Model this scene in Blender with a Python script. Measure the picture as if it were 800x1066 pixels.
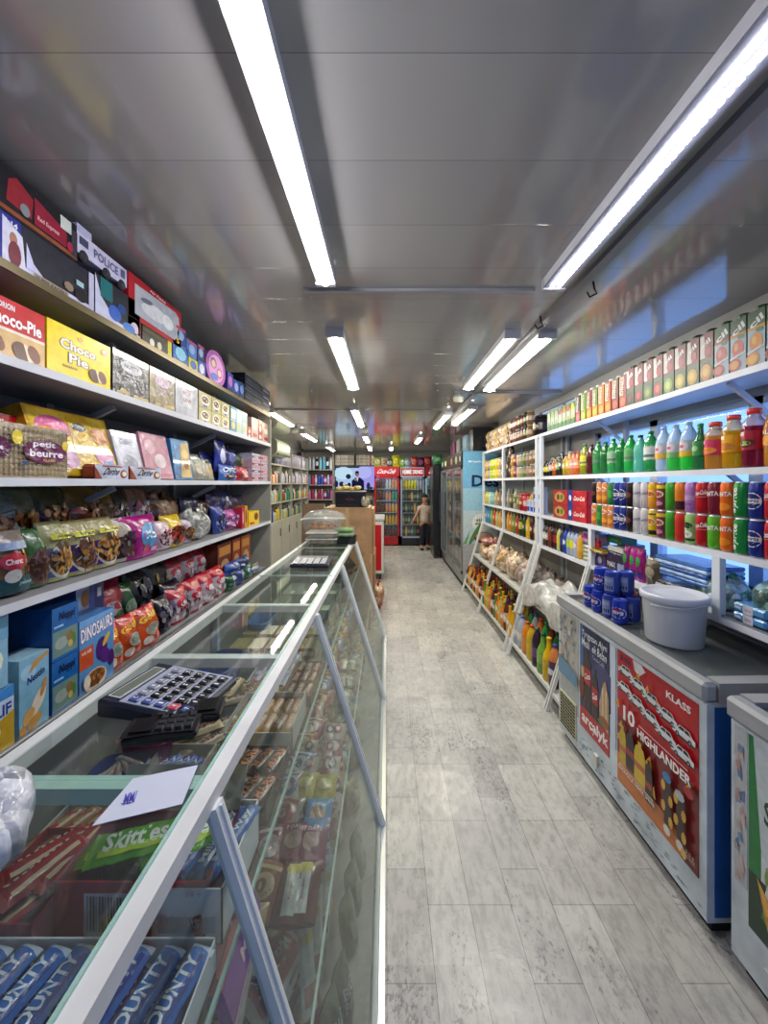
import bpy, math, random
from math import sin, cos, pi, radians as R
random.seed(7)
D = bpy.data; SC = bpy.context.scene
for o in list(D.objects): D.objects.remove(o)
# ---------------------------------------------------------------- camera, sky, exposure
CH = 1.58                      # camera height
cd = D.cameras.new('camera'); cam = D.objects.new('camera', cd); SC.collection.objects.link(cam)
cam.location = (0, 0, CH); cam.rotation_euler = (R(90), 0, 0)
cd.sensor_fit = 'HORIZONTAL'; cd.sensor_width = 36; cd.lens = 18.0; cd.shift_x = -3/800; cd.shift_y = -30/800; cd.clip_start = .02
SC.camera = cam
w = D.worlds.new('world'); SC.world = w; w.use_nodes = True
bg = w.node_tree.nodes['Background']; bg.inputs[0].default_value = (.26, .48, 1.0, 1); bg.inputs[1].default_value = 2.0
SC.view_settings.view_transform = 'Standard'; SC.view_settings.look = 'None'
SC.view_settings.exposure = 0.0; SC.view_settings.gamma = 1; SC.view_settings.use_curve_mapping = False
LAMP = 54.0                     # brightness of the ceiling strip lamps
# ---------------------------------------------------------------- helpers
def lin(h):
    if isinstance(h, (tuple, list)): return tuple(h[:3]) + (1,)
    h = h.lstrip('#')
    if len(h) == 3: h = ''.join(c*2 for c in h)
    r = []
    for i in (0, 2, 4):
        c = int(h[i:i+2], 16)/255
        r.append(c/12.92 if c <= .04045 else ((c+.055)/1.055)**2.4)
    return tuple(r) + (1,)
MATS = {}
def mat(name, rough=.5, metal=0, bump=0, scale=30, trans=0, coat=0, spec=.5, vary=0, stretch=None):
    m = D.materials.new(name); m.use_nodes = True; nt = m.node_tree; b = nt.nodes['Principled BSDF']
    a = nt.nodes.new('ShaderNodeAttribute'); a.attribute_name = 'Col'
    out = a.outputs['Color']
    tc = nt.nodes.new('ShaderNodeTexCoord'); vec = tc.outputs['Object']
    if stretch:
        mp = nt.nodes.new('ShaderNodeMapping'); mp.inputs['Scale'].default_value = stretch; nt.links.new(vec, mp.inputs[0]); vec = mp.outputs[0]
    if vary:
        n = nt.nodes.new('ShaderNodeTexNoise'); n.inputs['Scale'].default_value = scale*.6; n.inputs['Detail'].default_value = 5; nt.links.new(vec, n.inputs[0])
        rr = nt.nodes.new('ShaderNodeMapRange'); rr.inputs[1].default_value = .3; rr.inputs[2].default_value = .7; rr.inputs[3].default_value = 1-vary; rr.inputs[4].default_value = 1+vary*.3
        nt.links.new(n.outputs[0], rr.inputs[0])
        mx = nt.nodes.new('ShaderNodeMix'); mx.data_type = 'RGBA'; mx.blend_type = 'MULTIPLY'; mx.inputs[0].default_value = 1
        nt.links.new(out, mx.inputs[6]); nt.links.new(rr.outputs[0], mx.inputs[7]); out = mx.outputs[2]
    nt.links.new(out, b.inputs['Base Color'])
    b.inputs['Roughness'].default_value = rough; b.inputs['Metallic'].default_value = metal
    b.inputs['Transmission Weight'].default_value = trans; b.inputs['Coat Weight'].default_value = coat
    b.inputs['Specular IOR Level'].default_value = spec
    if bump:
        n = nt.nodes.new('ShaderNodeTexNoise'); n.inputs['Scale'].default_value = scale; n.inputs['Detail'].default_value = 3; nt.links.new(vec, n.inputs[0])
        bp = nt.nodes.new('ShaderNodeBump'); bp.inputs['Strength'].default_value = bump; bp.inputs['Distance'].default_value = .01
        nt.links.new(n.outputs[0], bp.inputs['Height']); nt.links.new(bp.outputs[0], b.inputs['Normal'])
    MATS[name] = m; return m
mat('matte', .8); mat('card', .45); mat('plastic', .3); mat('gloss', .27, vary=.16, scale=70); mat('film', .24, bump=.6, scale=30, coat=.25, vary=.42); mat('paint', .4, vary=.12, scale=12)
mat('metal', .3, metal=.85); mat('can', .28, metal=.25); mat('cloth', .9, bump=.3, scale=60); mat('wood', .5, vary=.25, scale=6, stretch=(1, 8, 1))
mat('liquid', .08, trans=.55); mat('worn', .5, vary=.3, scale=14); mat('lumps', .3, coat=.4)
def lumps():
    nt = MATS['lumps'].node_tree; b = nt.nodes['Principled BSDF']; a = [n for n in nt.nodes if n.type == 'ATTRIBUTE'][0]; tc = [n for n in nt.nodes if n.type == 'TEX_COORD'][0]
    v = nt.nodes.new('ShaderNodeTexVoronoi'); v.inputs['Scale'].default_value = 26; nt.links.new(tc.outputs['Object'], v.inputs['Vector'])
    n = nt.nodes.new('ShaderNodeTexNoise'); n.inputs['Scale'].default_value = 40; nt.links.new(tc.outputs['Object'], n.inputs[0])
    sep = nt.nodes.new('ShaderNodeSeparateColor'); nt.links.new(v.outputs['Color'], sep.inputs[0])
    rr = nt.nodes.new('ShaderNodeMapRange'); rr.inputs[3].default_value = .5; rr.inputs[4].default_value = 1.25; nt.links.new(sep.outputs[0], rr.inputs[0])
    mx = nt.nodes.new('ShaderNodeMix'); mx.data_type = 'RGBA'; mx.blend_type = 'MULTIPLY'; mx.inputs[0].default_value = 1; nt.links.new(a.outputs[0], mx.inputs[6]); nt.links.new(rr.outputs[0], mx.inputs[7]); nt.links.new(mx.outputs[2], b.inputs['Base Color'])
    ad = nt.nodes.new('ShaderNodeMath'); ad.operation = 'MULTIPLY_ADD'; ad.inputs[1].default_value = .5; nt.links.new(n.outputs[0], ad.inputs[0]); nt.links.new(v.outputs['Distance'], ad.inputs[2])
    bp = nt.nodes.new('ShaderNodeBump'); bp.inputs['Strength'].default_value = .8; bp.inputs['Distance'].default_value = .02; bp.invert = True; nt.links.new(ad.outputs[0], bp.inputs['Height']); nt.links.new(bp.outputs[0], b.inputs['Normal'])
lumps()
mat('food', .6, vary=.4, scale=60, bump=.4); mat('skin', .5)
def node_mat(name): m = D.materials.new(name); m.use_nodes = True; MATS[name] = m; return m, m.node_tree, m.node_tree.nodes['Principled BSDF']
def clear(name, tint, haze, rough=.03, bump=0):   # thin sheet: see-through mixed with mirror by fresnel, and a little milky
    m, nt, b = node_mat(name); o = nt.nodes['Material Output']
    t = nt.nodes.new('ShaderNodeBsdfTransparent'); t.inputs[0].default_value = lin(tint)
    g = nt.nodes.new('ShaderNodeBsdfGlossy'); g.inputs['Roughness'].default_value = rough
    d = nt.nodes.new('ShaderNodeBsdfDiffuse'); d.inputs[0].default_value = lin('e8efee')
    lw = nt.nodes.new('ShaderNodeLayerWeight'); lw.inputs[0].default_value = .5
    pw = nt.nodes.new('ShaderNodeMath'); pw.operation = 'POWER'; pw.inputs[1].default_value = 4.0; nt.links.new(lw.outputs['Facing'], pw.inputs[0])
    f = nt.nodes.new('ShaderNodeMath'); f.operation = 'MULTIPLY_ADD'; f.inputs[1].default_value = .6; f.inputs[2].default_value = .025; nt.links.new(pw.outputs[0], f.inputs[0])
    m1 = nt.nodes.new('ShaderNodeMixShader'); m1.inputs[0].default_value = haze; nt.links.new(t.outputs[0], m1.inputs[1]); nt.links.new(d.outputs[0], m1.inputs[2])
    m2 = nt.nodes.new('ShaderNodeMixShader'); nt.links.new(f.outputs[0], m2.inputs[0]); nt.links.new(m1.outputs[0], m2.inputs[1]); nt.links.new(g.outputs[0], m2.inputs[2])
    if bump:
        n = nt.nodes.new('ShaderNodeTexNoise'); n.inputs['Scale'].default_value = 25; bp = nt.nodes.new('ShaderNodeBump'); bp.inputs['Strength'].default_value = bump; bp.inputs['Distance'].default_value = .02
        tc = nt.nodes.new('ShaderNodeTexCoord'); nt.links.new(tc.outputs['Object'], n.inputs[0]); nt.links.new(n.outputs[0], bp.inputs['Height']); nt.links.new(bp.outputs[0], g.inputs['Normal']); nt.links.new(bp.outputs[0], lw.inputs['Normal'])
    nt.links.new(m2.outputs[0], o.inputs[0]); nt.nodes.remove(b)
clear('glass', 'f8fcfa', .018); clear('window_glass', 'f4f8ff', .02); clear('lid_glass', 'b8c2c4', .10, .03); clear('plastic_film', 'f4f4f4', .22, .12, .6); clear('clear_tub', 'f0f2f2', .15, .08)
def emit(name, strength, attr=True, col='ffffff'):
    m, nt, b = node_mat(name); o = nt.nodes['Material Output']; e = nt.nodes.new('ShaderNodeEmission'); e.inputs[1].default_value = strength; e.inputs[0].default_value = lin(col)
    if attr:
        a = nt.nodes.new('ShaderNodeAttribute'); a.attribute_name = 'Col'; nt.links.new(a.outputs[0], e.inputs[0])
    nt.links.new(e.outputs[0], o.inputs[0]); nt.nodes.remove(b)
emit('lamp', LAMP); emit('screen', 1.0); emit('sign', 1.0); emit('fridge_fill_glow', 9)

class G:
    """collects polygons with a colour and a material each; build() makes ONE mesh"""
    def __init__(s): s.v = []; s.f = []; s.c = []; s.m = []; s.s = []
    def add(s, vs, fs, col, m='card', smooth=False):
        b = len(s.v); s.v += [tuple(p) for p in vs]
        many = isinstance(col, list)
        for i, f in enumerate(fs):
            s.f.append([b+k for k in f]); s.c.append(lin(col[i] if many else col)); s.m.append(m); s.s.append(smooth)
        return s
    def box(s, x0, x1, y0, y1, z0, z1, col, m='card', bev=0, top=None, front=None):
        if bev:
            e = min(bev, (x1-x0)*.45, (y1-y0)*.45, (z1-z0)*.45); vs = []; ring = []
            for z, k in ((z0, e), (z0+e, 0), (z1-e, 0), (z1, e)):
                ring.append([(x0+k+(e-k)*.6*(k == 0)*0, y0+e, z), (x0+e, y0+k, z), (x1-e, y0+k, z), (x1-k, y0+e, z), (x1-k, y1-e, z), (x1-e, y1-k, z), (x0+e, y1-k, z), (x0+k, y1-e, z)])
            for r in ring: vs += r
            fs = [[7, 6, 5, 4, 3, 2, 1, 0], [24+i for i in range(8)]]
            for k in range(3):
                for i in range(8): j = (i+1) % 8; fs.append([k*8+i, k*8+j, k*8+8+j, k*8+8+i])
            cs = [col]*len(fs)
            if top: cs[1] = top
            return s.add(vs, fs, cs, m)
        vs = [(x0, y0, z0), (x1, y0, z0), (x1, y1, z0), (x0, y1, z0), (x0, y0, z1), (x1, y0, z1), (x1, y1, z1), (x0, y1, z1)]
        fs = [[3, 2, 1, 0], [4, 5, 6, 7], [0, 1, 5, 4], [1, 2, 6, 5], [2, 3, 7, 6], [3, 0, 4, 7]]
        return s.add(vs, fs, [col, top or col, front or col, col, col, col], m)
    def lathe(s, prof, col, m='card', seg=14, cx=0, cy=0, cz=0, sy=1, cap=True):
        vs = []; fs = []; cs = []; n = len(prof)
        for r, z in prof:
            for i in range(seg): a = 2*pi*i/seg; vs.append((cx+r*cos(a), cy+r*sin(a)*sy, cz+z))
        for k in range(n-1):
            for i in range(seg):
                j = (i+1) % seg; fs.append([k*seg+i, k*seg+j, (k+1)*seg+j, (k+1)*seg+i]); cs.append(col[min(k, len(col)-1)] if isinstance(col, list) else col)
        if cap:
            fs.append(list(range(seg))[::-1]); cs.append(cs[0]); fs.append([(n-1)*seg+i for i in range(seg)]); cs.append(cs[-2])
        return s.add(vs, fs, cs, m, True)
    def bar(s, p, q, w, h=None, col='fff', m='paint', up=(0, 0, 1)):
        h = h or w
        import mathutils
        p = mathutils.Vector(p); q = mathutils.Vector(q); d = (q-p).normalized(); u = mathutils.Vector(up)
        if abs(d.dot(u)) > .95: u = mathutils.Vector((0, 1, 0))
        a = d.cross(u).normalized(); b = a.cross(d); vs = []
        for e in (p, q):
            for i, j in ((-1, -1), (1, -1), (1, 1), (-1, 1)): vs.append(e+a*i*w/2+b*j*h/2)
        return s.add(vs, [[3, 2, 1, 0], [4, 5, 6, 7], [0, 1, 5, 4], [1, 2, 6, 5], [2, 3, 7, 6], [3, 0, 4, 7]], col, m)
    def tube(s, pts, r, col, m='paint', seg=8):
        import mathutils
        P = [mathutils.Vector(p) for p in pts]; vs = []; fs = []; n = len(P); rs = r if isinstance(r, list) else [r]*n
        for i, p in enumerate(P):
            d = (P[min(i+1, n-1)]-P[max(i-1, 0)]).normalized(); u = mathutils.Vector((0, 0, 1)) if abs(d.z) < .9 else mathutils.Vector((1, 0, 0))
            a = d.cross(u).normalized(); b = a.cross(d)
            for k in range(seg): t = 2*pi*k/seg; vs.append(p+a*cos(t)*rs[i]+b*sin(t)*rs[i])
        for i in range(n-1):
            for k in range(seg): j = (k+1) % seg; fs.append([i*seg+k, i*seg+j, (i+1)*seg+j, (i+1)*seg+k])
        fs += [list(range(seg))[::-1], [(n-1)*seg+k for k in range(seg)]]
        return s.add(vs, fs, col, m, True)
    def blob(s, c, rx, ry, rz, col, m='food', nu=8, nv=5, jit=0):
        vs = [(c[0], c[1], c[2]-rz)]; fs = []
        for j in range(1, nv):
            t = pi*j/nv
            for i in range(nu):
                a = 2*pi*i/nu; k = 1+random.uniform(-jit, jit); vs.append((c[0]+rx*sin(t)*cos(a)*k, c[1]+ry*sin(t)*sin(a)*k, c[2]-rz*cos(t)*k))
        vs.append((c[0], c[1], c[2]+rz)); L = len(vs)-1
        for i in range(nu): k = (i+1) % nu; fs.append([0, 1+k, 1+i]); fs.append([L, L-nu+i, L-nu+k])
        for j in range(nv-2):
            for i in range(nu): k = (i+1) % nu; fs.append([1+j*nu+i, 1+j*nu+k, 1+(j+1)*nu+k, 1+(j+1)*nu+i])
        return s.add(vs, fs, col, m, True)
    def grid(s, fn, nu, nv, col, m='card', flip=False, smooth=True):
        vs = [fn(i/nu, j/nv) for j in range(nv+1) for i in range(nu+1)]; fs = []; cs = []
        for j in range(nv):
            for i in range(nu):
                a = j*(nu+1)+i; f = [a, a+1, a+nu+2, a+nu+1]; fs.append(f[::-1] if flip else f); cs.append(col((i+.5)/nu, (j+.5)/nv) if callable(col) else col)
        return s.add(vs, fs, cs, m, smooth)
    def mesh(s, name):
        me = D.meshes.new(name); me.from_pydata(s.v, [], s.f); names = []
        for k in s.m:
            if k not in names: names.append(k)
        for k in names: me.materials.append(MATS[k])
        ix = {k: i for i, k in enumerate(names)}
        me.polygons.foreach_set('material_index', [ix[k] for k in s.m]); me.polygons.foreach_set('use_smooth', s.s)
        ca = me.color_attributes.new('Col', 'FLOAT_COLOR', 'CORNER'); buf = []
        for f, c in zip(s.f, s.c): buf += list(c)*len(f)
        ca.data.foreach_set('color', buf); me.update(); return me

TXT = {}
def glyphs(t, bold):
    k = (t, bold)
    if k not in TXT:
        cu = D.curves.new('t', 'FONT'); cu.body = t; cu.resolution_u = 2; cu.offset = (.006, .03, .075)[int(bold)]; cu.fill_mode = 'FRONT'
        ob = D.objects.new('t', cu); me = ob.to_mesh()
        vs = [(v.co.x, v.co.y) for v in me.vertices]; fs = [list(p.vertices) for p in me.polygons]
        xs = [v[0] for v in vs]; ys = [v[1] for v in vs]; x0, x1, y0, y1 = min(xs), max(xs), min(ys), max(ys)
        TXT[k] = ([((x-x0)/(x1-x0)-.5, (y-y0)/(y1-y0)-.5) for x, y in vs], fs); ob.to_mesh_clear(); D.objects.remove(ob); D.curves.remove(cu)
    return TXT[k]
def draw(g, art, P, curved=False, m='card', lift0=.0005, step=.00025):
    """print flat shapes on a surface P(u, v, lift)"""
    for n, a in enumerate(art):
        L = lift0+n*step; k = a[0]
        if k == 'r':
            _, x0, y0, x1, y1, col = a; nu = max(1, int(10*abs(x1-x0))+1) if curved else 1; nv = max(1, int(10*abs(y1-y0))+1) if curved else 1
            g.grid(lambda u, v: P(x0+(x1-x0)*u, y0+(y1-y0)*v, L), nu, nv, col, m, smooth=curved)
        elif k == 'e':
            cx, cy, rx, ry, col = a[1:6]; rot = a[6] if len(a) > 6 else 0; N = 14 if max(rx, ry) > .12 else 8; vs = [P(cx, cy, L)]; rr = (.5, 1) if curved and max(rx, ry) > .2 else (1,)
            for q in rr:
                for i in range(N):
                    t = 2*pi*i/N; x = rx*cos(t)*q; y = ry*sin(t)*q; vs.append(P(cx+x*cos(rot)-y*sin(rot), cy+x*sin(rot)+y*cos(rot), L))
            fs = [[0, 1+i, 1+(i+1) % N] for i in range(N)]
            if len(rr) == 2: fs += [[1+i, 1+N+i, 1+N+(i+1) % N, 1+(i+1) % N] for i in range(N)]
            g.add(vs, fs, col, m, curved)
        elif k == 'p':
            g.add([P(x, y, L) for x, y in a[1]], [list(range(len(a[1])))], a[2], m)
        elif k == 't':      # text, cx, cy, w, h, colour, bold, rotation, shear
            _, t, cx, cy, w_, h_, col = a[:7]; bold = a[7] if len(a) > 7 else 1; rot = a[8] if len(a) > 8 else 0; sh = a[9] if len(a) > 9 else 0; asp = a[10] if len(a) > 10 else 1
            vs, fs = glyphs(t, bold); out = []
            for x, y in vs:
                x = x*w_+y*h_*sh; y *= h_; out.append(P(cx+x*cos(rot)-y*sin(rot)/asp, cy+x*sin(rot)*asp+y*cos(rot), L))
            g.add(out, fs, col, m)
def tag(o, label=None, cat=None, group=None, kind=None):
    if label: o['label'] = label
    if cat: o['category'] = cat
    if group: o['group'] = group
    if kind: o['kind'] = kind
    return o
def link(o, parent=None):
    SC.collection.objects.link(o)
    if parent: o.parent = parent
    return o
PEND = []     # (object, description, place, distance, group)
def thing(name, geo, desc, where, cat, loc=(0, 0, 0), rz=0, group=None, shared=False, rot=None):
    """geo: G, mesh, None (Empty) or list of (part name, G)"""
    if isinstance(geo, list):
        o = D.objects.new(name, None); o.empty_display_size = .05
    else: o = D.objects.new(name, geo.mesh(name) if isinstance(geo, G) else geo)
    link(o); o.location = loc; o.rotation_euler = rot or (0, 0, rz); o['category'] = cat
    if group: o['group'] = group
    if isinstance(geo, list):
        for p in geo: part(p[0], p[1], o)
    PEND.append([o, desc, where, loc[1], shared]); return o
def part(name, g, parent, label=None):
    o = D.objects.new(name, g.mesh(name) if isinstance(g, G) else g); link(o, parent)
    if label: o['label'] = label
    return o
def struct(name, g):
    o = D.objects.new(name, g.mesh(name)); link(o); o['kind'] = 'structure'; return o
ORD = 'first second third fourth fifth sixth seventh eighth ninth tenth eleventh twelfth thirteenth fourteenth fifteenth sixteenth seventeenth eighteenth nineteenth twentieth'.split()
def finish_labels():
    by = {}
    for e in PEND: by.setdefault((e[1], e[2]), []).append(e)
    for (d, w_), es in by.items():
        es.sort(key=lambda e: e[3]); base = (d+' '+w_).strip()
        for i, e in enumerate(es):
            if len(es) == 1 or e[4]: e[0]['label'] = base; 
            elif len(es) == 2: e[0]['label'] = base+(', nearer of the two' if i == 0 else ', farther of the two')
            else: e[0]['label'] = base+', '+((ORD[i] if i < 20 else str(i+1)+'th')+' from near end' if i else 'at the near end')
            if len(e[0]['label'].split()) > 16: print('LONG', len(e[0]['label'].split()), e[0]['label'])
            if len(es) > 1 and 'group' not in e[0]: e[0]['group'] = base[:60]
# ---------------------------------------------------------------- packaged goods, front towards -y, base at z = 0
def jit(c, k=.1):
    r = lin(c); f = 1+random.uniform(-k, k); return tuple(min(1, x*f) for x in r[:3])
def carton(w_, d, h, col, art=(), side=None, m='gloss', sideart=(), top=None, bev=0):
    g = G(); g.box(-w_/2, w_/2, -d/2, d/2, 0, h, side or col, m, bev=bev, top=top or side or col, front=col)
    g.c[2 if not bev else 0] = lin(col) if not bev else g.c[0]
    draw(g, art, lambda u, v, l: (-w_/2+u*w_, -d/2-l, v*h), m=m)
    if sideart:
        draw(g, sideart, lambda u, v, l: (-w_/2-l, d/2-u*d, v*h), m=m); draw(g, sideart, lambda u, v, l: (w_/2+l, -d/2+u*d, v*h), m=m)
    return g
def pouch(w_, h, d, col, art=(), seed=0, m='film', crimp=None, low=.62, back=None):
    rnd = random.Random(seed); ph = [rnd.uniform(0, 6.28) for _ in range(6)]
    def S(u, v, l, sgn=-1):
        u_ = min(1, max(0, u)); v_ = min(1, max(0, v)); q = (v_/low*.5) if v_ < low else .5+(v_-low)/(1-low)*.5; q = min(1, max(0, q))
        k = (max(0, sin(pi*u_))**.55)*(max(0, sin(pi*min(1, .12+q*.88)))**.6)
        wr = .012*(sin(9*v+ph[0]+4*u)+sin(14*u+ph[1]+3*v)+.7*sin(21*u*v+ph[2]))*k*w_/.18*.35
        x = (u-.5)*w_*(1-.05*sin(pi*v_)+.012*sin(12*v+ph[3])); y = sgn*(d/2*k+wr*(1 if sgn < 0 else .3)+.0015+l); return (x, y, v*h)
    g = G(); cr = crimp or col
    g.grid(lambda u, v: S(u, v, 0), 12, 14, lambda u, v: cr if v > .93 or v < .04 else col, m)
    g.grid(lambda u, v: S(u, v, 0, 1), 8, 10, back or col, m, flip=True)
    draw(g, art, lambda u, v, l: S(u, v, l), True, m, lift0=.0016, step=.0004); return g
def nuts(x0, y0, x1, y1, cols, n=18, r=.07, seed=1, asp=1):
    rnd = random.Random(seed); cx, cy = (x0+x1)/2, (y0+y1)/2; q = [(rnd.random()**.5, rnd.uniform(0, 6.283)) for _ in range(n)]; return [('e', cx+(x1-x0)/2*a*cos(b)*1.08, cy+(y1-y0)/2*a*sin(b)*1.08, r*rnd.uniform(.7, 1.2), r*rnd.uniform(.6, 1)*asp, rnd.choice(cols), rnd.uniform(0, 3)) for a, b in q]
def can(col, art=(), r=.031, h=.147, bands=None, top='c9cdd0', seg=18):
    g = G(); z = [(.0, 0), (r*.78, 0), (r*.82, .003), (r, .012), (r, h*.3), (r, h*.6), (r, h-.016), (r*.86, h-.004), (r*.86, h), (r*.76, h), (r*.74, h-.003), (0, h-.003)]
    cs = [top, top, col, col, col, col, col, top, top, top, top]
    if bands: cs[3:6] = bands
    g.lathe(z, cs, 'can', seg, cap=False)
    draw(g, art, lambda u, v, l: ((r+l)*sin((u-.5)*2.7), -(r+l)*cos((u-.5)*2.7), .012+v*(h-.028)), True, 'can', .0004, .0002); return g
def bottle_prof(kind, r, h):
    if kind == 'pet': return [(r*.7, 0), (r*.95, .008), (r, .02), (r, h*.3), (r*.93, h*.36), (r, h*.42), (r, h*.62), (r*.86, h*.74), (r*.5, h*.86), (r*.33, h*.91), (r*.33, h*.95)]
    if kind == 'jar': return [(r*.85, 0), (r, .008), (r, h*.5), (r, h*.78), (r*.8, h*.86), (r*.75, h*.9), (r*.75, h*.92)]
    if kind == 'long': return [(r*.85, 0), (r, .008), (r, h*.35), (r, h*.52), (r*.8, h*.62), (r*.42, h*.75), (r*.36, h*.9), (r*.36, h*.95)]
    if kind == 'square': return [(r*.9, 0), (r, .01), (r, h*.4), (r, h*.7), (r*.97, h*.76), (r*.6, h*.84), (r*.5, h*.88), (r*.5, h*.92)]
    if kind == 'flat': return [(r*.9, 0), (r, .01), (r*1.0, h*.3), (r*.92, h*.5), (r*.95, h*.65), (r*.8, h*.78), (r*.4, h*.84), (r*.4, h*.88)]
def bottle(kind, r, h, col, cap, label=None, art=(), liquid='gloss', seg=14, capr=None, band=(.3, .62), parts=False, neck=None, sy=1):
    p = bottle_prof(kind, r, h); b = G(); cols = [col]*(len(p)-1)
    if neck: cols[-4:] = [neck]*4
    b.lathe(p, cols, liquid, seg, sy=sy)
    c = b if not parts else G(); cr = capr or p[-1][0]*1.15; z0 = p[-1][1]-.004
    c.lathe([(cr, z0), (cr, h*.985), (cr*.85, h)], cap, 'gloss', seg if seg < 12 else 12)
    l = b if not parts else G()
    if label:
        z1, z2 = h*band[0], h*band[1]; rr = r+.0008
        l.lathe([(rr, z1), (rr, (z1+z2)/2), (rr, z2)], label, 'gloss', seg, cap=False, sy=sy)
        draw(l, art, lambda u, v, q: ((rr+q)*sin((u-.5)*2.7), -(rr+q)*cos((u-.5)*2.7)*sy, z1+v*(z2-z1)), True, 'gloss', .0006, .0003)
    if not parts: return b
    out = [('bottle_body', b), ('cap', c)]
    if label: out.append(('label_sleeve', l))
    return out
def sack(w_, d, h, col, cols2=(), seed=0, n=22, m='lumps', contents=True):
    """slumped see-through bag with lumps of food inside, one surface"""
    rnd = random.Random(seed); ph = [rnd.uniform(0, 6.28) for _ in range(8)]; g = G(); nu, nv = 26, 12
    def f(u, v):
        a = 2*pi*u; t = pi*v*.98; k = (1+.09*sin(3*a+ph[0])+.06*sin(5*a+ph[1]+6*v)+.05*sin(9*a+ph[2])*sin(7*v+ph[3])); zz = (1-cos(t))/2
        rr = (sin(t)**.55)*k; z = h*(zz**.9)*(1+.12*sin(2*a+ph[4])*zz+.07*sin(7*a+ph[5])*zz)
        return (w_/2*rr*cos(a), d/2*rr*sin(a), max(0, z))
    pal = {}
    def cf(u, v):
        if not cols2: return col
        k = (int(u*nu/2+.5*int(v*nv/2)), int(v*nv/2)); 
        if k not in pal: pal[k] = rnd.choice([col]+list(cols2))
        return pal[k]
    g.grid(f, nu, nv, cf, m); return g
def tray(w_, d, h, col, t=.003, m='card', art=(), inner=None, front=None):
    g = G(); i = inner or col
    g.box(-w_/2, w_/2, -d/2, d/2, 0, t, i, m); fr = front if front is not None else h
    for a in ((-w_/2, w_/2, -d/2, -d/2+t, fr), (-w_/2, w_/2, d/2-t, d/2, h), (-w_/2, -w_/2+t, -d/2, d/2, h), (w_/2-t, w_/2, -d/2, d/2, h)): g.box(a[0], a[1], a[2], a[3], 0, a[4], col, m)
    draw(g, art, lambda u, v, l: (-w_/2+u*w_, -d/2-l, v*fr), m=m); return g
def wrapper(L, W, H, col, txt=None, tcol='fff', accent=None, seed=0, ends=None):
    """flow-wrapped bar lying along x, text on top"""
    rnd = random.Random(seed); ph = rnd.uniform(0, 6)
    def S(u, v, l, s=1):
        k = max(0, sin(pi*v))**.4; e = min(1, min(u, 1-u)/.08); return ((u-.5)*L, (v-.5)*W*(1+.04*sin(20*u+ph)), H/2+s*(H/2*k*(.15+.85*min(1, e))+.0006*sin(37*u+ph)+l))
    g = G(); ec = ends or col
    g.grid(lambda u, v: S(u, v, 0), 14, 6, lambda u, v: ec if u < .07 or u > .93 else col, 'film'); g.grid(lambda u, v: S(u, v, 0, -1), 10, 4, col, 'film', flip=True)
    art = []
    if accent: art += [('r', .12, .12, .88, .3, accent)]
    if txt: art += [('t', txt, .5, .5, .7, .55, tcol, 1)]
    draw(g, art, S, True, 'film', .0008, .0003); return g
MC = {}
def cached(key, fn):
    if key not in MC:
        r = fn(); MC[key] = [(p[0], p[1].mesh(p[0])) for p in r] if isinstance(r, list) else r.mesh(key if isinstance(key, str) else str(key[0]))
    return MC[key]
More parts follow.
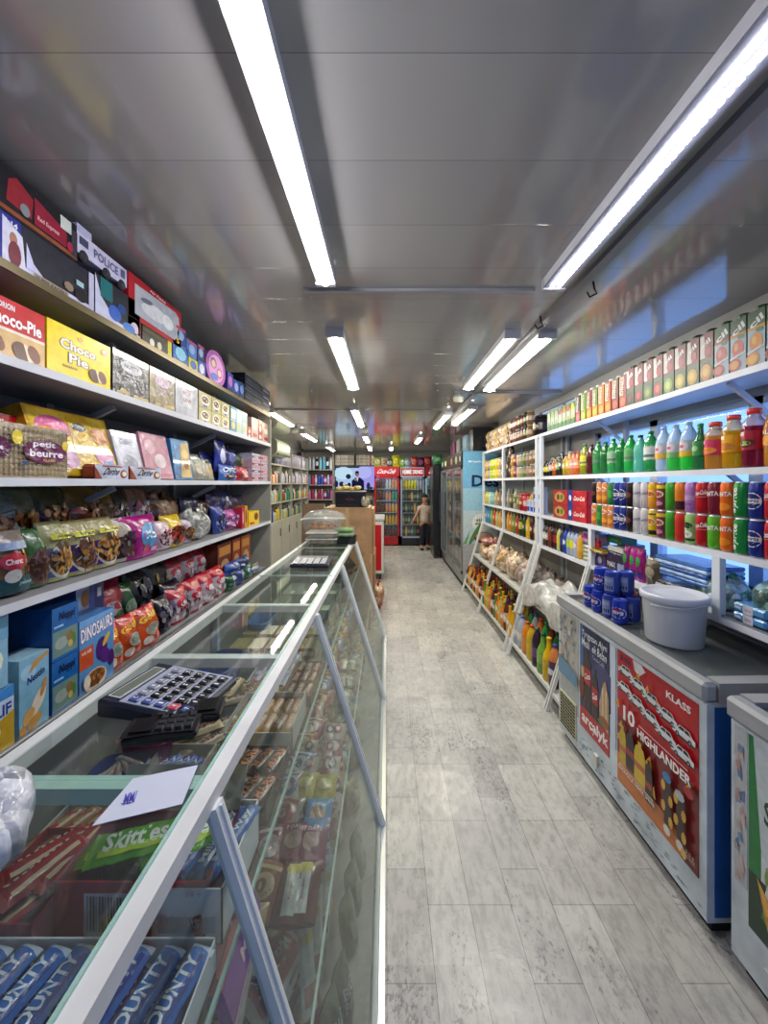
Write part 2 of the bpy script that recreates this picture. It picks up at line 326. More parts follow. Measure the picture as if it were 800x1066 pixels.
# ================================================================ ROOM
XL, XR, YB, YF, ZC = -2.3, 1.68, -1.6, 10.45, 2.42
def floor_mat():
    m, nt, b = node_mat('floor_boards'); N = nt.nodes; K = nt.links
    tc = N.new('ShaderNodeTexCoord')
    def noise(scale, det, sx=(1, 1, 1), off=0):
        mp = N.new('ShaderNodeMapping'); mp.inputs['Scale'].default_value = sx; mp.inputs['Location'].default_value = (off, off, 0); K.new(tc.outputs['Object'], mp.inputs[0])
        n = N.new('ShaderNodeTexNoise'); n.inputs['Scale'].default_value = scale; n.inputs['Detail'].default_value = det; n.inputs['Roughness'].default_value = .65; K.new(mp.outputs[0], n.inputs[0]); return n.outputs[0]
    def ramp(x, p0, c0, p1, c1):
        r = N.new('ShaderNodeValToRGB'); r.color_ramp.elements[0].position = p0; r.color_ramp.elements[0].color = lin(c0); r.color_ramp.elements[1].position = p1; r.color_ramp.elements[1].color = lin(c1); K.new(x, r.inputs[0]); return r.outputs[0]
    def mul(a, c, f=1):
        x = N.new('ShaderNodeMix'); x.data_type = 'RGBA'; x.blend_type = 'MULTIPLY'; x.inputs[0].default_value = f; K.new(a, x.inputs[6]); K.new(c, x.inputs[7]); return x.outputs[2]
    # planks of printed vinyl, laid along the aisle
    mp = N.new('ShaderNodeMapping'); mp.inputs['Rotation'].default_value = (0, 0, R(90)); K.new(tc.outputs['Object'], mp.inputs[0])
    br = N.new('ShaderNodeTexBrick'); br.inputs['Scale'].default_value = 1; br.inputs['Brick Width'].default_value = .36; br.inputs['Row Height'].default_value = .155; br.inputs['Mortar Size'].default_value = .0011
    br.inputs['Color1'].default_value = lin('d0d0c9'); br.inputs['Color2'].default_value = lin('b9b8b3'); br.inputs['Mortar'].default_value = lin('77767a'); br.inputs['Bias'].default_value = -.25; br.offset = .37; br.offset_frequency = 3
    K.new(mp.outputs[0], br.inputs[0])
    br2 = N.new('ShaderNodeTexBrick'); br2.inputs['Scale'].default_value = 1; br2.inputs['Brick Width'].default_value = .9; br2.inputs['Row Height'].default_value = .31; br2.inputs['Mortar Size'].default_value = 0
    br2.inputs['Color1'].default_value = lin('ffffff'); br2.inputs['Color2'].default_value = lin('e6e6ea'); br2.offset = .4; K.new(mp.outputs[0], br2.inputs[0])
    c = mul(br.outputs['Color'], br2.outputs['Color'])
    c = mul(c, ramp(noise(2.2, 6), .3, 'd2d2d4', .7, 'ffffff'))
    c = mul(c, ramp(noise(38, 8, (1, .35, 1)), .40, 'a8a8ac', .54, 'ffffff'), .38)      # streaky grain
    sp = N.new('ShaderNodeMath'); sp.operation = 'MULTIPLY'; K.new(noise(70, 6, (1, .6, 1), 5), sp.inputs[0]); K.new(noise(3.5, 3, (1, .5, 1), 9), sp.inputs[1])
    c = mul(c, ramp(sp.outputs[0], .33, 'ffffff', .36, '85858a'), .6)                 # worn speckle patches
    K.new(c, b.inputs['Base Color'])
    K.new(ramp(noise(9, 5), .3, '808080', .7, 'a8a8a8'), b.inputs['Roughness'])
    bp = N.new('ShaderNodeBump'); bp.inputs['Strength'].default_value = .15; bp.inputs['Distance'].default_value = .004; K.new(noise(60, 4), bp.inputs['Height']); K.new(bp.outputs[0], b.inputs['Normal'])
floor_mat()
def ceil_mat():
    m, nt, b = node_mat('ceiling_panels'); N = nt.nodes; K = nt.links
    tc = N.new('ShaderNodeTexCoord'); mp = N.new('ShaderNodeMapping'); mp.inputs['Location'].default_value = (9, 0, 0); K.new(tc.outputs['Object'], mp.inputs[0])
    br = N.new('ShaderNodeTexBrick'); br.inputs['Scale'].default_value = 1; br.inputs['Brick Width'].default_value = 40; br.inputs['Row Height'].default_value = .25; br.inputs['Mortar Size'].default_value = .0016; br.inputs['Mortar Smooth'].default_value = .5
    br.offset = 0; br.inputs['Color1'].default_value = lin('a8a6a3'); br.inputs['Color2'].default_value = lin('a3a19f'); br.inputs['Mortar'].default_value = lin('858382'); K.new(mp.outputs[0], br.inputs[0])
    K.new(br.outputs['Color'], b.inputs['Base Color'])
    b.inputs['Roughness'].default_value = .13; b.inputs['Specular IOR Level'].default_value = .6; b.inputs['Coat Weight'].default_value = .35; b.inputs['Coat Roughness'].default_value = .06
    mp2 = N.new('ShaderNodeMapping'); mp2.inputs['Scale'].default_value = (7, 14, 1); K.new(tc.outputs['Object'], mp2.inputs[0])
    n = N.new('ShaderNodeTexNoise'); n.inputs['Scale'].default_value = 1; n.inputs['Detail'].default_value = 2; K.new(mp2.outputs[0], n.inputs[0])
    ad = N.new('ShaderNodeMath'); ad.operation = 'MULTIPLY_ADD'; ad.inputs[1].default_value = .35; K.new(n.outputs[0], ad.inputs[0]); K.new(br.outputs['Fac'], ad.inputs[2])
    bp = N.new('ShaderNodeBump'); bp.inputs['Strength'].default_value = .22; bp.inputs['Distance'].default_value = .01; bp.invert = True; K.new(ad.outputs[0], bp.inputs['Height']); K.new(bp.outputs[0], b.inputs['Normal']); K.new(bp.outputs[0], b.inputs['Coat Normal'])
ceil_mat()
g = G(); g.box(XL, XR, YB, YF, -.1, 0, 'aaa', 'floor_boards'); struct('floor', g)
g = G(); g.box(XL, XR, YB, YF, ZC, ZC+.1, '888', 'ceiling_panels'); struct('ceiling', g)
WC = 'a9a9a6'
g = G(); g.box(XL-.1, XL, YB, YF, 0, ZC, WC, 'paint'); struct('wall_left', g)
g = G(); g.box(XL, XR, YF, YF+.1, 0, ZC, WC, 'paint'); struct('wall_far', g)
W0, W1, WZ0, WZ1 = .55, 3.1, 1.06, 1.98          # window strip in the wall behind the drinks shelves
g = G(); x0, x1 = XR, XR+.12; UY0, UY1, UZ0, UZ1 = 1.90, 4.25, 2.07, 2.35
g.box(x0, x1, YB, YF, 0, WZ0, WC, 'paint'); g.box(x0, x1, YB, YF, WZ1, UZ0, WC, 'paint'); g.box(x0, x1, YB, YF, UZ1, ZC, WC, 'paint'); g.box(x0, x1, YB, UY0, UZ0, UZ1, WC, 'paint'); g.box(x0, x1, UY1, YF, UZ0, UZ1, WC, 'paint'); g.box(x0, x1, YB, W0, WZ0, WZ1, WC, 'paint'); g.box(x0, x1, W1, YF, WZ0, WZ1, WC, 'paint'); struct('wall_right', g)
g = G(); DX0, DX1, DZ = -.30, .75, 2.05          # shop entrance behind the camera
g.box(XL, DX0, YB-.1, YB, 0, ZC, WC, 'paint'); g.box(DX1, XR, YB-.1, YB, 0, ZC, WC, 'paint'); g.box(DX0, DX1, YB-.1, YB, DZ, ZC, WC, 'paint'); struct('wall_near', g)
g = G(); f = 'e4e6e8'
g.box(DX0, DX0+.06, YB-.08, YB-.02, 0, DZ, f, 'paint'); g.box(DX1-.06, DX1, YB-.08, YB-.02, 0, DZ, f, 'paint'); g.box(DX0, DX1, YB-.08, YB-.02, DZ-.06, DZ, f, 'paint'); g.box(.22, .28, YB-.08, YB-.02, 0, DZ, f, 'paint'); g.box(DX0, DX1, YB-.08, YB-.02, 0, .1, f, 'paint')
dr = struct('door_1', g); g = G(); g.box(DX0+.06, DX1-.06, YB-.055, YB-.05, .1, DZ-.06, 'fff', 'window_glass'); part('door_glass', g, dr)
# windows: three panes in white frames
ys = [W0, 1.2, 1.78, 2.46, W1]
for i in range(4):
    a, b_ = ys[i], ys[i+1]; g = G(); t = .035; X0, X1 = XR+.03, XR+.09
    g.box(X0, X1, a, a+t, WZ0, WZ1, 'dfe6ee', 'paint'); g.box(X0, X1, b_-t, b_, WZ0, WZ1, 'dfe6ee', 'paint'); g.box(X0, X1, a, b_, WZ0, WZ0+t, 'dfe6ee', 'paint'); g.box(X0, X1, a, b_, WZ1-t, WZ1, 'dfe6ee', 'paint')
    wn = struct('window_%d' % (i+1), g); g = G(); g.box(XR+.055, XR+.06, a+t, b_-t, WZ0+t, WZ1-t, 'fff', 'window_glass'); part('window_pane', g, wn)
us = [UY0, 2.46, 3.1, 3.7, UY1]
for i in range(4):
    a, b_ = us[i], us[i+1]; g = G(); t = .02; X0, X1 = XR+.03, XR+.09; wc = 'dfe6ee'
    g.box(X0, X1, a, a+t, UZ0, UZ1, wc, 'paint'); g.box(X0, X1, b_-t, b_, UZ0, UZ1, wc, 'paint'); g.box(X0, X1, a, b_, UZ0, UZ0+t, wc, 'paint'); g.box(X0, X1, a, b_, UZ1-t, UZ1, wc, 'paint')
    wn = struct('window_%d' % (i+5), g); g = G(); g.box(XR+.055, XR+.06, a+t, b_-t, UZ0+t, UZ1-t, 'fff', 'window_glass'); part('window_pane', g, wn)
# ceiling joint strip across the room, and the cable duct that follows the lamp row
g = G(); g.box(-.36, .64, 1.655, 1.675, ZC-.012, ZC, 'a5a5a5', 'paint'); struct('trim_1', g)
g = G(); g.box(.79, .83, YB, 5.2, ZC-.02, ZC, '7c7c7c', 'paint'); struct('trim_2', g)
g = G(); g.box(.62, 1.6, 3.5, 3.53, ZC-.02, ZC, '8f8f8f', 'paint'); g.box(-2.2, .62, 4.35, 4.37, ZC-.012, ZC, '9a9a9a', 'paint'); struct('trim_3', g)
# lamps
def lamp(x, y0, y1, desc, where, wd=.07, dim=1.0, tint='fffaf0', bulbs=False):
    h = G(); z1 = ZC; z0 = ZC-.05
    h.box(x-wd/2-.012, x+wd/2+.012, y0, y1, z0+.015, z1, 'd9dbe0', 'paint')
    L = y1-y0; t = thing('ceiling_lamp', None, desc, where, 'ceiling light', (x, y0, z1), group='strip lamps on the ceiling') if False else thing('ceiling_lamp', [], desc, where, 'ceiling light', (x, (y0+y1)/2, z1), group='strip lamps on the ceiling')
    def sh(g): g.v = [(a-x, b-(y0+y1)/2, c-z1) for a, b, c in g.v]; return g
    part('housing', sh(h), t)
    for ya, yb in ((y0-.02, y0), (y1, y1+.02)): e = G(); e.box(x-wd/2-.014, x+wd/2+.014, ya, yb, z0+.002, z1, 'c4c6ca', 'paint'); part('end_cap', sh(e), t)
    c = lin(tint); c = (c[0]*dim, c[1]*dim, c[2]*dim)
    d = G()
    if bulbs:   # open reflector with two rows of bright diodes
        h2 = G(); h2.box(x-wd/2-.01, x+wd/2+.01, y0, y1, z0+.008, z0+.0145, '8f93a2', 'paint'); part('reflector', sh(h2), t)
        n = int(L/.022)
        for k in range(n):
            for s in (-.016, .012): yy = y0+.01+k*.022; d.box(x+s-.0045, x+s+.0045, yy, yy+.012, z0+.002, z0+.0075, c, 'lamp')
        dd = part('led_strip', sh(d), t); dd['kind'] = 'stuff'
    else:
        d.grid(lambda u, v: (x-wd/2+wd*u, y0+L*v, z0+.014-.02*sin(pi*u)), 8, 1, c, 'lamp', flip=True); part('diffuser', sh(d), t)
    return t
lamp(-.245, .36, 1.53, 'longest looking bright white strip lamp', 'above the glass counter', .048, 1.2, 'f6f3fa')
lamp(-.285, 2.1, 3.25, 'short looking white strip lamp', 'in the middle row over the aisle', dim=1.1)
lamp(-.36, 4.2, 5.4, 'short looking white strip lamp', 'in the middle row over the aisle', tint='fff0cc')
lamp(-.38, 6.55, 7.5, 'short looking white strip lamp', 'in the middle row over the aisle')
lamp(-.40, 8.4, 9.4, 'short looking white strip lamp', 'in the middle row over the aisle', tint='fff0cc')
lamp(-1.33, 4.35, 5.35, 'slim strip lamp', 'in the row over the cosmetics side')
lamp(-1.37, 6.2, 7.3, 'slim strip lamp', 'in the row over the cosmetics side', tint='fff0cc')
lamp(-1.33, 8.5, 9.5, 'slim strip lamp', 'in the row over the cosmetics side')
lamp(.685, .15, 1.57, 'long strip lamp with two rows of bright diodes', 'along the cable duct near the camera', .062, .55, 'f3effa', bulbs=True)
lamp(.69, 2.12, 3.25, 'dimmer strip lamp of the close pair', 'beside the cable duct', .06, .75)
lamp(.88, 2.12, 3.3, 'brighter strip lamp of the close pair', 'beside the cable duct', .075, 1.3)
lamp(.72, 4.5, 5.6, 'thin strip lamp', 'over the bend of the aisle', tint='fff4dd')
lamp(.93, 4.15, 5.25, 'bright strip lamp', 'over the far end of the jar shelves')
lamp(.60, 6.8, 7.7, 'small distant strip lamp', 'before the red drinks fridges')
lamp(.10, 8.6, 9.3, 'smallest strip lamp', 'above the grey drinks fridge')
def sensor(x, y, desc, where):
    g = G(); g.lathe([(.035, 0), (.035, -.02), (.05, -.05), (.045, -.085), (.0, -.095)], ['b9bcc0', 'b9bcc0', 'f2f0d8', 'f2f0d8'], 'gloss', 12, cap=False); b = G()
    b.lathe([(.04, .0), (.04, -.012)], '707478', 'gloss', 12)
    thing('spotlight', [('bulb', g), ('mount', b)], desc, where, 'spotlight', (x, y, ZC), group='round ceiling bulbs')
sensor(-.33, 5.75, 'round bulb on a grey mount', 'between middle row strip lamps'); sensor(.66, 3.55, 'round bulb on a grey mount', 'by the cable duct'); sensor(-1.38, 5.75, 'round warm bulb', 'beside the slim strip lamps')
# hanging hooks seen against the ceiling
for (x, y, d) in ((.77, 1.93, 'small black twisted hook'), (.86, 1.6, 'tiny dark wire stub')):
    g = G(); g.tube([(0, 0, 0), (.005, 0, -.03), (.02, .01, -.045), (-.01, .01, -.06), (-.025, 0, -.045)], .004, '15151a', 'matte', 6)
    thing('hook', g, d, 'hanging from the ceiling', 'hook', (x, y, ZC))
# ================================================================ SNACK SHELVING beside the counter (front plane x = -.95)
LX = -.95; LB = -1.30; LY0, LY1 = -.35, 3.12
ZA, ZBb, ZCc, ZD, ZE = 2.132, 1.897, 1.592, 1.275, .90
def YL(px, X=LX-.02): return 400*X/(px-403)
su = thing('snack_shelving', [], 'long grey metal shelving with five boards of sweets', 'behind the glass counter', 'shelving', (LX-.17, 1.4, 0))
def P_(name, g, root, lab=None): g.v = [(a-root.location[0], b-root.location[1], c-root.location[2]) for a, b, c in g.v]; return part(name, g, root, lab)
for z, c, t in ((ZA, '6f664e', .02), (ZBb, 'c9ccd1', .022), (ZCc, 'ccd0d6', .02), (ZD, 'c9ccd2', .02)):
    g = G(); g.box(LB, LX, LY0, LY1, z-t+.004, z, '8a8b8e', 'paint'); g.box(LX, LX+.006, LY0, LY1, z-t, z+.002, c, 'metal' if c == '6f664e' else 'paint'); P_('shelf_board', g, su, 'shelf board with brassy lip' if c == '6f664e' else None)
g = G(); g.box(LB, LX-.03, LY0, LY1, ZE-.03, ZE, '8f9498', 'paint'); g.box(LX-.03, LX-.012, LY0, LY1, ZE-.03, ZE+.006, '9da0a2', 'metal'); g.box(LX-.008, LX+.006, LY0, LY1, ZE-.04, ZE-.004, 'a9acae', 'metal'); P_('base_board', g, su)
g = G(); g.box(LB-.02, LB, LY0, LY1, .0, 2.36, '62656a', 'paint'); P_('back_panel', g, su)
g = G(); g.box(LB, LX+.004, LY1, LY1+.02, .0, 2.1, 'a3a397', 'wood'); P_('end_panel', g, su)
g = G(); g.box(LX-.03, LX-.012, LY0, LY1, 0, ZE-.03, '4c4d50', 'paint'); P_('kick_panel', g, su)
for y in (-.3, .75, 1.45, 2.3, 3.08):
    g = G(); g.box(LB, LB+.03, y-.015, y+.015, 0, 2.3, '8b8e93', 'paint'); P_('upright', g, su)
    for z in (ZA, ZBb, ZCc, ZD):
        g = G(); g.bar((LB+.02, y, z-.15), (LX-.08, y, z-.03), .016, .02, '9a9da2'); P_('bracket', g, su)
def left(name, geo, desc, where, cat, Y, z, X=LX-.02, depth=0, group=None, rz=0, tilt=0, shared=False, roll=0):
    """Y = middle along the shelf; X = plane of the front face"""
    return thing(name, geo, desc, where, cat, (X-depth/2, Y, z), group=group, shared=shared, rot=(-tilt if False else R(0), 0, 0) if False else (R(-tilt), R(roll), R(90+rz)))
TOP, SB, SC_, SD, SE = 'on the brass-lipped top board', 'on the second snack board', 'on the middle snack board', 'on the bagged nuts board', 'on the lowest snack board'
# --- top board: toys in window boxes
def span(a, b, X=LX-.02): y0, y1 = YL(a, X), YL(b, X); return (y0+y1)/2, y1-y0
def lcarton(name, desc, where, cat, a, b, z, h, col, art=(), d=.14, side=None, back=0, group=None, rz=0, tilt=0, m='gloss', top=None):
    X = LX-.02-back; Y, L = span(a, b, X); g = carton(L*.98, d, h, col, art, side, m, top=top); return left(name, g, desc, where, cat, Y, z, X, d, group, rz, tilt)
Y, L = span(-25, 98); w_ = L*.98
g = carton(w_, .15, .135, '2b2c36', [('r', 0, 0, 1, .2, 'c9c9e6'), ('r', 0, 0, .3, 1, '2b348f'), ('p', [(.16, .05), (.34, .05), (.31, .75), (.16, .95)], 'd9d9ea'), ('e', .24, .6, .03, .13, 'a87863'), ('e', .25, .32, .05, .25, '7a3a44'), ('p', [(.34, .2), (.48, .2), (.4, .35), (.34, .7)], 'c9c9e6'), ('r', .4, .05, .72, .2, '9a8f70'), ('t', 'SUPER RACERS', .56, .125, .28, .08, '43406a'), ('r', .94, 0, 1, 1, 'b9b9d2'), ('r', .8, .5, .88, .62, '9fc4c9'), ('e', .85, .3, .07, .15, '16161c'), ('e', .72, .34, .05, .1, '8c7a66'), ('t', '1:14', .22, .86, .09, .1, 'e8e8f8')], side='24242e')
left('toy_box', g, 'long dark window box with blue and white printed corner', TOP, 'toy box', Y, ZA, depth=.15)
Y, L = span(-18, 80); g = carton(L, .14, .115, '1d1c22', [('r', 0, .06, 1, .16, '8a4a2a'), ('p', [(.2, .3), (.45, .25), (.47, .75), (.3, .95), (.22, .8)], '8c2530'), ('p', [(.48, .2), (.86, .2), (.86, .6), (.48, .85)], '8a1f35'), ('t', 'Red Express', .64, .4, .25, .14, 'd8a0a8'), ('r', .78, .62, .92, .95, 'c9d0c8'), ('r', .92, .1, 1, .8, '3a3940'), ('e', .38, .35, .05, .14, '808488'), ('e', .9, .28, .04, .13, 'a02848')], side='17171c')
left('toy_train_box', g, 'red and black train toy box with price tag', 'stacked above the dark window box', 'toy box', Y, ZA+.137, depth=.14)
Y, L = span(80, 132); g = G()
g.box(-L/2, L/2, -.045, .045, .02, .085, 'c4c4dc', 'gloss'); g.box(-L/2, -L/2+.06, -.045, .045, .085, .11, 'b0b0cc', 'gloss')
draw(g, [('r', .04, .4, .2, .9, '3c3f5a'), ('t', 'POLICE', .55, .5, .5, .6, '4a4a70'), ('r', .85, .3, .95, .9, '4c4f70')], lambda u, v, l: (-L/2+u*L, -.045-l, .03+v*.05))
whs = G(); whs2 = G()
tr = left('toy_truck', [('truck_body', g)], 'pale lilac toy police truck', 'standing on the teal toy box', 'toy truck', Y, ZA+.155, depth=.09)
for k in (-.38, .05, .38):
    for s in (-.047, .035): q = G(); q.lathe([(.018, -.006), (.018, .006)], '2a2a30', 'matte', 12); q.v = [(a+k*L, c+s+.006, b+.018) for a, b, c in q.v]; part('wheel', q, tr)
lcarton('toy_box', 'teal and blue window box with blue toys', TOP, 'toy box', 98.5, 146, ZA, .15, '23262e', [('p', [(0, 0), (1, 0), (1, .15), (.4, .2), (.12, .55), (0, 1)], 'c3c6dd'), ('r', .1, .55, .35, 1, '1f6a70'), ('e', .4, .35, .14, .18, '2f5fb8'), ('e', .72, .2, .15, .12, '3a78cc'), ('e', .55, .55, .1, .12, '1c3f80')], d=.13)
g_ = lcarton('toy_box', 'red framed window box with white toy plane', 'above the small olive game box', 'toy box', 133, 189, ZA+.082, .165, 'b01f2a', [('p', [(.1, .12), (.85, .12), (.95, .3), (.95, .8), (.88, .9), (.1, .82)], 'aeb4be'), ('e', .45, .45, .25, .18, 'd6dade', .3), ('e', .3, .6, .12, .06, '68707c', .5), ('e', .7, .45, .12, .18, 'e4e8ea'), ('t', 'Air Force', .5, .93, .3, .06, 'f5dede'), ('t', '5', .92, .15, .06, .14, 'f0d040')], d=.12)
lcarton('board_game_box', 'small olive game box with yellow edge', TOP, 'game box', 148, 179, ZA, .08, '2c2a18', [('r', .85, 0, 1, 1, 'd8d020'), ('e', .3, .35, .08, .2, 'e6e6dc'), ('e', .55, .4, .08, .2, 'd8d4b8'), ('r', 0, .7, .8, .9, '4a4420')], d=.12)
lcarton('toy_box', 'dark red toy box lying low', TOP, 'toy box', 133, 147, ZA, .08, '7a2434', [('e', .5, .5, .3, .3, 'd8c8d0')], d=.12)
for i, (a, b, h, c1, c2, ds) in enumerate(((180, 196, .1, '2f62b4', '8ad0e8', 'bright blue toy carton with sky print'), (196.5, 206, .07, 'c8c020', '3060b0', 'yellow and blue toy carton'), (206.5, 214, .085, '3c66b8', 'e0e0f0', 'blue toy carton with white figure'))):
    lcarton('toy_box', ds, TOP, 'toy box', a, b, ZA, h, c1, [('e', .5, .55, .35, .3, c2), ('r', .1, .05, .9, .18, 'd8d840')], d=.1)
for i, (a, b, c1) in enumerate(((182, 194, '2a4684'), (194.5, 205, '3c78c8'), (205.5, 213, '273a66'))):
    lcarton('toy_box', ('navy', 'sky blue', 'ink blue')[i]+' toy carton', 'in the upper tier over the blue toy cartons', 'toy box', a, b, ZA+(.102, .072, .087)[i], .08, c1, [('e', .5, .5, .3, .3, '9ab4e0'), ('r', .1, .8, .9, .95, 'c04860')], d=.1)
Y, L = span(215, 236); g = G()
def ov(r0, z, y, c, n=24, rx=L*.48, rz=.085, cx=0): g.add([(cx+rx*r0*cos(2*pi*i/n), y, z+rz*r0*sin(2*pi*i/n)) for i in range(n)], [list(range(n))], c, 'gloss')
vs = []; n = 24
for y in (-.02, .02): vs += [(L*.48*cos(2*pi*i/n), y, .1+.1*sin(2*pi*i/n)) for i in range(n)]
g.add(vs, [list(range(n)), list(range(n, 2*n))[::-1]]+[[i+n, (i+1) % n+n, (i+1) % n, i] for i in range(n)], 'b06ab4', 'gloss')
draw(g, [('e', .5, .5, .38, .38, 'd79ad0'), ('e', .36, .62, .15, .15, '6a3a5c'), ('e', .36, .6, .11, .11, 'e8c0a8'), ('e', .66, .42, .15, .15, 'c05090'), ('e', .66, .42, .1, .1, 'f0d0c0'), ('e', .4, .25, .18, .1, '5070c8')], lambda u, v, l: (-L*.48+u*L*.96, -.02-l, v*.2))
left('doll_package', g, 'round pink and purple doll package', TOP, 'doll package', Y, ZA, depth=.05)
for i, (a, b, h, c1, c2) in enumerate(((237, 243, .13, '3d3f90', 'b870c0'), (243.3, 249, .11, '2f4c96', '90a0e0'), (249.3, 254.5, .12, '26365c', '5a80c0'))):
    lcarton('toy_box', ('violet', 'royal blue', 'slate blue')[i]+' narrow toy carton', TOP, 'toy box', a, b, ZA, h, c1, [('e', .5, .6, .35, .25, c2), ('r', .1, .1, .9, .25, '1c2038')], d=.1)
for k in range(4):
    lcarton('tool_box_set', 'flat black toy box', 'in the black stack at the board end', 'toy box', 255, 281, ZA+k*.052, .05, '1b1e26', [('r', .05, .15, .6, .4, '3c4658'), ('r', .7, .3, .95, .7, '60687c'), ('r', 0, .85, 1, 1, '4a5466')], d=.16)
# --- second board: chocolate biscuit cartons
def pie(x, y, s, c1='5a2c1a', c2='efe0b8'): return [('e', x-s*.35, y, s*.55, s*.8, c1, .3), ('p', [(x-s*.25, y+s*.75), (x+s*.1, y+s*.6), (x+s*.45, y-s*.6), (x+s*.1, y-s*.75)], c2), ('e', x+s*.45, y+s*.1, s*.4, s*.75, '7a4026', .3)]
redpie = [('r', 0, .5, 1, 1, 'c4161f'), ('r', 0, 0, 1, .5, 'd8b070'), ('r', .1, .46, 1, .51, 'efe4d0'), ('t', 'ORION', .5, .87, .2, .1, 'f4ecec'), ('t', 'Choco-Pie', .6, .67, .7, .22, 'fdfdfd', 1)]+pie(.3, .22, .2)+pie(.75, .2, .2)
Y, L = span(-20, 47); g = carton(.22, .13, .155, 'd0a868', redpie, 'c4161f'); left('biscuit_carton', g, 'red topped chocolate pie carton', SB, 'biscuit box', YL(47)-.112, ZBb, depth=.13)
g = carton(.22, .13, .155, 'd0a868', redpie, 'c4161f'); left('biscuit_carton', g, 'red topped chocolate pie carton', SB, 'biscuit box', YL(47)-.337, ZBb, depth=.13)
lcarton('biscuit_carton', 'bright yellow chocolate pie carton', SB, 'biscuit box', 48, 115.5, ZBb, .158, 'f2d900', [('t', 'Choco', .45, .66, .58, .21, '5a3210', 2), ('t', 'Choco', .45, .66, .55, .19, 'fdf6e0', 1), ('t', 'Pie', .45, .42, .33, .21, '5a3210', 2), ('t', 'Pie', .45, .42, .3, .19, 'fdf6e0', 1), ('t', 'BANANA', .32, .24, .22, .05, 'a07020'), ('e', .47, .86, .04, .05, 'e0b020'), ('e', .87, .82, .06, .08, 'e8a040'), ('e', .87, .82, .03, .04, 'fff0c0')]+pie(.76, .24, .17), d=.13, side='e0c400')
def silver(base, acc, txt, seed): 
    return [('e', .5, .72, .3, .14, acc), ('t', txt, .5, .72, .42, .09, base, 1), ('r', .2, .5, .8, .52, acc), ('t', txt, .5, .42, .4, .05, acc)]+[('e', random.Random(seed+i).uniform(.05, .95), .05+.12*random.Random(seed*3+i).random(), .09, .05, 'c9b070') for i in range(7)]
lcarton('biscuit_carton', 'black wrapped gift carton with silver oval', SB, 'biscuit box', 117, 155, ZBb, .165, '35373c', silver('35373c', 'b8bcc4', 'NUTTY', 1), d=.13, m='film')
lcarton('biscuit_carton', 'gold wrapped gift carton with lilac oval', SB, 'biscuit box', 155.5, 182, ZBb, .165, '8f8058', silver('8f8058', 'c9a8c8', 'LUX', 2), d=.13, m='film')
lcarton('biscuit_carton', 'silver wrapped gift carton with red print', SB, 'biscuit box', 182.5, 206, ZBb, .165, 'b9bdc6', [('r', .3, .3, .75, .8, 'd3d6dc'), ('t', 'BEST', .5, .7, .35, .1, 'b04858'), ('t', 'LOVE', .5, .5, .35, .1, 'a03a50')], d=.13, m='film')
cup = [('r', 0, 0, 1, 1, 'b8b07c'), ('e', .5, .5, .36, .36, 'f0ead8'), ('e', .5, .55, .28, .22, '5c4030'), ('e', .4, .6, .08, .06, 'e8d8b8'), ('e', .62, .5, .07, .06, 'd8c4a0'), ('r', .35, .08, .65, .2, '3048a0')]
for i, (a, b) in enumerate(((207, 220), (220.3, 230), (230.3, 239))):
    for k in range(2): lcarton('dessert_carton', ('upper' if k else 'lower')+' cream carton with cocoa cup picture', SB, 'dessert box', a, b, ZBb+k*.083, .081, 'b8b07c', cup, d=.12)
for i, (a, b, c, c2, ds) in enumerate(((240, 246, '4f8aa0', 'c8e0e0', 'blue green striped wafer box'), (246.3, 252, '9cc4cc', 'e8f0f0', 'pale aqua wafer box'), (252.3, 257.5, 'b7d2d4', '6aa0b0', 'whitish aqua wafer box'))):
    lcarton('wafer_carton', ds, SB, 'wafer box', a, b, ZBb, .165, c, [('r', .1, .55, .9, .9, c2), ('e', .5, .3, .3, .15, 'd8c080'), ('r', 0, .48, 1, .5, 'e8f0f0')], d=.12)
for i, (a, b, c, h) in enumerate(((258, 261.5, 'b32430', .08), (262, 269, 'c8a898', .16), (269.3, 273, 'a81c26', .165), (273.3, 281, 'c0a088', .16))):
    lcarton('biscuit_carton', ('small crimson box', 'rosy tan box with red label', 'deep red upright box', 'tan box with cookie picture')[i], SB, 'biscuit box', a, b, ZBb, h, c, [('e', .5, .6, .3, .14, 'f0e4d8'), ('r', .2, .15, .8, .3, 'a82030' if i % 2 else 'e8d8c0')], d=.12)
# --- middle board
Y = YL(20, LX-.12); g = carton(.3, .14, .125, 'c9c0ae', [('r', 0, .6, 1, 1, 'b4131c'), ('t', 'Choco-Pie', .68, .8, .5, .2, 'fbeeee', 1), ('t', 'ORION', .3, .85, .14, .09, 'f0d0d0')]+pie(.7, .3, .2)+pie(.3, .3, .18), 'a3121a')
left('biscuit_carton', g, 'red and beige chocolate pie carton standing further back', SC_, 'biscuit box', .98, ZCc+.06, LX-.14, .14)
g = carton(.3, .13, .055, 'a3121a', []); left('biscuit_carton', g, 'flat red carton under the red and beige one', SC_, 'biscuit box', .98, ZCc, LX-.14, .13)
pb = [('r', 0, 0, 1, 1, 'b8a888')]+[('r', .02+i*.052, .06, .022+i*.052+.012, .94, '8a7858') for i in range(19)]+[('r', 0, .1+i*.1, 1, .115+i*.1, '9a8868') for i in range(9)]+[('e', .12, .55, .17, .2, '5d1f4c'), ('t', 'beurre', .1, .55, .2, .1, 'f4e8f4'), ('e', .68, .52, .27, .23, '6a2352'), ('t', 'petit', .66, .65, .28, .14, 'fdf2fb', 1), ('t', 'beurre', .69, .49, .42, .14, 'fdf2fb', 1), ('t', 'KLASIK', .72, .36, .16, .05, 'e8c860'), ('e', .34, .75, .06, .13, 'e8d040'), ('e', .93, .68, .05, .1, 'e0c840'), ('p', [(.38, .32), (.46, .32), (.42, .22)], '3a4a90')]
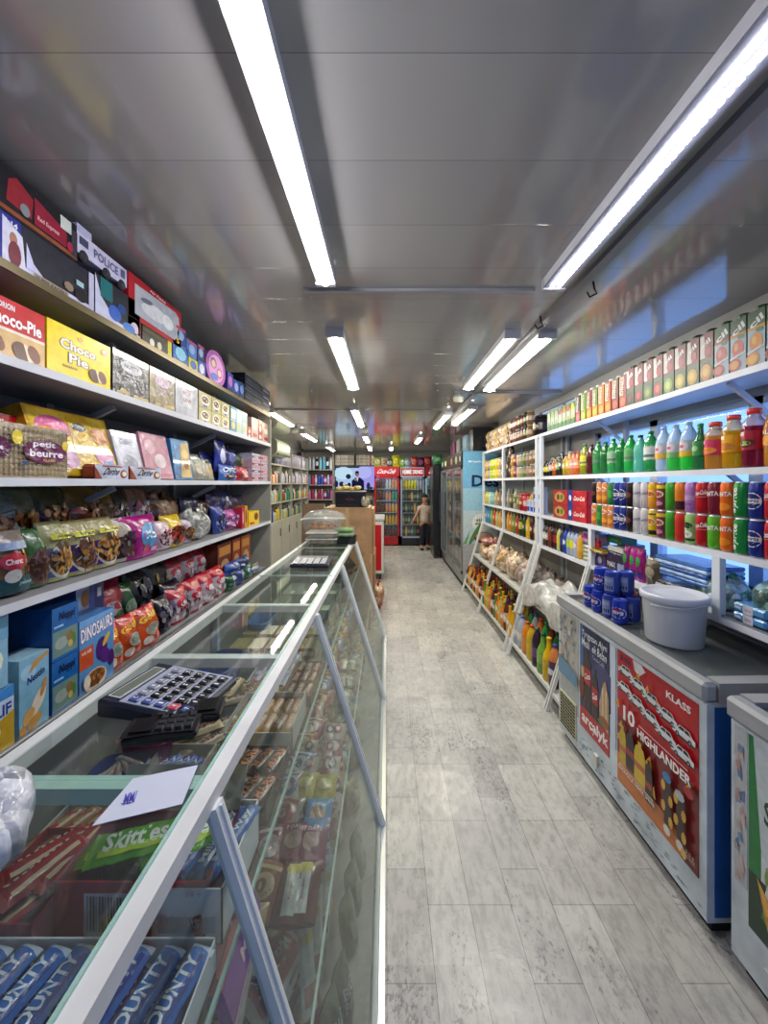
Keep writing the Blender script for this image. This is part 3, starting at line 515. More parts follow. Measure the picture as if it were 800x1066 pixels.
Y, L = span(-22, 70); g = carton(L, .12, .145, 'b8a888', pb, '5d1f4c', 'film', bev=.012); left('biscuit_pack', g, 'long beige pack of square butter biscuits with purple ovals', SC_, 'biscuits', Y, ZCc, depth=.12)
candy = [('r', .03, .03, .97, .97, 'e6c430'), ('e', .27, .72, .2, .18, 'd86a9a'), ('e', .25, .45, .12, .1, '60a8a8'), ('e', .3, .25, .2, .14, 'c088b8'), ('e', .18, .6, .14, .12, 'e8a030'), ('r', .45, .03, .72, .97, 'd8b01c'), ('e', .58, .78, .1, .07, '3a3a6a'), ('t', 'Candy', .58, .78, .14, .05, 'e8e0a0'), ('e', .84, .68, .13, .15, 'd8904a'), ('e', .82, .35, .14, .16, 'c870a0'), ('e', .86, .2, .08, .08, '7aa0c8')]
Y, L = span(57, 140); g = carton(L*.95, .06, .225, 'd9a520', candy, 'd8a41c', 'film'); left('candy_gift_box', g, 'large yellow and pink sweets box leaning backwards', SC_, 'sweets box', Y, ZCc+.003, LX-.04, .1, tilt=18)
der = [('r', 0, 0, 1, 1, 'c7cede'), ('p', [(0, 0), (.22, 0), (.1, .5), (0, .9)], '9a3c22'), ('t', 'Derine', .5, .55, .44, .5, '23243a', 1, 0, .3), ('e', .85, .4, .12, .3, '8a5838'), ('e', .87, .42, .07, .18, 'e8d8c8'), ('r', .2, .85, .8, .93, 'c03838')]
for i, (a, b) in enumerate(((97, 133), (134, 167))):
    Y, L = span(a, b, LX-.015); g = carton(L*.97, .05, .052, 'c7cede', der, 'a04028', 'film', bev=.01); left('wafer_roll_pack', g, 'white wafer roll pack with black script', SC_, 'wafer rolls', Y, ZCc, LX-.012, .05)
for (a, b, h, c, ds, art, ti) in ((137, 162, .19, 'b9bcc8', 'silver white sweets box leaning back', [('r', .08, .08, .92, .92, 'd3d7e4'), ('t', 'Gabina', .5, .78, .5, .12, '6a6f88', 0, 0, .3), ('e', .5, .3, .3, .2, 'a8acbc')], 14),
                           (163, 190, .205, 'c48a9c', 'rosy pink wrapped box leaning back', [('e', .3, .7, .2, .16, 'dcb0bc'), ('e', .6, .4, .22, .16, 'ecd8dc'), ('r', .05, .05, .95, .12, 'b06878')], 12),
                           (191, 209, .2, '2e7cb4', 'sky blue sweets box with golden picture', [('p', [(.35, .05), (.95, .05), (.95, .95), (.5, .9)], 'c8a860'), ('e', .68, .65, .16, .12, 'e0c070'), ('e', .7, .35, .14, .1, '8a5030'), ('e', .2, .8, .08, .06, '5ab0e0')], 8),
                           (211, 224, .15, '8f9084', 'grey green pouch of biscuits', [('e', .5, .4, .3, .2, 'cfc8b0'), ('r', .2, .75, .8, .85, 'd8d8d0')], 16),
                           (222, 233, .13, '9d9c8c', 'pale grey pouch with biscuit picture', [('e', .5, .4, .3, .2, 'b89868'), ('r', .2, .75, .8, .85, '50604a')], 16)):
    Y, L = span(a, b); geo = pouch(L*1.05, h, .05, c, art, a) if 'pouch' in ds else carton(L*.97, .045, h, c, art, c, 'film'); left('sweets_box' if 'box' in ds else 'biscuit_pouch', geo, ds, SC_, 'sweets', Y, ZCc+.003, LX-.03, .1, tilt=ti)
for i, (a, b, h, c, c2, ds, z, bk) in enumerate(((214, 229, .18, '27307a', '4c60c0', 'dark blue bag', 0, .12), (229, 238, .2, '1f2f8c', 'c0c8f0', 'royal blue bag with white logo', .06, .06), (234, 250, .1, '2b5cae', 'e8ecf8', 'blue sandwich biscuit pack', 0, .0), (238, 249, .12, '232a66', '8088c8', 'navy bag with stars', .1, .07), (250, 262, .1, 'a3202c', 'e0a0a0', 'red waffle bag', 0, 0), (249, 260, .09, '3c4a30', 'b8a890', 'dark green bag', .1, .06))):
    Y, L = span(a, b, LX-.02-bk); art = [('e', .5, .5, .3, .25, c2)]
    if 'sandwich' in ds: art = [('t', 'OREO', .5, .7, .7, .3, 'f4f4fa'), ('e', .5, .3, .3, .2, '2a2028'), ('r', .1, .28, .9, .33, 'f0f0f0')]
    left('sweets_pouch', pouch(L*1.1, h, .06, c, art, i+40), ds, SC_, 'sweets', Y, ZCc+z+.001, LX-.02-bk, .07)
for r in range(4):
    for k, (a, b) in enumerate(((262.5, 271.5), (272, 280.5))):
        lcarton('biscuit_carton', 'striped pink and white biscuit carton', 'stacked at the middle board end', 'biscuit box', a, b, ZCc+r*.052, .05, ('c9a4ac', 'b8b4c4')[(r+k) % 2], [('r', 0, .35, 1, .65, ('7a3850', 'a84858')[k]), ('t', 'milk', .5, .5, .5, .2, 'f8eef0')], d=.1)
# --- nuts board: stand-up pouches in two rows
NB = ['8a5a2e', 'b07a3c', '6a3e22', 'c89a58', 'a06a34']
def nutbag(a, b, h, col, top, rim, seed, back=0, z=0, nc=NB, desc='', tilt=8, txt=None, cat='bag of nuts', where=SD, extra=()):
    X = LX-.035-back; Y, L = span(a, b, X); asp = L/h
    art = [('r', .02, .55, .98, .93, top), ('e', .5, .33, .43, .31, rim), ('e', .5, .37, .42, .29, jit('5c4028', .2))]+nuts(.12, .1, .88, .63, nc, 40, .075, seed, asp)
    if txt: art += [('r', .1, .68, .9, .78, 'd6cf3c'), ('t', txt, .5, .73, .6, .07, '3a4a20', 1)]
    art += list(extra)
    return left('snack_pouch', pouch(L*1.12, h, .09, col, art, seed, crimp=top), desc, where, cat, Y, ZD+z+.002, X, .1, tilt=tilt)
nutbag(-22, 8.5, .17, '7c8a90', 'b0a898', '6a4a40', 3, desc='pinkish grey peanut pouch cut by the frame')
redp = [('r', .04, .04, .96, .98, '9a7858')]+nuts(.08, .3, .92, .75, ['b4713c', '8c4a28', 'd09a60', '7a4030'], 34, .06, 5, 1)+[('r', .02, .8, .98, .98, '8c8078'), ('r', .02, .68, .98, .8, '8aa0c0'), ('e', .3, .5, .26, .13, 'b4283a'), ('t', 'Chereu', .3, .5, .36, .09, 'f4dce0', 1), ('r', .04, .02, .96, .26, '1d4c54'), ('t', 'peanuts', .6, .15, .45, .07, '90c0c0'), ('e', .25, .28, .15, .1, 'd8d8cc')]
Y, L = span(9, 40, LX-.035); left('snack_pouch', pouch(L*1.1, .175, .09, '8c8078', redp, 9), 'peanut pouch with red label and dark teal foot', SD, 'bag of nuts', Y, ZD+.002, LX-.035, .1, tilt=8)
nutbag(41, 61, .17, '8a8474', '3f6a3a', '6a4a44', 11, nc=['5c3430', '7a4a44', '8c5c50', '4a2c2c'], desc='pouch of dark dried fruit with green top')
nutbag(61.5, 84, .185, '4a6c9a', 'a8a878', 'c8ccb8', 12, nc=['c08a3c', 'a8702c', 'd8a850'], txt='Almond', desc='pouch of flaked almonds with pale blue foot')
nutbag(84.5, 109, .18, '3a2c8c', 'a8a070', 'd6d0c0', 13, txt='Walnut', desc='pouch of walnuts with violet foot')
nutbag(109.5, 133, .18, '3f2f92', 'aca474', 'd0cabb', 14, nc=['d0a050', 'b88440', '9a6428'], txt='Honey', desc='pouch of golden nuts with violet foot')
nutbag(133.5, 150, .17, '2a1c20', 'c0b8a8', '4a2c30', 15, nc=['2c1a1c', '4a2830', '8a7068'], desc='dark brown pouch of raisins with cream top')
Y, L = span(143, 172, LX-.02); left('snack_pouch', pouch(L*1.15, .17, .1, 'a8107c', [('e', .55, .5, .3, .3, '3f8ec4'), ('t', 'Mix', .55, .52, .34, .2, 'f0f4f8', 1), ('e', .45, .2, .12, .08, 'c03060'), ('r', .6, .1, .75, .2, 'd8a8d0')], 16), 'rounded magenta sweets bag with light blue disc', SD, 'bag of sweets', Y, ZD+.002, LX-.02, .1, tilt=6)
nutbag(172.5, 185, .13, 'c9a0a8', 'd8c0c8', 'e0d0d4', 17, nc=['b04060', 'd8a0a8', 'f0e0e0'], desc='pale pink sweets bag', cat='bag of sweets')
nutbag(182, 198, .15, 'd8b818', 'd8b818', '4a2c18', 18, nc=['7a3a1c', '4c2410', 'c03020'], desc='yellow sweets bag with brown sweets', cat='bag of sweets')
nutbag(198.5, 206, .12, 'b8a0b4', 'c8b8c8', '8a7088', 19, desc='lilac grey little sweets bag', cat='bag of sweets')
Y, L = span(196, 230, LX-.03); left('sweets_bag', sack(.23, .14, .15, 'a9aca8', ['c4c6c0', '8c908a', 'd6d8d2', '7c8078'], 20), 'plump clear bag of silver wrapped sweets', SD, 'bag of sweets', Y, ZD+.002, LX-.03, .14)
nutbag(231, 240, .17, '283c86', '2c3c8c', '6a80c0', 21, nc=['3048a0', '90a0d8', '202c60'], desc='tall navy sweets bag', cat='bag of sweets')
nutbag(240, 252, .13, '8a3488', 'b05c9c', '6a2c70', 22, nc=['c080c0', '903c80', 'e0c0d8'], desc='purple sweets bag', cat='bag of sweets')
lcarton('sweets_carton', 'slim red sweets carton', SD, 'sweets', 252, 254.5, ZD, .14, 'b4203c', [('e', .5, .5, .3, .3, 'e09090')], d=.06); lcarton('sweets_carton', 'slim golden sweets carton', SD, 'sweets', 255, 258, ZD, .15, 'c08c28', [('e', .5, .5, .3, .3, '8a3c1c')], d=.06)
lcarton('sweets_carton', 'yellow sweets box with brown bear shape', SD, 'sweets', 259, 270, ZD, .1, 'e0bc10', [('e', .7, .6, .2, .28, '7a3014'), ('r', .1, .1, .5, .25, 'c03018')], d=.08)
for (a, b, h, col, top, rim, nc, ds, z) in ((-6, 50, .21, '3c6a94', '74785c', '9aa8a0', NB, 'large pouch of walnuts with blue foot', 0), (42, 80, .19, '3a3470', '5c5838', 'a89c90', NB, 'pouch of cashews with indigo foot', .02), (76, 116, .22, 'a81820', '7a5c24', 'c04030', ['7a4a2a', '5c3420', '9a6a44'], 'orange topped pouch with red rim', 0), (112, 126, .2, '8c6c28', 'a87c28', '6a5020', NB, 'olive gold pouch', 0), (124, 142, .2, '2c2024', '504838', '3c2c30', ['2a1c20', '50383c', 'e0d8d8'], 'dark chocolate sweets pouch', 0), (138, 162, .2, 'a9a0ac', 'a87858', 'c0b8c4', ['d8d4dc', 'a86878', '8c90a8'], 'pale pouch of white sweets', 0)):
    nutbag(a, b, h, col, top, rim, a+200, back=.13, z=z+.085, nc=nc, desc=ds, where='in the back row of the nuts board', tilt=4)
Y, L = span(158, 196, LX-.15); left('pretzel_bag', sack(.3, .14, .21, '7a4a30', ['9a6c48', 'b8906c', '5c3424', 'c0a488'], 31), 'clear brown bag of pretzels and rings', 'in the back row of the nuts board', 'bag of snacks', Y, ZD+.03, LX-.15, .14)
for (a, b, h, c, ds) in ((196, 212, .18, '3c3c5c', 'grey blue tub of sweets'), (211, 224, .15, '3a1424', 'dark wine sweets pouch'), (222, 234, .2, '2c2c60', 'deep indigo sweets pouch'), (234, 246, .2, '2a3c7a', 'mid blue sweets pouch'), (246, 258, .16, '4a3a5c', 'dusky violet sweets pouch')):
    Y, L = span(a, b, LX-.17); left('snack_pouch', pouch(L*1.1, h, .08, c, nuts(.15, .2, .85, .6, ['c8a8a8', '8c7890', c], 10, .1, a), a), ds, 'in the back row of the nuts board', 'bag of sweets', Y, ZD+.003+.05, LX-.17, .08, tilt=3)
# --- lowest board
g = carton(.12, .09, .2, '86b4cc', [('e', .5, .35, .4, .2, 'e0e8d0'), ('r', 0, .6, 1, .95, '6aa4c4')], '78a8c4'); left('cereal_carton', g, 'light blue cereal box', 'in the upper tier cut by the frame', 'cereal box', YL(9)-.062, ZE+.165, depth=.09)
g = carton(.14, .09, .16, 'a86430', [('r', 0, .45, 1, 1, 'c4d4e8'), ('r', 0, .82, 1, 1, '3f8cd0'), ('t', 'KREMLIF', .5, .66, .9, .18, '2c4a9c', 1), ('p', [(0, 0), (.5, 0), (.45, .5), (0, .42)], 'b4481c'), ('p', [(.5, 0), (1, 0), (1, .6), (.46, .45)], 'c0a030'), ('e', .66, .35, .09, .12, 'e8d8d0'), ('e', .66, .16, .08, .1, '40204a')], '5a90b8'); left('cereal_carton', g, 'orange and white filled cereal box', SE, 'cereal box', YL(15)-.072, ZE, depth=.09)
lb = [('r', 0, .0, 1, 1, '7fb4cc'), ('e', .3, .8, .25, .1, 'a0cce0'), ('p', [(.3, .78), (1, .96), (1, 1), (.45, .92)], 'c09048'), ('t', 'Nestin', .55, .72, .6, .1, '2c3c78', 1, .12, .2), ('e', .62, .36, .3, .12, 'e8dcc4', .5), ('e', .3, .22, .2, .09, 'd8a860', .3), ('e', .5, .12, .25, .08, 'c89850', .2), ('e', .8, .52, .16, .06, 'c88c50', .8), ('r', 0, 0, .2, .12, 'c08830')]
Y, L = span(23, 53); left('cereal_carton', carton(L*.95, .08, .205, '7fb4cc', lb, '9cc4d4', top='9cc8da'), 'pale blue flakes box turned slightly to the aisle', SE, 'cereal box', Y, ZE, depth=.09, rz=-4)
neo = [('r', 0, 0, 1, 1, '1d62a8'), ('r', .03, .06, .97, .55, '6c8c84'), ('e', .35, .3, .25, .12, '98a8a0'), ('e', .65, .38, .13, .1, '8c6c40'), ('e', .8, .3, .1, .12, '50803c'), ('e', .68, .22, .1, .07, 'c8b060'), ('t', 'Noppi', .55, .8, .6, .2, '10204c', 1, 0, .2), ('r', .05, .62, .4, .66, '90c0e8')]
Y, L = span(53.5, 81.5)
for k in range(2): left('cereal_carton', carton(L*.97, .14, .155, '1d62a8', neo, '1a5090'), ('upper' if k else 'lower')+' deep blue box with dish picture', SE, 'cereal box', Y, ZE+.001+k*.157, depth=.14)
Y, L = span(38, 54, LX-.14); left('cereal_carton', carton(L*.97, .12, .33, '1c5698', [('r', .0, .55, 1, .57, '6aa8d8')], '174a86'), 'tall plain blue carton', 'set back beside the deep blue boxes', 'cereal box', Y, ZE+.001, LX-.14, .12)
din = [('r', 0, 0, 1, 1, '5c94cc'), ('r', 0, .8, 1, 1, '6ca4d8'), ('t', 'DINOSAURS', .5, .82, .95, .21, '4a2470', 2, .06), ('t', 'DINOSAURS', .5, .82, .92, .19, 'f4f0f8', 1, .06), ('r', .0, .34, .38, .62, 'c8542c'), ('t', 'with milk', .19, .56, .28, .05, 'f0d8c0'), ('e', .62, .5, .17, .16, '4c2470', .4), ('e', .75, .6, .13, .05, 'd8b040', .6), ('e', .72, .38, .16, .1, '5a2c80', -.3), ('e', .9, .3, .1, .12, '4c2470'), ('e', .42, .13, .34, .15, 'd8c8b0'), ('e', .42, .15, .28, .11, '8a5828')]+nuts(.2, .08, .64, .22, ['a8703c', '7a4c24', 'd0a060'], 14, .05, 4, .8)+[('e', .16, .16, .1, .1, 'e8e0d0')]
Y, L = span(82, 118.5); left('cereal_carton', carton(L*.98, .08, .24, '5c94cc', din, '3c74b8'), 'blue cereal box with purple dinosaur and bowl', SE, 'cereal box', Y, ZE+.001, depth=.08)
Y, L = span(82, 101, LX-.1); left('cereal_carton', carton(L, .08, .32, '7c94c0', [('r', 0, .75, .5, 1, '8ca0c8'), ('e', .5, .86, .25, .1, '8a5838'), ('r', .7, .7, 1, 1, '3850a0')], '5870a8'), 'lilac blue carton showing above the dinosaur box', SE, 'cereal box', Y, ZE+.001, LX-.11, .08)
Y, L = span(101, 111, LX-.1); left('cereal_carton', carton(L, .08, .33, '2c3470', [('r', .3, .8, .7, .9, 'c8c8e0')], '242c60'), 'navy carton showing above the dinosaur box', SE, 'cereal box', Y, ZE+.001, LX-.11, .08)
gf = [('r', .04, .0, .96, 1, 'c8501c'), ('r', 0, .86, 1, 1, 'b81420'), ('t', 'Goofy', .5, .72, .84, .2, 'f0d030', 1, .15), ('e', .5, .4, .3, .16, 'b8b0a0'), ('e', .5, .42, .18, .1, '80a090'), ('e', .25, .16, .16, .1, 'e8e0d8'), ('e', .7, .15, .16, .1, 'c04030')]
for i, (a, b) in enumerate(((119, 136), (136.3, 154), (154.3, 173))):
    Y, L = span(a, b); left('snack_box', pouch(L*1.12, .16, .07, 'c04a1c', gf, i+60, crimp='b01018', low=.5), 'orange snack pack with yellow lettering', SE, 'snack pack', Y, ZE+.001, LX-.015, .09, tilt=10)
Y, L = span(113, 143, LX-.1); left('sweets_bag', pouch(L*1.1, .29, .11, 'a01c38', [('e', .5, .75, .4, .16, 'b8203c'), ('e', .42, .62, .2, .1, 'c9c4c0'), ('e', .6, .48, .16, .1, '5a7a4c'), ('e', .72, .4, .2, .13, 'd04468'), ('e', .3, .4, .18, .12, 'e6c8cc')], 71), 'crimson bag with pink hearts behind the orange packs', SE, 'bag of sweets', Y, ZE+.001, LX-.12, .1, tilt=4)
Y, L = span(141, 156, LX-.09); left('sweets_bag', pouch(L*1.1, .26, .08, '23582c', [('e', .5, .6, .35, .12, '8ab890'), ('t', 'mint', .5, .6, .5, .1, 'f0f8f0')], 72), 'bottle green sweets bag', SE, 'bag of sweets', Y, ZE+.001, LX-.11, .1, tilt=4)
bk = [(148, 170, .28, .11, 'charcoal bag of round sweets'), (166, 186, .3, .1, 'black bag with gold seal'), (173, 186, .16, 0, 'black and white marbled sweets bag'), (183, 197, .2, .02, 'dark plum sweets bag'), (196, 204, .15, 0, 'dark grey speckled sweets bag')]
for i, (a, b, h, back, ds) in enumerate(bk):
    Y, L = span(a, b, LX-.03-back); col = ['26262c', '1c1c20', '201c28', '241a2e', '2c2c30'][i]
    left('sweets_bag', pouch(L*1.2, h, .09, col, nuts(.12, .15, .88, .75, [['50525c', '8c8e98', '33343c'], ['2c2a24', 'b89c58', '383838'], ['b8b8c4', '40404c', '7c7888'], ['40304e', '6a5a78', '1c1424'], ['9a9aa0', '50505a', '707078']][i], 22, .09, 80+i), 80+i), ds, SE, 'bag of sweets', Y, ZE+.002, LX-.03-back, .1, tilt=7)
for i, (a, b, h, back, z) in enumerate(((188, 203, .17, 0, .0), (204, 217, .17, 0, 0), (217.3, 229, .17, 0, 0), (229.3, 240, .17, 0, 0), (182, 196, .16, .11, .12), (196.5, 208, .16, .11, .13), (208.5, 220, .16, .12, .13), (220.5, 232, .16, .12, .12))):
    Y, L = span(a, b, LX-.03-back); left('sweets_bag', pouch(L*1.15, h, .09, 'b9b0b8', [('r', .0, .7, 1, 1, 'b01c34'), ('e', .5, .55, .33, .16, 'c82840'), ('e', .5, .5, .22, .1, 'e8e0e8')]+nuts(.1, .06, .9, .4, ['e4dce0', 'b8304c', 'c8c0cc'], 16, .08, 90+i), 90+i, crimp='a81c34'), ('front' if not back else 'rear')+' white and red toffee bag', SE, 'bag of sweets', Y, ZE+.002+z, LX-.03-back, .1, tilt=8)
for i, (a, b, h, c, z) in enumerate(((240, 249, .1, '2c5c3c', 0), (249, 257, .1, '3c4c90', 0), (257, 266, .1, '2f6a48', 0), (262, 273, .07, '8c8478', 0), (241, 252, .08, '3450a0', .09), (252, 262, .08, '384878', .09))):
    Y, L = span(a, b, LX-.02); left('sweets_bag', pouch(L*1.15, h, .08, c, nuts(.15, .2, .85, .8, ['6c8cc0', 'c8d0d8', c], 8, .12, 110+i), 110+i), ('bottle green small bag', 'blue small bag', 'leaf green small bag', 'beige small bag', 'cobalt small bag on top', 'slate small bag on top')[i], 'at the lowest board far end', 'bag of sweets', Y, ZE+.002+z, LX-.02, .08)
for i, (a, b, z, c) in enumerate(((228, 243, .19, '7a3018'), (243.5, 252, .19, 'a03c1c'), (252.5, 262, .19, 'a85828'), (252.5, 262, .11, '6a2418'))):
    Y, L = span(a, b, LX-.1); left('wafer_carton', carton(L*.95, .08, z+.1, c, [('r', .1, .72, .9, .92, 'd89040'), ('e', .5, .5, .3, .14, 'c8a070')], c), ('rust brown', 'orange brown', 'amber', 'maroon low')[i]+' wafer carton', 'behind the toffee bags', 'wafer box', Y, ZE+.001, LX-.11-(.09 if i == 3 else 0), .08)
# ================================================================ GLASS COUNTER with a slanted front
CZ = 1.008                      # height of the glass top
CF, CB = -.338, -.785           # front and rear edge of the top
CX0 = -.02                      # foot of the slanted front at the floor
CY0, CY1 = .12, 4.0
def QI(px, py, z): y = (CH-z)*400/(py-503); return (px-403)/400*y, y
cn = thing('display_counter', [], 'long white framed glass sweets counter with slanted glass front', 'beside the aisle', 'display counter', (-.45, 2.0, 0))
def CP(name, g, lab=None): g.v = [(a+.45, b-2.0, c) for a, b, c in g.v]; return part(name, g, cn, lab)
WP = 'e4e6e6'
def fx(z): return CX0+(CF-CX0)*z/CZ
g = G(); g.box(CF-.014, CF+.016, CY0, CY1, CZ-.032, CZ+.001, WP, 'paint'); CP('top_rail', g)
g = G(); g.box(CF-.019, CF-.014, CY0, CY1, CZ-.02, CZ+.006, 'a4cfc2', 'gloss'); CP('glass_edge', g, 'pale green glass edge')
g = G(); g.box(CB-.016, CB+.018, CY0, CY1, CZ-.034, CZ+.001, WP, 'paint'); CP('top_rail', g)
for y, c in ((.735, 'a9cdc4'), (1.27, WP), (1.81, WP), (3.99, WP)):
    g = G(); g.box(CB+.018, CF-.02, y-.017, y+.017, CZ-.03, CZ+.0005, c, 'paint'); CP('cross_bar', g)
prev = CY0
for y in (.735, 1.27, 1.81, 2.36, 3.38, CY1):
    g = G(); g.box(CB+.02, CF-.022, prev+.002, y-.002, CZ+.0015, CZ+.0065, 'fff', 'glass'); CP('top_pane', g); prev = y
    if y in (2.36, 3.38): g = G(); g.box(CB, CF, y-.0025, y+.0025, CZ+.001, CZ+.0068, 'b4d8cc', 'gloss'); CP('glass_edge', g)
for y in (.12, .72, 1.76, 2.79, 3.97):
    g = G(); g.bar((fx(0)+.002, y, .01), (fx(CZ-.03)+.004, y, CZ-.03), .03, .022, 'eaeeee', 'paint', up=(1, 0, 0)); g.bar((fx(0)+.012, y, .01), (fx(CZ-.03)+.015, y, CZ-.03), .007, .012, 'd9e0e3', 'paint', up=(1, 0, 0)); CP('strut', g)
    g = G(); g.box(CB-.012, CB+.014, y-.014, y+.014, 0, CZ-.034, 'aab4b8', 'paint'); CP('rear_post', g)
g = G(); g.box(CX0-.006, CX0+.014, CY0, CY1, 0, .02, 'cfd6d8', 'metal'); g.box(CX0-.02, CX0-.008, CY0, CY1, 0, .03, 'b6c0c4', 'paint'); CP('bottom_rail', g)
ends = [CY0, .72, 1.76, 2.79, CY1]
for a, b in zip(ends[:-1], ends[1:]):
    g = G(); z0, z1 = .02, CZ-.03; g.add([(fx(z0)-.004, a+.016, z0), (fx(z0)-.004, b-.016, z0), (fx(z1)-.004, b-.016, z1), (fx(z1)-.004, a+.016, z1), (fx(z0), a+.016, z0), (fx(z0), b-.016, z0), (fx(z1), b-.016, z1), (fx(z1), a+.016, z1)], [[3, 2, 1, 0], [4, 5, 6, 7], [0, 1, 5, 4], [2, 3, 7, 6], [1, 2, 6, 5], [3, 0, 4, 7]], 'fff', 'glass'); CP('front_pane', g)
IZ, MZ, BZ = .74, .38, .05
for z, c in ((IZ, 'glass'), (MZ, 'glass')):
    xe = fx(z)-.03; g = G(); g.box(CB+.01, xe, CY0, CY1, z-.008, z-.002, 'fff', 'glass'); g.box(xe, xe+.006, CY0, CY1, z-.01, z, '9fbfb6', 'gloss'); CP('glass_shelf', g)
g = G(); g.box(CB, CX0-.03, CY0, CY1, .03, BZ, '8c8f88', 'paint'); CP('base_board', g)
g = G(); g.box(CB-.02, CB-.014, CY0, CY1, .03, CZ-.06, '6f7470', 'paint'); CP('back_panel', g)
for y in (1.27, 2.3, 3.4):
    g = G(); g.box(-.42, -.40, y-.01, y+.01, BZ, IZ-.01, 'a9b0ac', 'paint'); CP('inner_post', g)
g = G(); g.add([(CB, CY1-.005, .03), (CX0, CY1-.005, .03), (CF, CY1-.005, CZ-.03), (CB, CY1-.005, CZ-.03), (CB, CY1, .03), (CX0, CY1, .03), (CF, CY1, CZ-.03), (CB, CY1, CZ-.03)], [[0, 1, 2, 3], [7, 6, 5, 4], [0, 4, 5, 1], [1, 5, 6, 2], [2, 6, 7, 3], [3, 7, 4, 0]], 'fff', 'glass'); CP('end_pane', g)
# --- upper inner shelf: open display boxes with bars
IN = 'inside the glass counter'
def box_of(desc, x0, x1, y0, y1, col, front, h=.07, art=(), z=IZ, inner=None, frn=None):
    return thing('display_tray', tray(x1-x0, y1-y0, h, col, art=art, inner=inner, front=frn), desc, IN, 'display box', ((x0+x1)/2, (y0+y1)/2, z))
def bars(desc, where, x0, x1, y0, y1, n, z, L, W, H, col, txt, tcol, ang=90, accent=None, ends=None, name='chocolate_bar', cat='chocolate bar', rows=1, tj=3):
    key = ('bar', col, txt); me = cached(key, lambda: wrapper(L, W, H, col, txt, tcol, accent, 1, ends)); k = 0
    for r in range(rows):
        for i in range(n):
            x = x0+(i+.5)*(x1-x0)/n; y = y0+(r+.5)*(y1-y0)/rows
            thing(name, me, ('' if rows == 1 else ('near' if r == 0 else ('far' if r == rows-1 else 'middle'))+' line ')+desc, where, cat, (x, y, z+.0015*(i % 2)), R(ang+random.uniform(-tj, tj))); k += 1
# bounty
box_of('white tray of blue coconut bars', -.70, -.295, .50, .665, 'd9dde0', 0, .055, frn=.03, inner='c2c6c9')
bars('blue coconut chocolate bar with white lettering', 'in the white tray', -.69, -.305, .51, .655, 8, IZ+.034, .15, .04, .028, '2f6ec0', 'BOUNTY', 'f0f6ff', 78, '1c3f94', 'c8d8ea')
bars('blue coconut chocolate bar with white lettering', 'in the layer below', -.69, -.305, .51, .655, 8, IZ+.004, .15, .04, .028, '2f6ec0', 'BOUNTY', 'f0f6ff', 78, '1c3f94', 'c8d8ea')
# skittles carton
sk = thing('display_carton', [], 'maroon carton with barcode holding green sweets packs', IN, 'display box', (-.47, .78, IZ))
g = tray(.28, .155, .11, '9a1430', t=.004, m='gloss', front=.11, inner='6a5a50', art=[('r', .2, .1, .55, .82, 'c9c9cc')]+[('r', .22+i*.02, .2, .22+i*.02+(.012 if i % 3 else .006), .78, '2a2a30') for i in range(15)]+[('t', '14', .64, .82, .05, .14, 'e8d8d8'), ('t', 'Skittles', .82, .4, .28, .24, 'd8c8d0', 1), ('t', '38 g', .92, .84, .1, .12, 'd8c8d0')]); part('carton_body', g, sk)
g = G(); g.add([(-.14, .078, .11), (.14, .078, .11), (.14, .13, .175), (-.14, .13, .175), (-.14, .081, .108), (.14, .081, .108), (.14, .133, .173), (-.14, .133, .173)], [[0, 1, 2, 3], [7, 6, 5, 4], [0, 4, 5, 1], [1, 5, 6, 2], [2, 6, 7, 3], [3, 7, 4, 0]], '9c988c', 'card'); part('lid_flap', g, sk, 'raised grey lid flap')
for i, (x, y, z, a) in enumerate(((-.5, .77, .112, 18), (-.41, .785, .10, 40), (-.54, .79, .08, 8), (-.44, .78, .06, -12))):
    thing('sweets_packet', cached('skittlepack', lambda: wrapper(.16, .075, .022, '58a81e', 'Skittles', 'f4f8ec', 'b4d830', 3, '70c030')), 'lime green fruit sweets packet', 'in the maroon carton', 'sweets packet', (x, y, IZ+z), R(a))
# red wafer packs left of it
box_of('dark red tray of wafer packs', -.79+.03, -.62, .67, .86, '8c1628', 0, .07, inner='5a1420')
for i, (x, y, z, a) in enumerate(((-.71, .72, .05, 62), (-.68, .76, .06, 70), (-.66, .80, .05, 80), (-.72, .81, .04, 55), (-.70, .69, .03, 66))):
    g = cached('redwafer', lambda: wrapper(.15, .05, .03, 'a81422', '|||||||||', 'e0c8b0', 'd8b890', 5, 'c05a50')); thing('wafer_packet', g, 'red wafer packet with striped window', 'in the dark red tray', 'wafer packet', (x, y, IZ+z), R(a))
# red + purple slim packs along the front
for i, (c, ds, tx) in enumerate((('a01028', 'crimson slim chocolate box', 'Alpen'), ('8a1424', 'wine red slim chocolate box', 'Gold'), ('a83058', 'raspberry slim chocolate box', 'Milka'), ('c03444', 'scarlet slim chocolate box', 'Roshen'), ('7c2c9c', 'purple slim chocolate box', 'Milk'))):
    g = carton(.2, .022, .075, c, [('t', tx, .6, .5, .4, .35, 'e8c8d0', 1), ('r', 0, .05, 1, .1, 'e0b0b0')], c, top=c); thing('chocolate_carton', g, ds, IN, 'chocolate', (-.335+i*.010, .80, IZ-.05-i*.028 if i else IZ-.02), R(90+6), rot=(R(-18), 0, R(95)))
# twix
box_of('tray of gold and red biscuit bars', -.785, -.60, .815, .95, 'b8b4a8', 0, .05, frn=.025)
bars('golden red lettered biscuit bar', 'in the tray beside the maroon carton', -.78, -.605, .82, .945, 5, IZ+.03, .13, .034, .025, '9a7c50', 'TWIX', 'b81828', 74, 'd8c8a8', 'c8b898')
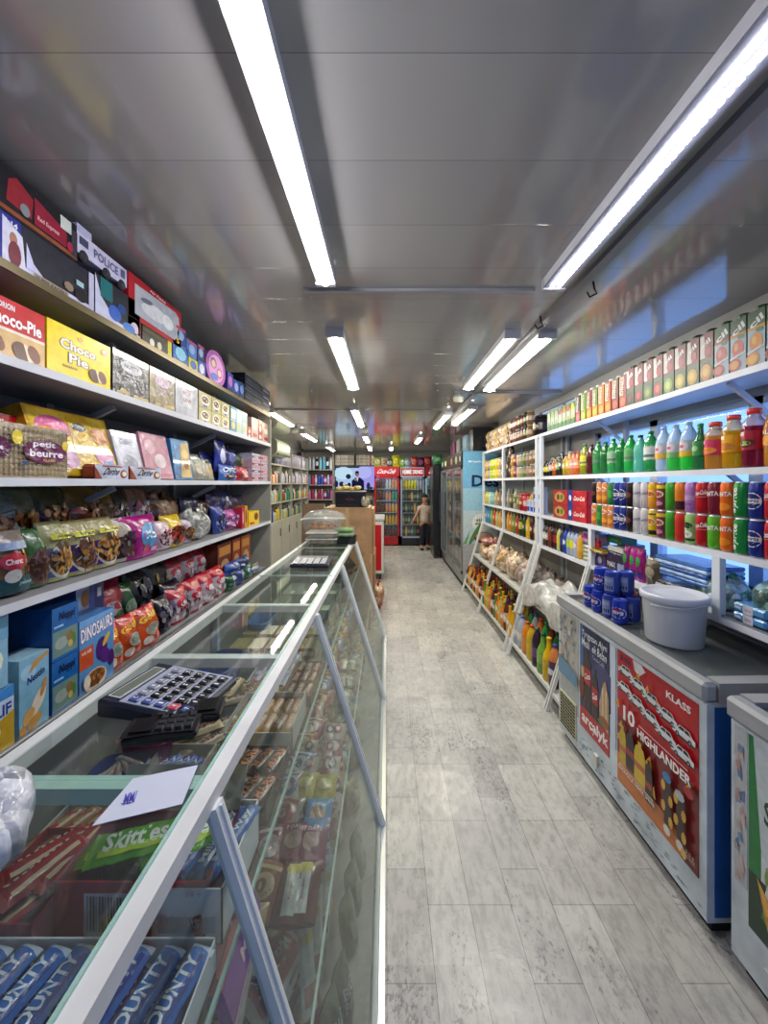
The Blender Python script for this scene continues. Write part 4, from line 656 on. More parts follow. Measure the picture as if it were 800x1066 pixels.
# behind the first cross bar
def basket(desc, x, y, w_, d, h, col, z=IZ):
    g = G(); n = 20
    def rr(k, u): a = 2*pi*u; return (x+w_/2*k*math.copysign(abs(cos(a))**.5, cos(a)), y+d/2*k*math.copysign(abs(sin(a))**.5, sin(a)))
    g.grid(lambda u, v: rr(.82+.18*v, u)+(z+h*v,), n, 4, col, 'gloss'); g.grid(lambda u, v: rr(.80+.18*v, u)+(z+.003+(h-.003)*v,), n, 4, col, 'gloss', flip=True); g.grid(lambda u, v: rr(.82*v+.0001, u)+(z+.002,), n, 2, col, 'gloss'); g.grid(lambda u, v: rr(.98+.06*v, u)+(z+h-.004*v,), n, 1, col, 'gloss')
    g.v = [(a-x, b-y, c-z) for a, b, c in g.v]; return thing('plastic_basket', g, desc, IN, 'basket', (x, y, z))
basket('magenta plastic basket of wrapped sweets', -.70, 1.17, .15, .17, .1, 'a03070')
for i in range(9): thing('wrapped_sweet', wrapper(.05, .022, .02, ('c8b890', '5a9cc8', 'd8c8a8')[i % 3], None, seed=i), ('cream', 'light blue', 'sand coloured')[i % 3]+' wrapped sweet', 'in the magenta basket', 'sweet', (-.73+.025*(i % 3), 1.12+.045*(i//3), IZ+.07+.008*(i % 2)), R(40*i))
basket('blue plastic basket of striped sticks', -.715, 1.02, .13, .11, .085, '2c3c8c')
for i in range(6): thing('sweet_stick', wrapper(.09, .018, .016, 'c4b8b8', None, seed=i, accent='b03040'), 'white and red wrapped stick', 'in the blue basket', 'sweet', (-.74+.010*i, 1.0+.006*i, IZ+.07+.003*i), R(60+20*i))
box_of('cream carton of blue foil bars', -.655, -.50, .955, 1.13, 'c4bca4', 0, .075, inner='d0ccbc')
for i in range(5): thing('foil_bar', cached('foilbar', lambda: wrapper(.12, .035, .03, '2f48b4', 'Milky', 'dce4f8', '7c94e0', 2, 'a8b8e0')), 'shiny blue and white foil bar', 'in the cream carton', 'chocolate bar', (-.62+.02*i, 1.03, IZ+.045+.006*(i % 2)), R(70))
thing('paper_carton', carton(.16, .09, .06, '2f8c94', [('r', .1, .3, .9, .6, '80b8bc')]), 'teal flat carton under the phones', IN, 'carton', (-.57, .89, IZ))
# brown bars with orange letters, two lines
box_of('black tray of brown peanut bars', -.50, -.295, .94, 1.16, '2a1a14', 0, .05, frn=.03)
bars('dark brown bar with orange lettering', 'in the black tray', -.495, -.30, .945, 1.155, 5, IZ+.025, .105, .04, .028, '3a1810', 'MARS', 'd8783c', 72, '5a2818', '6a3c28', rows=2)
# blue milk bars in the white box near the rail
box_of('white upright box of blue milk bars', -.43, -.30, .70, .90, 'dfe3e6', 0, .1, inner='e8ecee', art=[('r', .1, .2, .9, .5, 'a8bcd4')])
bars('blue bar with silver milk lettering', 'in the white upright box', -.425, -.305, .71, .89, 4, IZ+.085, .17, .032, .025, '2c64b4', 'Milky Way', 'e0e8f4', 80, '8094c4', '40547c')
# tan striped packs with the open carton
box_of('white open carton of striped waffle bars', -.51, -.295, 1.20, 1.40, 'bfbfb8', 0, .08, inner='c8c4b8', frn=.06)
bars('tan and crimson waffle bar', 'in the white open carton', -.505, -.30, 1.21, 1.39, 6, IZ+.04, .09, .036, .026, 'b08c68', '////', 'a0243c', 84, 'd8b898', 'c89838', rows=2)
for i in range(8): thing('biscuit_packet', cached('beigebis', lambda: wrapper(.15, .045, .03, 'b09870', 'Classic', '6c2c28', 'cbb894', 4, 'c0ae8c')), 'beige biscuit packet', 'heaped behind the big calculator', 'biscuit packet', (-.66+.035*(i % 4), 1.17+.055*(i//4)+.01*(i % 3), IZ+.03+.012*(i % 3)), R(10+14*(i % 5)))
for i in range(6): thing('biscuit_packet', cached('beigebis2', lambda: wrapper(.14, .045, .03, 'a8906a', 'Malt', '5c3828', 'd0bfa0', 4, 'c4b493')), 'sand coloured biscuit packet', 'between the two middle cross bars', 'biscuit packet', (-.60+.06*(i % 3), 1.42+.07*(i//3), IZ+.02+.01*(i % 2)), R(30*i))
# farther compartments
box_of('white tray of pink printed bars', -.56, -.40, 1.50, 1.80, 'c8ccd0', 0, .05, frn=.04, art=[('r', .1, .2, .9, .6, '8890a8')])
bars('white and blue printed bar', 'in the white far tray', -.555, -.405, 1.51, 1.79, 4, IZ+.03, .085, .035, .022, 'c8ccd8', 'Snow', 'b8304c', 85, '8ca0c8', 'dfe3ea', rows=3)
box_of('brown tray of nut bars', -.395, -.285, 1.44, 1.72, '6a4a34', 0, .045, frn=.04)
bars('reddish brown nut bar', 'in the brown tray', -.39, -.29, 1.45, 1.71, 3, IZ+.025, .085, .032, .022, '7a4438', 'Nut', 'e8d4bc', 88, 'a88470', '9a7058', rows=3)
basket('blue basket with clear jar lids', -.70, 1.62, .13, .24, .09, '2c4488')
basket('pale blue basket of little tubs', -.70, 2.15, .12, .2, .09, '5c7cac')
for i in range(10):
    x = -.72+.085*(i % 5); y = 1.9+.17*(i//5); c = ('b8ac88', '8c7c5c', 'c0b8a4', '6c7450', 'a89480')[i % 5]
    thing('snack_carton', carton(.075, .12, .05, c, [('r', .1, .3, .9, .7, 'd8d0b8')], c, top=('8c8458', 'c8bfa0', '9c8468', 'b8b494', '7c7c60')[i % 5]), ('straw', 'umber', 'bone', 'moss', 'dun')[i % 5]+' coloured flat snack carton', 'past the second cross bar', 'snack carton', (x, y, IZ))
for i in range(8):
    x = -.70+.1*(i % 4); y = 2.5+.35*(i//4); thing('plastic_box', tray(.085, .28, .06, ('a8b4ac', '8ca09c', 'b4b8a8', '9ca8a0')[i % 4], inner='c0c4b4'), ('pale', 'green grey', 'cream', 'silver grey')[i % 4]+' shallow box', 'in the far counter compartment', 'box', (x, y, IZ))
# --- middle inner shelf, seen through the slanted glass
LOW = 'on the lower counter shelf'
def low(px, py, w_, h, col, art, desc, z=MZ, seed=0, tilt=55, rz=0, name='snack_packet', cat='snack packet', d=.05, where=LOW):
    x, y = QI(px, py, z+.06); x = min(x, fx(z+.12)-w_/2-.012); thing(name, pouch(w_, h, d, col, art, seed), desc, where, cat, (x, y-h*.4, z+.03), rot=(R(-tilt), 0, R(rz)))
def lay(px, py, w_, L, col, art, desc, z=MZ, seed=0, **k): low(px, py, w_, L, col, art, desc, z, seed, tilt=72, **k)
for i, (px, py) in enumerate(((332, 852), (356, 850))): lay(px, py, .095, .12, '3f86b4', [('e', .5, .5, .3, .2, 'b08868'), ('t', 'Corny', .5, .75, .5, .12, 'e8f0f4')], 'sky blue croissant packet', seed=300+i)
for i, (px, py) in enumerate(((333, 872), (347, 874))): lay(px, py, .085, .12, '3a78a8', [('e', .5, .4, .3, .2, '90684c')], 'steel blue croissant packet', seed=310+i)
for i, (px, py) in enumerate(((318, 816), (345, 818))): lay(px, py, .09, .1, 'b0a83c', [('e', .5, .5, .3, .2, 'd8d088')], 'yellow green bun packet', seed=320+i)
for i, (px, py) in enumerate(((305, 878), (332, 880), (352, 878))): lay(px, py, .1, .12, '7c2448', [('e', .5, .5, .28, .2, 'b8988c'), ('t', '7 DAYS', .5, .8, .6, .12, 'e0c8d0')], 'wine coloured croissant packet', seed=330+i)
for i, (px, py) in enumerate(((303, 930), (335, 928))): lay(px, py, .09, .14, '5c2a20', [('r', .3, .1, .7, .9, 'b8c0b8'), ('e', .5, .8, .25, .1, 'c8b848'), ('t', 'Kinder', .5, .45, .3, .08, 'a02838', 0, 1.57)], 'brown packet with pale centre strip', seed=340+i)
for i in range(12):
    px, py = (300+22*(i % 4), 760+18*(i//4)); lay(px, py, .07, .09, ('a8a4a0', '904050', 'b8b0a8')[i % 3], [('e', .5, .5, .3, .25, ('a03848', 'd8ccc8', '384858')[i % 3]), ('e', .5, .5, .15, .12, 'e0dcd4')], ('pale grey round print', 'rose and white', 'white and red')[i % 3]+' cake packet', seed=350+i)
for i in range(12):
    px, py = (325+16*(i % 4), 690+17*(i//4)); lay(px, py, .075, .1, ('8c8468', '9c7060', 'a09c8c', '6c7c5c')[i % 4], [('r', .1, .4, .9, .6, 'c8c4b0')], ('khaki', 'dusty pink', 'light grey', 'sage')[i % 4]+' cookie packet', seed=370+i)
rq = random.Random(77)
fill = [('8c3c50', 'd8c8c8', 'plum'), ('b0a070', '6c4838', 'sand yellow'), ('3c6c9c', 'd0dce4', 'denim blue'), ('a89c90', 'a03840', 'stone grey'), ('6c7c48', 'd8d8a8', 'moss green'), ('a06038', 'e0c898', 'copper'), ('b8b4ac', '4c6ca0', 'off white'), ('7c2c34', 'c8b080', 'burgundy')]
for r in range(26):
    for c in range(3):
        f_ = fill[(r*3+c*5+(r//4)) % 8]; x = fx(MZ+.1)-.19-c*.125; y = .56+r*.118
        thing('snack_packet', pouch(.105, .13, .05, f_[0], [('e', .5, .5, .32, .24, f_[1]), ('e', .45, .5, .15, .12, f_[0]), ('r', .15, .8, .85, .88, f_[1])], 700+r*3+c), f_[2]+' snack packet', 'in the '+('outer', 'middle', 'rear')[c]+' lower shelf line', 'snack packet', (x, y, MZ+.02), rot=(R(-68), 0, R(rq.uniform(-14, 14))))
for r in range(24):
    for c in range(2):
        f_ = fill[(r*5+c*3) % 8]; thing('snack_packet', pouch(.12, .15, .06, f_[0], [('e', .5, .5, .32, .24, f_[1]), ('r', .15, .8, .85, .88, f_[1])], 800+r*2+c), f_[2]+' tall packet', 'in the '+('front', 'back')[c]+' counter base line', 'snack packet', (-.22-c*.13, .66+r*.135, BZ+.004), rot=(R(-24), 0, R(60+rq.uniform(-12, 12))))
# long packets lying at the near end, on the floor board
nuga = [('r', .1, .1, .9, .9, 'b02030'), ('r', .14, .14, .86, .86, '8c1420'), ('t', 'Nuga', .5, .5, .7, .5, 'e8e0e0', 1), ('e', .85, .8, .1, .12, 'c89838')]
for i, (px, py, a) in enumerate(((258, 965, 74), (300, 975, 80), (322, 980, 78), (312, 1020, 70))):
    x, y = QI(px, py, .30); x = min(x, -.17-.03*i); g = pouch(.2, .11, .04, 'b9b9b4', nuga, 400+i); thing('snack_packet', g, 'white edged red packet with upright lettering', 'near the counter front struts', 'snack packet', (x, y, .22+.02*i), rot=(R(-62), 0, R(a)))
for i, (px, py) in enumerate(((345, 945), (338, 985), (330, 1015), (352, 965))):
    x, y = QI(px, py, .3); x = min(x, -.2); thing('snack_packet', pouch(.05, .2, .02, 'b8c0bc', [('r', .1, .1, .9, .3, 'a04038'), ('r', .1, .7, .9, .8, 'c8b048')], 410+i), 'slim whitish sachet with red foot', 'standing behind the slanted glass', 'sachet', (x, y, .2), rot=(R(-20), R(10), R(20+15*i)))
for i, (px, py) in enumerate(((250, 1040), (272, 1050))):
    x, y = QI(px, py, .3); x = min(x, -.23); thing('snack_packet', pouch(.1, .14, .05, '3c3c40', [('p', [(.3, .2), (.9, .5), (.5, .9)], 'b8bcc4')], 420+i), 'charcoal packet with white swoosh', 'near the counter front struts', 'snack packet', (x, y, .22), rot=(R(-60), 0, R(20)))
for i, (px, py) in enumerate(((372, 1010), (362, 1045), (376, 940), (380, 905), (384, 870))):
    x, y = QI(px, py, .2); thing('drink_pouch', pouch(.08, .16, .05, ('4c6444', '4c6444', '707c54', '6c7460', '7c8470')[i], [('t', 'BIG', .5, .62, .6, .2, 'c0ccc0', 1), ('t', 'BOY', .5, .4, .6, .2, 'c0ccc0', 1)] if i < 2 else [('e', .5, .5, .3, .25, '9aa47c')], 430+i), 'dull green pouch'+(' with pale block lettering' if i < 2 else ''), 'on the counter base board', 'pouch', (x-.03, y, BZ+.002), rot=(R(-10), 0, R(70)))
for i in range(9):
    px, py = (372+3*(i % 3), 740+40*(i//3)); x, y = QI(px, py, .15); thing('snack_packet', pouch(.09, .12, .05, ('a07c4c', '7c8458', 'a8a080')[i % 3], [('e', .5, .5, .3, .2, ('c87848', 'b8c07c', 'c8b8a0')[i % 3])], 440+i), ('tan orange', 'olive', 'cream')[i % 3]+' packet', 'on the counter base board', 'snack packet', (x-.04, y, BZ+.002), rot=(R(-15), 0, R(60)))
for i in range(6): thing('carton', carton(.22, .3, .14, '9a8c74', [('r', .1, .5, .9, .54, '7c6c54')], '9a8c74'), 'plain brown carton', 'under the counter shelves', 'carton', (-.6, .8+.5*i, BZ+.001))
# --- things on the glass top
TZ = CZ+.0075; ON = 'on the glass counter top'
def calc(desc, x, y, w_, d, rz, big=True, where=ON):
    root = thing('calculator', [], desc, where, 'calculator', (x, y, TZ), R(rz))
    def T(g):  # wedge: rear edge higher
        g.v = [(a, b, c+(b+d/2)/d*.022 if c > .006 else c) for a, b, c in g.v]; return g
    g = G(); g.box(-w_/2, w_/2, -d/2, d/2, .0, .022, '2a2e3c', 'gloss', bev=.006); part('case', T(g), root)
    g = G(); g.box(-w_/2+.01, w_/2-.008, -d/2+.008, d/2-.055, .0221, .0235, 'a8b0c4' if big else '303648', 'gloss'); part('key_plate', T(g), root)
    g = G(); g.box(-w_/2+.02, w_/2-.03, d/2-.048, d/2-.014, .0222, .0245, 'c8ccd4', 'card'); g.box(-w_/2+.024, w_/2-.034, d/2-.044, d/2-.018, .0246, .0256, '6c7468', 'card'); sc = part('display', T(g), root)
    rows, cols_ = (5, 6) if big else (4, 5); kw = (w_-.03)/cols_; kd = (d-.075)/rows
    lab = ['789+-M', '456x/R', '123=%C', '0.0+-=', 'CEMRGT']
    for r in range(rows):
        for c in range(cols_):
            kx = -w_/2+.016+c*kw; ky = -d/2+.012+r*kd; col = ('16181e' if 1 <= c <= 3 and r < 4 else ('4c5c9c' if c == 0 else ('8a90a0' if r == 4 else '20222a'))) if big else 'b8bcc4'
            if big and r == 1 and c == 0: col = 'c05068'
            g = G(); g.box(kx, kx+kw*.78, ky, ky+kd*.72, .0236, .0285, col, 'gloss', bev=.002)
            if big: draw(g, [('t', lab[r][c % 6], .5, .5, .25, .5, 'e8e8ee')], lambda u, v, l: (kx+u*kw*.78, ky+v*kd*.72, .0286+l))
            part('key', T(g), root)
    return root
calc('large desk calculator with grey face and dark screen', -.56, 1.00, .20, .25, 80)
calc('small dark calculator with pale keys', -.40-.12, 2.66, .26, .2, 0, False, 'at the far glass top beside the tub')
def phone(desc, x, y, rz, z=0, L=.15):
    root = thing('card_terminal', [], desc, ON, 'card terminal', (x, y, TZ+z), R(rz)); g = G(); g.grid(lambda u, v: ((u-.5)*L, (v-.5)*.075*(1-.12*sin(pi*u)), .024+.004*sin(pi*v)), 8, 4, '17181c', 'gloss'); g.box(-L/2, L/2, -.0375, .0375, 0, .024, '17181c', 'gloss', bev=.008); part('case', g, root)
    g = G(); g.box(L*.12, L*.42, -.026, .026, .0283, .0295, '06070a', 'gloss'); part('screen', g, root)
    g = G()
    for r in range(4):
        for c in range(3): g.box(-L*.42+r*.02, -L*.42+r*.02+.014, -.027+c*.019, -.027+c*.019+.014, .026, .0305, '2a2c32', 'gloss')
    k = part('keypad', g, root); k['kind'] = 'stuff'
phone('black handheld card terminal lying nearest the calculator', -.475, .925, 12); phone('black handset half under the terminal', -.50, .862, -168, .0)
g = G(); g.add([(-.06, -.045, 0), (.07, -.02, 0), (.065, .075, 0), (-.045, .055, 0), (-.06, -.045, .0012), (.07, -.02, .0012), (.065, .075, .0012), (-.045, .055, .0012)], [[3, 2, 1, 0], [4, 5, 6, 7], [0, 1, 5, 4], [1, 2, 6, 5], [2, 3, 7, 6], [3, 0, 4, 7]], 'ccd2e4', 'matte')
draw(g, [('t', 'MM/', .28, .42, .16, .26, '4a48b8', 1, .3), ('r', .2, .3, .34, .32, '4a48b8'), ('r', .2, .36, .36, .375, '5a58c0')], lambda u, v, l: (-.06+u*.12, -.04+v*.11, .0013+l)); thing('paper_note', g, 'white paper slip with violet scribble', 'by the first cross bar', 'paper', (-.432, .685, TZ), R(8))
g = sack(.16, .14, .12, 'c0c4cc', ['b4b8c0', 'ccd0d6'], 5); thing('plastic_bag', g, 'whitish plastic bag cut by the frame', 'at the near corner of the counter top', 'plastic bag', (-.60, .545, TZ))
# far end of the counter
tb = thing('food_tub', [], 'clear tub of fried pastries wrapped in a plastic bag', 'stacked on the clear boxes', 'food tub', (-.60, 3.62, TZ+.115))
g = G(); g.grid(lambda u, v: (.19*(.86+.14*v)*math.copysign(abs(cos(2*pi*u))**.6, cos(2*pi*u)), .15*(.86+.14*v)*math.copysign(abs(sin(2*pi*u))**.6, sin(2*pi*u)), .11*v), 24, 4, 'fff', 'clear_tub'); part('tub', g, tb)
g = G(); g.grid(lambda u, v: (.2*(1+.05*v)*math.copysign(abs(cos(2*pi*u))**.6, cos(2*pi*u)), .16*(1+.05*v)*math.copysign(abs(sin(2*pi*u))**.6, sin(2*pi*u)), .1+.012*v), 24, 1, 'd8dcd8', 'gloss'); part('rim', g, tb)
g = G(); g.grid(lambda u, v: (.205*sin(pi*v*.5+.01)*cos(2*pi*u)*(1+.06*sin(7*u*pi)), .165*sin(pi*v*.5+.01)*sin(2*pi*u), .11+.065*cos(pi*v*.5)*(1+.3*sin(9*u*pi))+.01*sin(30*u)), 28, 8, 'fff', 'plastic_film'); part('plastic_wrap', g, tb)
for i in range(9): thing('fried_pastry', G().blob((0, 0, .018), .045, .018, .018, ('b8742c', 'c8863c', 'a8642a')[i % 3], jit=.15), 'golden fried pastry', 'in the clear tub', 'pastry', (-.60-.08+.08*(i % 3), 3.58+.04*(i//3), TZ+.135+.014*(i//3)), R(37*i), group='fried pastries in the clear tub', shared=True)
for k in range(2):
    x = -.60; b = thing('pastry_box', [], ('upper' if k else 'lower')+' clear box holding buns', 'under the fried pastry tub', 'food box', (x, 3.62, TZ+.056*k)); g = G(); g.box(-.14, .14, -.12, .12, 0, .05, 'fff', 'clear_tub', bev=.015); part('clear_box', g, b); g = G(); g.box(-.145, .145, -.125, .125, .048, .054, 'd8dcda', 'gloss'); part('rim', g, b)
for i in range(6): thing('bun', G().blob((0, 0, .02), .04, .035, .02, ('b8855c', 'c89874', 'a87050')[i % 3]), 'pink brown bun', 'in the clear boxes', 'bun', (-.69+.085*(i % 3), 3.57+.08*(i//3 % 2), TZ+.005), 0, group='buns in the clear boxes', shared=True)
bt = thing('produce_tray', [], 'black tray of green cucumbers under film', 'at the counter far corner', 'produce tray', (-.36, 3.66, TZ)); bt.location.x = -.40
g = tray(.21, .2, .06, '17181a', m='gloss'); part('tray_body', g, bt)
for k in range(2):
    g = G(); g.box(-.095, .095, -.09, .09, .062+.045*k, .1+.045*k, 'd8e4d0', 'clear_tub', bev=.012); part('film_wrap', g, bt)
    for i in range(6): thing('cucumber', G().blob((0, 0, .015), .085, .014, .015, ('7cc030', '90d040', '64a428')[i % 3], nu=10), 'bright green little cucumber', 'in the black film tray', 'cucumber', (-.40, 3.60+.024*i, TZ+.066+.045*k), 0, group='cucumbers in the film tray', shared=True)
# --- cardboard boxes behind the counter, crates on top
CB_ = 'b08a62'
def cbox(desc, x0, x1, y0, y1, z0, z1, where, col=CB_):
    g = G(); w_, d, h = x1-x0, y1-y0, z1-z0; g.box(-w_/2, w_/2, -d/2, d/2, 0, h, col, 'worn', top='b8946a'); draw(g, [('r', .0, .42, 1, .425, '8c6a48'), ('r', .46, .0, .54, 1, 'b89c74'), ('e', .6, .7, .01, .012, '3c2c20'), ('p', [(.7, .1), (.9, .12), (.88, .2), (.72, .18)], '9a7850')], lambda u, v, l: (-w_/2+u*w_, -d/2-l, v*h), m='card'); draw(g, [('r', .45, 0, .55, 1, 'b89c74'), ('p', [(.2, .2), (.28, .5), (.25, .8), (.16, .6)], '8c6c48')], lambda u, v, l: (w_/2+l, -d/2+u*d, v*h), m='card')
    return thing('cardboard_box', g, desc, where, 'cardboard box', ((x0+x1)/2, (y0+y1)/2, z0))
cbox('tall brown cardboard box', -.66, -.17, 4.05, 4.6, 0, .74, 'directly behind the glass counter end'); cbox('brown cardboard box holding the black crate', -.66, -.18, 4.06, 4.58, .742, 1.32, 'stacked highest behind the counter')
cbox('torn brown cardboard box', -.62, -.15, 4.64, 5.2, 0, .72, 'farther along the aisle'); cbox('upper tan cardboard box with bulging side', -.64, -.16, 4.64, 5.18, .722, 1.27, 'farther along the aisle', 'b89a6c')
g = G(); g.box(-.12, .12, -.008, .008, 0, .7, '8a6a50', 'worn'); thing('cardboard_sheet', g, 'dark brown folded cardboard sheet leaning upright', 'between counter and cosmetics cabinet', 'cardboard', (-.80, 4.15, .66), rot=(R(-6), 0, R(8)))
g = G(); g.box(-.12, .12, -.2, .2, 0, .66, '8a6a50', 'worn'); thing('cardboard_box', g, 'dark brown carton carrying the leaning sheet', 'between counter and cosmetics cabinet', 'cardboard box', (-.80, 4.3, 0))
cr = thing('fruit_crate', [], 'black plastic crate topped with yellow fruit', 'on the highest cardboard box', 'crate', (-.40, 4.32, 1.322))
g = tray(.32, .3, .165, '141418', m='gloss', art=[('e', .5, .5, .16, .1, '4a1c24'), ('r', .05, .88, .95, .93, '2c2c34'), ('r', .05, .1, .95, .14, '2c2c34')]); part('crate_body', g, cr); g = G(); g.box(-.165, .165, -.155, .155, .163, .171, 'b8b8a0', 'gloss'); part('lid', g, cr)
for i in range(16): thing('yellow_fruit', G().blob((0, 0, .022), .032, .03, .022, ('d0b468', 'dcc480', 'c4a458')[i % 3]), 'pale yellow round fruit', 'heaped on the black crate', 'fruit', (-.53+.066*(i % 4)+.01*(i//4 % 2), 4.20+.066*(i//4), 1.494+.014*(i % 2)), 0, group='yellow fruit on the black crate', shared=True)
g = G(); g.box(-.2, .2, -.16, .16, 0, .01, 'a88860', 'worn'); thing('cardboard_sheet', g, 'flat cardboard lid', 'lying beside the crate on the box', 'cardboard', (-.33, 4.42, 1.3215)) if False else None
thing('bread_bag', sack(.09, .12, .1, 'b8b094', ['c8c4b0', '9c9478'], 8), 'small clear bag of pale rolls', 'beside the black crate', 'bag of bread', (-.235, 4.15, 1.322))
# fruit net and bag hanging by the boxes
thing('onion_bag', sack(.16, .3, .3, 'b07c58', ['c8a078', '9c5c40', 'c43c28', 'd8c0a0'], 12), 'net bag of reddish onions', 'on the cardboard beside the aisle', 'bag of onions', (-.12, 4.9, 0))
# ================================================================ DRINKS SHELVING on the window side
RX, RB = 1.41, 1.655
ZS = [2.03, 1.64, 1.29, 1.015]
def YR(px, X=RX+.01): return 400*X/(px-403)
def rack(desc, where, ya, yb, posts, legs):
    t = thing('drinks_shelving', [], desc, where, 'shelving', (1.5, (ya+yb)/2, 0)); oy = (ya+yb)/2
    def Q(n, g, lab=None): g.v = [(a-1.5, b-oy, c) for a, b, c in g.v]; return part(n, g, t, lab)
    for z in ZS:
        g = G(); g.box(RX, RB, ya, yb, z-.02, z, 'b9c0ca', 'paint'); g.box(RX-.004, RX, ya, yb, z-.026, z+.001, 'd6dbe2', 'paint'); Q('shelf_board', g)
    for z, x in ((.55, 1.27), (.13, 1.145)):
        ya_ = max(ya, 2.46)
        g = G(); g.box(x, RB, ya_, yb, z-.018, z, 'c0c2be', 'paint'); g.box(x-.004, x, ya_, yb, z-.024, z+.004, 'cfd0cb', 'paint'); Q('shelf_board', g)
    for y in posts:
        g = G(); g.box(RX-.006, RX+.02, y-.02, y+.02, 1.0, ZS[0]-.02 if y > 3.3 else ZS[2]-.02, 'd4dae2', 'paint'); Q('front_post', g)
        g = G(); g.box(RB-.01, RB+.015, y-.016, y+.016, 0 if y > 2.5 else .95, ZS[0]+.1, 'b4bcc6', 'paint'); Q('rear_post', g)
        g = G(); g.bar((1.107, y, 0), (RX+.005, y, 1.03), .012, .022, 'dcdedc', 'paint', up=(1, 0, 0)); g.bar((1.107, y+.03, 0), (RX+.005, y+.03, 1.03), .012, .022, 'dcdedc', 'paint', up=(1, 0, 0))
        for k in range(14): z = .06+k*.068; x = 1.107+.294*z; g.box(x-.004, x+.006, y, y+.03, z, z+.012, 'b4b6b4', 'paint')
        if y > 2.5: Q('ladder_leg', g)
        if y < 3.4:
            for z in ZS[:2]: g = G(); g.bar((RB-.01, y, z-.17), (RX+.05, y, z-.02), .014, .02, 'c4ccd8'); Q('bracket', g)
    g = G(); g.box(1.2, 1.215, max(ya, 2.46), yb, 0, .1, '6c7070', 'paint'); Q('kick_panel', g)
    if ya > 3: g = G(); g.box(RB, RB+.01, ya, yb, .1, ZS[0], '8c8d88', 'paint'); Q('back_panel', g)
    else:
        g = G(); g.box(RB, RB+.01, 2.46, yb, .1, 1.0, '8c8d88', 'paint'); Q('back_panel', g)
rack('white metal shelving of juices and cans under the daylight window', 'beside the chest freezer', .25, 3.55, [.6, 1.64, 2.66, 3.52], 1)
rack('white metal shelving of jars and bagged bread', 'next to the pale blue fridge', 3.57, 5.66, [3.62, 4.66, 5.63], 1)
def right(name, geo, desc, where, cat, Y, z, X=RX+.012, depth=0, group=None, rz=0, tilt=0, shared=False): return thing(name, geo, desc, where, cat, (X+depth/2, Y, z), group=group, shared=shared, rot=(R(-tilt), 0, R(-90+rz)))
JT, BT, CT, LT = 'on the top window shelf', 'on the bottle shelf by the window', 'on the can shelf', 'on the shelf under the cans'
# --- juice cartons
def juice(kind, c1, c2, c3, seed):
    if kind == 'cil':
        art = [('r', 0, 0, 1, 1, 'a9c4d4'), ('r', 0, .66, 1, .72, c2), ('r', 0, .72, 1, 1, '24542c'), ('t', 'cil', .5, .8, .85, .13, 'f4f6f4', 1, .5, .2, .33), ('e', .5, .43, .38, .17, c1), ('e', .4, .47, .14, .08, c3), ('e', .3, .14, .4, .12, c1), ('e', .3, .14, .26, .08, c3), ('p', [(0, .24), (1, .32), (1, .36), (0, .28)], 'e0e8ec'), ('e', .7, .64, .2, .04, '3c7a34')]
        g = carton(.07, .07, .215, 'a9c4d4', art, '24542c', m='card')
    elif kind == 'red':
        art = [('r', 0, .5, .45, .97, 'd8d4cc'), ('p', [(.45, .3), (1, .2), (1, 1), (.3, 1)], '7a2028'), ('t', 'cil', .45, .8, .7, .1, 'f0f0ee', 1, .5, .2, .33), ('r', 0, 0, 1, .45, '2c5428'), ('e', .45, .2, .4, .17, c1), ('e', .45, .2, .22, .09, c3), ('e', .6, .62, .25, .1, 'a82c38')]
        g = carton(.07, .07, .215, '5c2c28', art, '2c4824', m='card')
    elif kind == 'cap':
        art = [('r', 0, .0, 1, .4, c1), ('r', 0, .4, .2, 1, 'c8c090'), ('t', 'DIMES', .45, .68, 1.7, .12, 'e8e4dc', 1, 1.5, 0, .325), ('e', .5, .2, .38, .13, c3)]
        g = carton(.065, .065, .2, c2, art, c2, m='card')
    else:
        art = [('p', [(0, 0), (1, .2), (1, .75), (.3, 1), (0, .6)], 'b9c8b0'), ('r', 0, 0, 1, .3, '2c7a34'), ('e', .5, .8, .4, .14, c1), ('e', .5, .35, .2, .12, c3)]
        g = carton(.065, .065, .17, '4c8c3c', art, '3c7a34', m='card')
    h = {'cil': .215, 'red': .215, 'cap': .2}.get(kind, .17); r = .021 if kind != 'cap' else .015
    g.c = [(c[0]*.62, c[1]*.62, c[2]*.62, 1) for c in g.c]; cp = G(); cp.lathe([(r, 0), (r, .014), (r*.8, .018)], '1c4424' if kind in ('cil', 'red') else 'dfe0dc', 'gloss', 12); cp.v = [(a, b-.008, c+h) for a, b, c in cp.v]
    return [('carton_body', g), ('cap', cp)] if kind != 'x' else g
seqY = 1.30; jl = [('cil', 'a01c30', 'c8a030', '6a1020', 'cherry'), ('cil', 'a01c30', 'c8a030', '6a1020', 'cherry'), ('cil', 'e08c14', 'd8a020', 'f4b840', 'orange fruit'), ('cil', 'c84838', 'c89028', 'e8a048', 'peach'), ('cil', 'b83444', 'a83c30', 'd87868', 'pomegranate')]
jl2 = [('red', 'e09830', '', 'f4c870', 'apricot'), ('red', 'd8a828', '', 'f0d060', 'mango'), ('red', 'c8b030', '', 'e8dc70', 'quince'), ('red', '8cb03c', '', 'c8d870', 'green apple'), ('red', 'a83038', '', 'd86860', 'red apple'), ('red', '5c7838', '', '98a850', 'kiwi'), ('red', '8c2434', '', 'c04858', 'sour cherry'), ('red', '3c1c24', '', '7a3040', 'blackcurrant')]
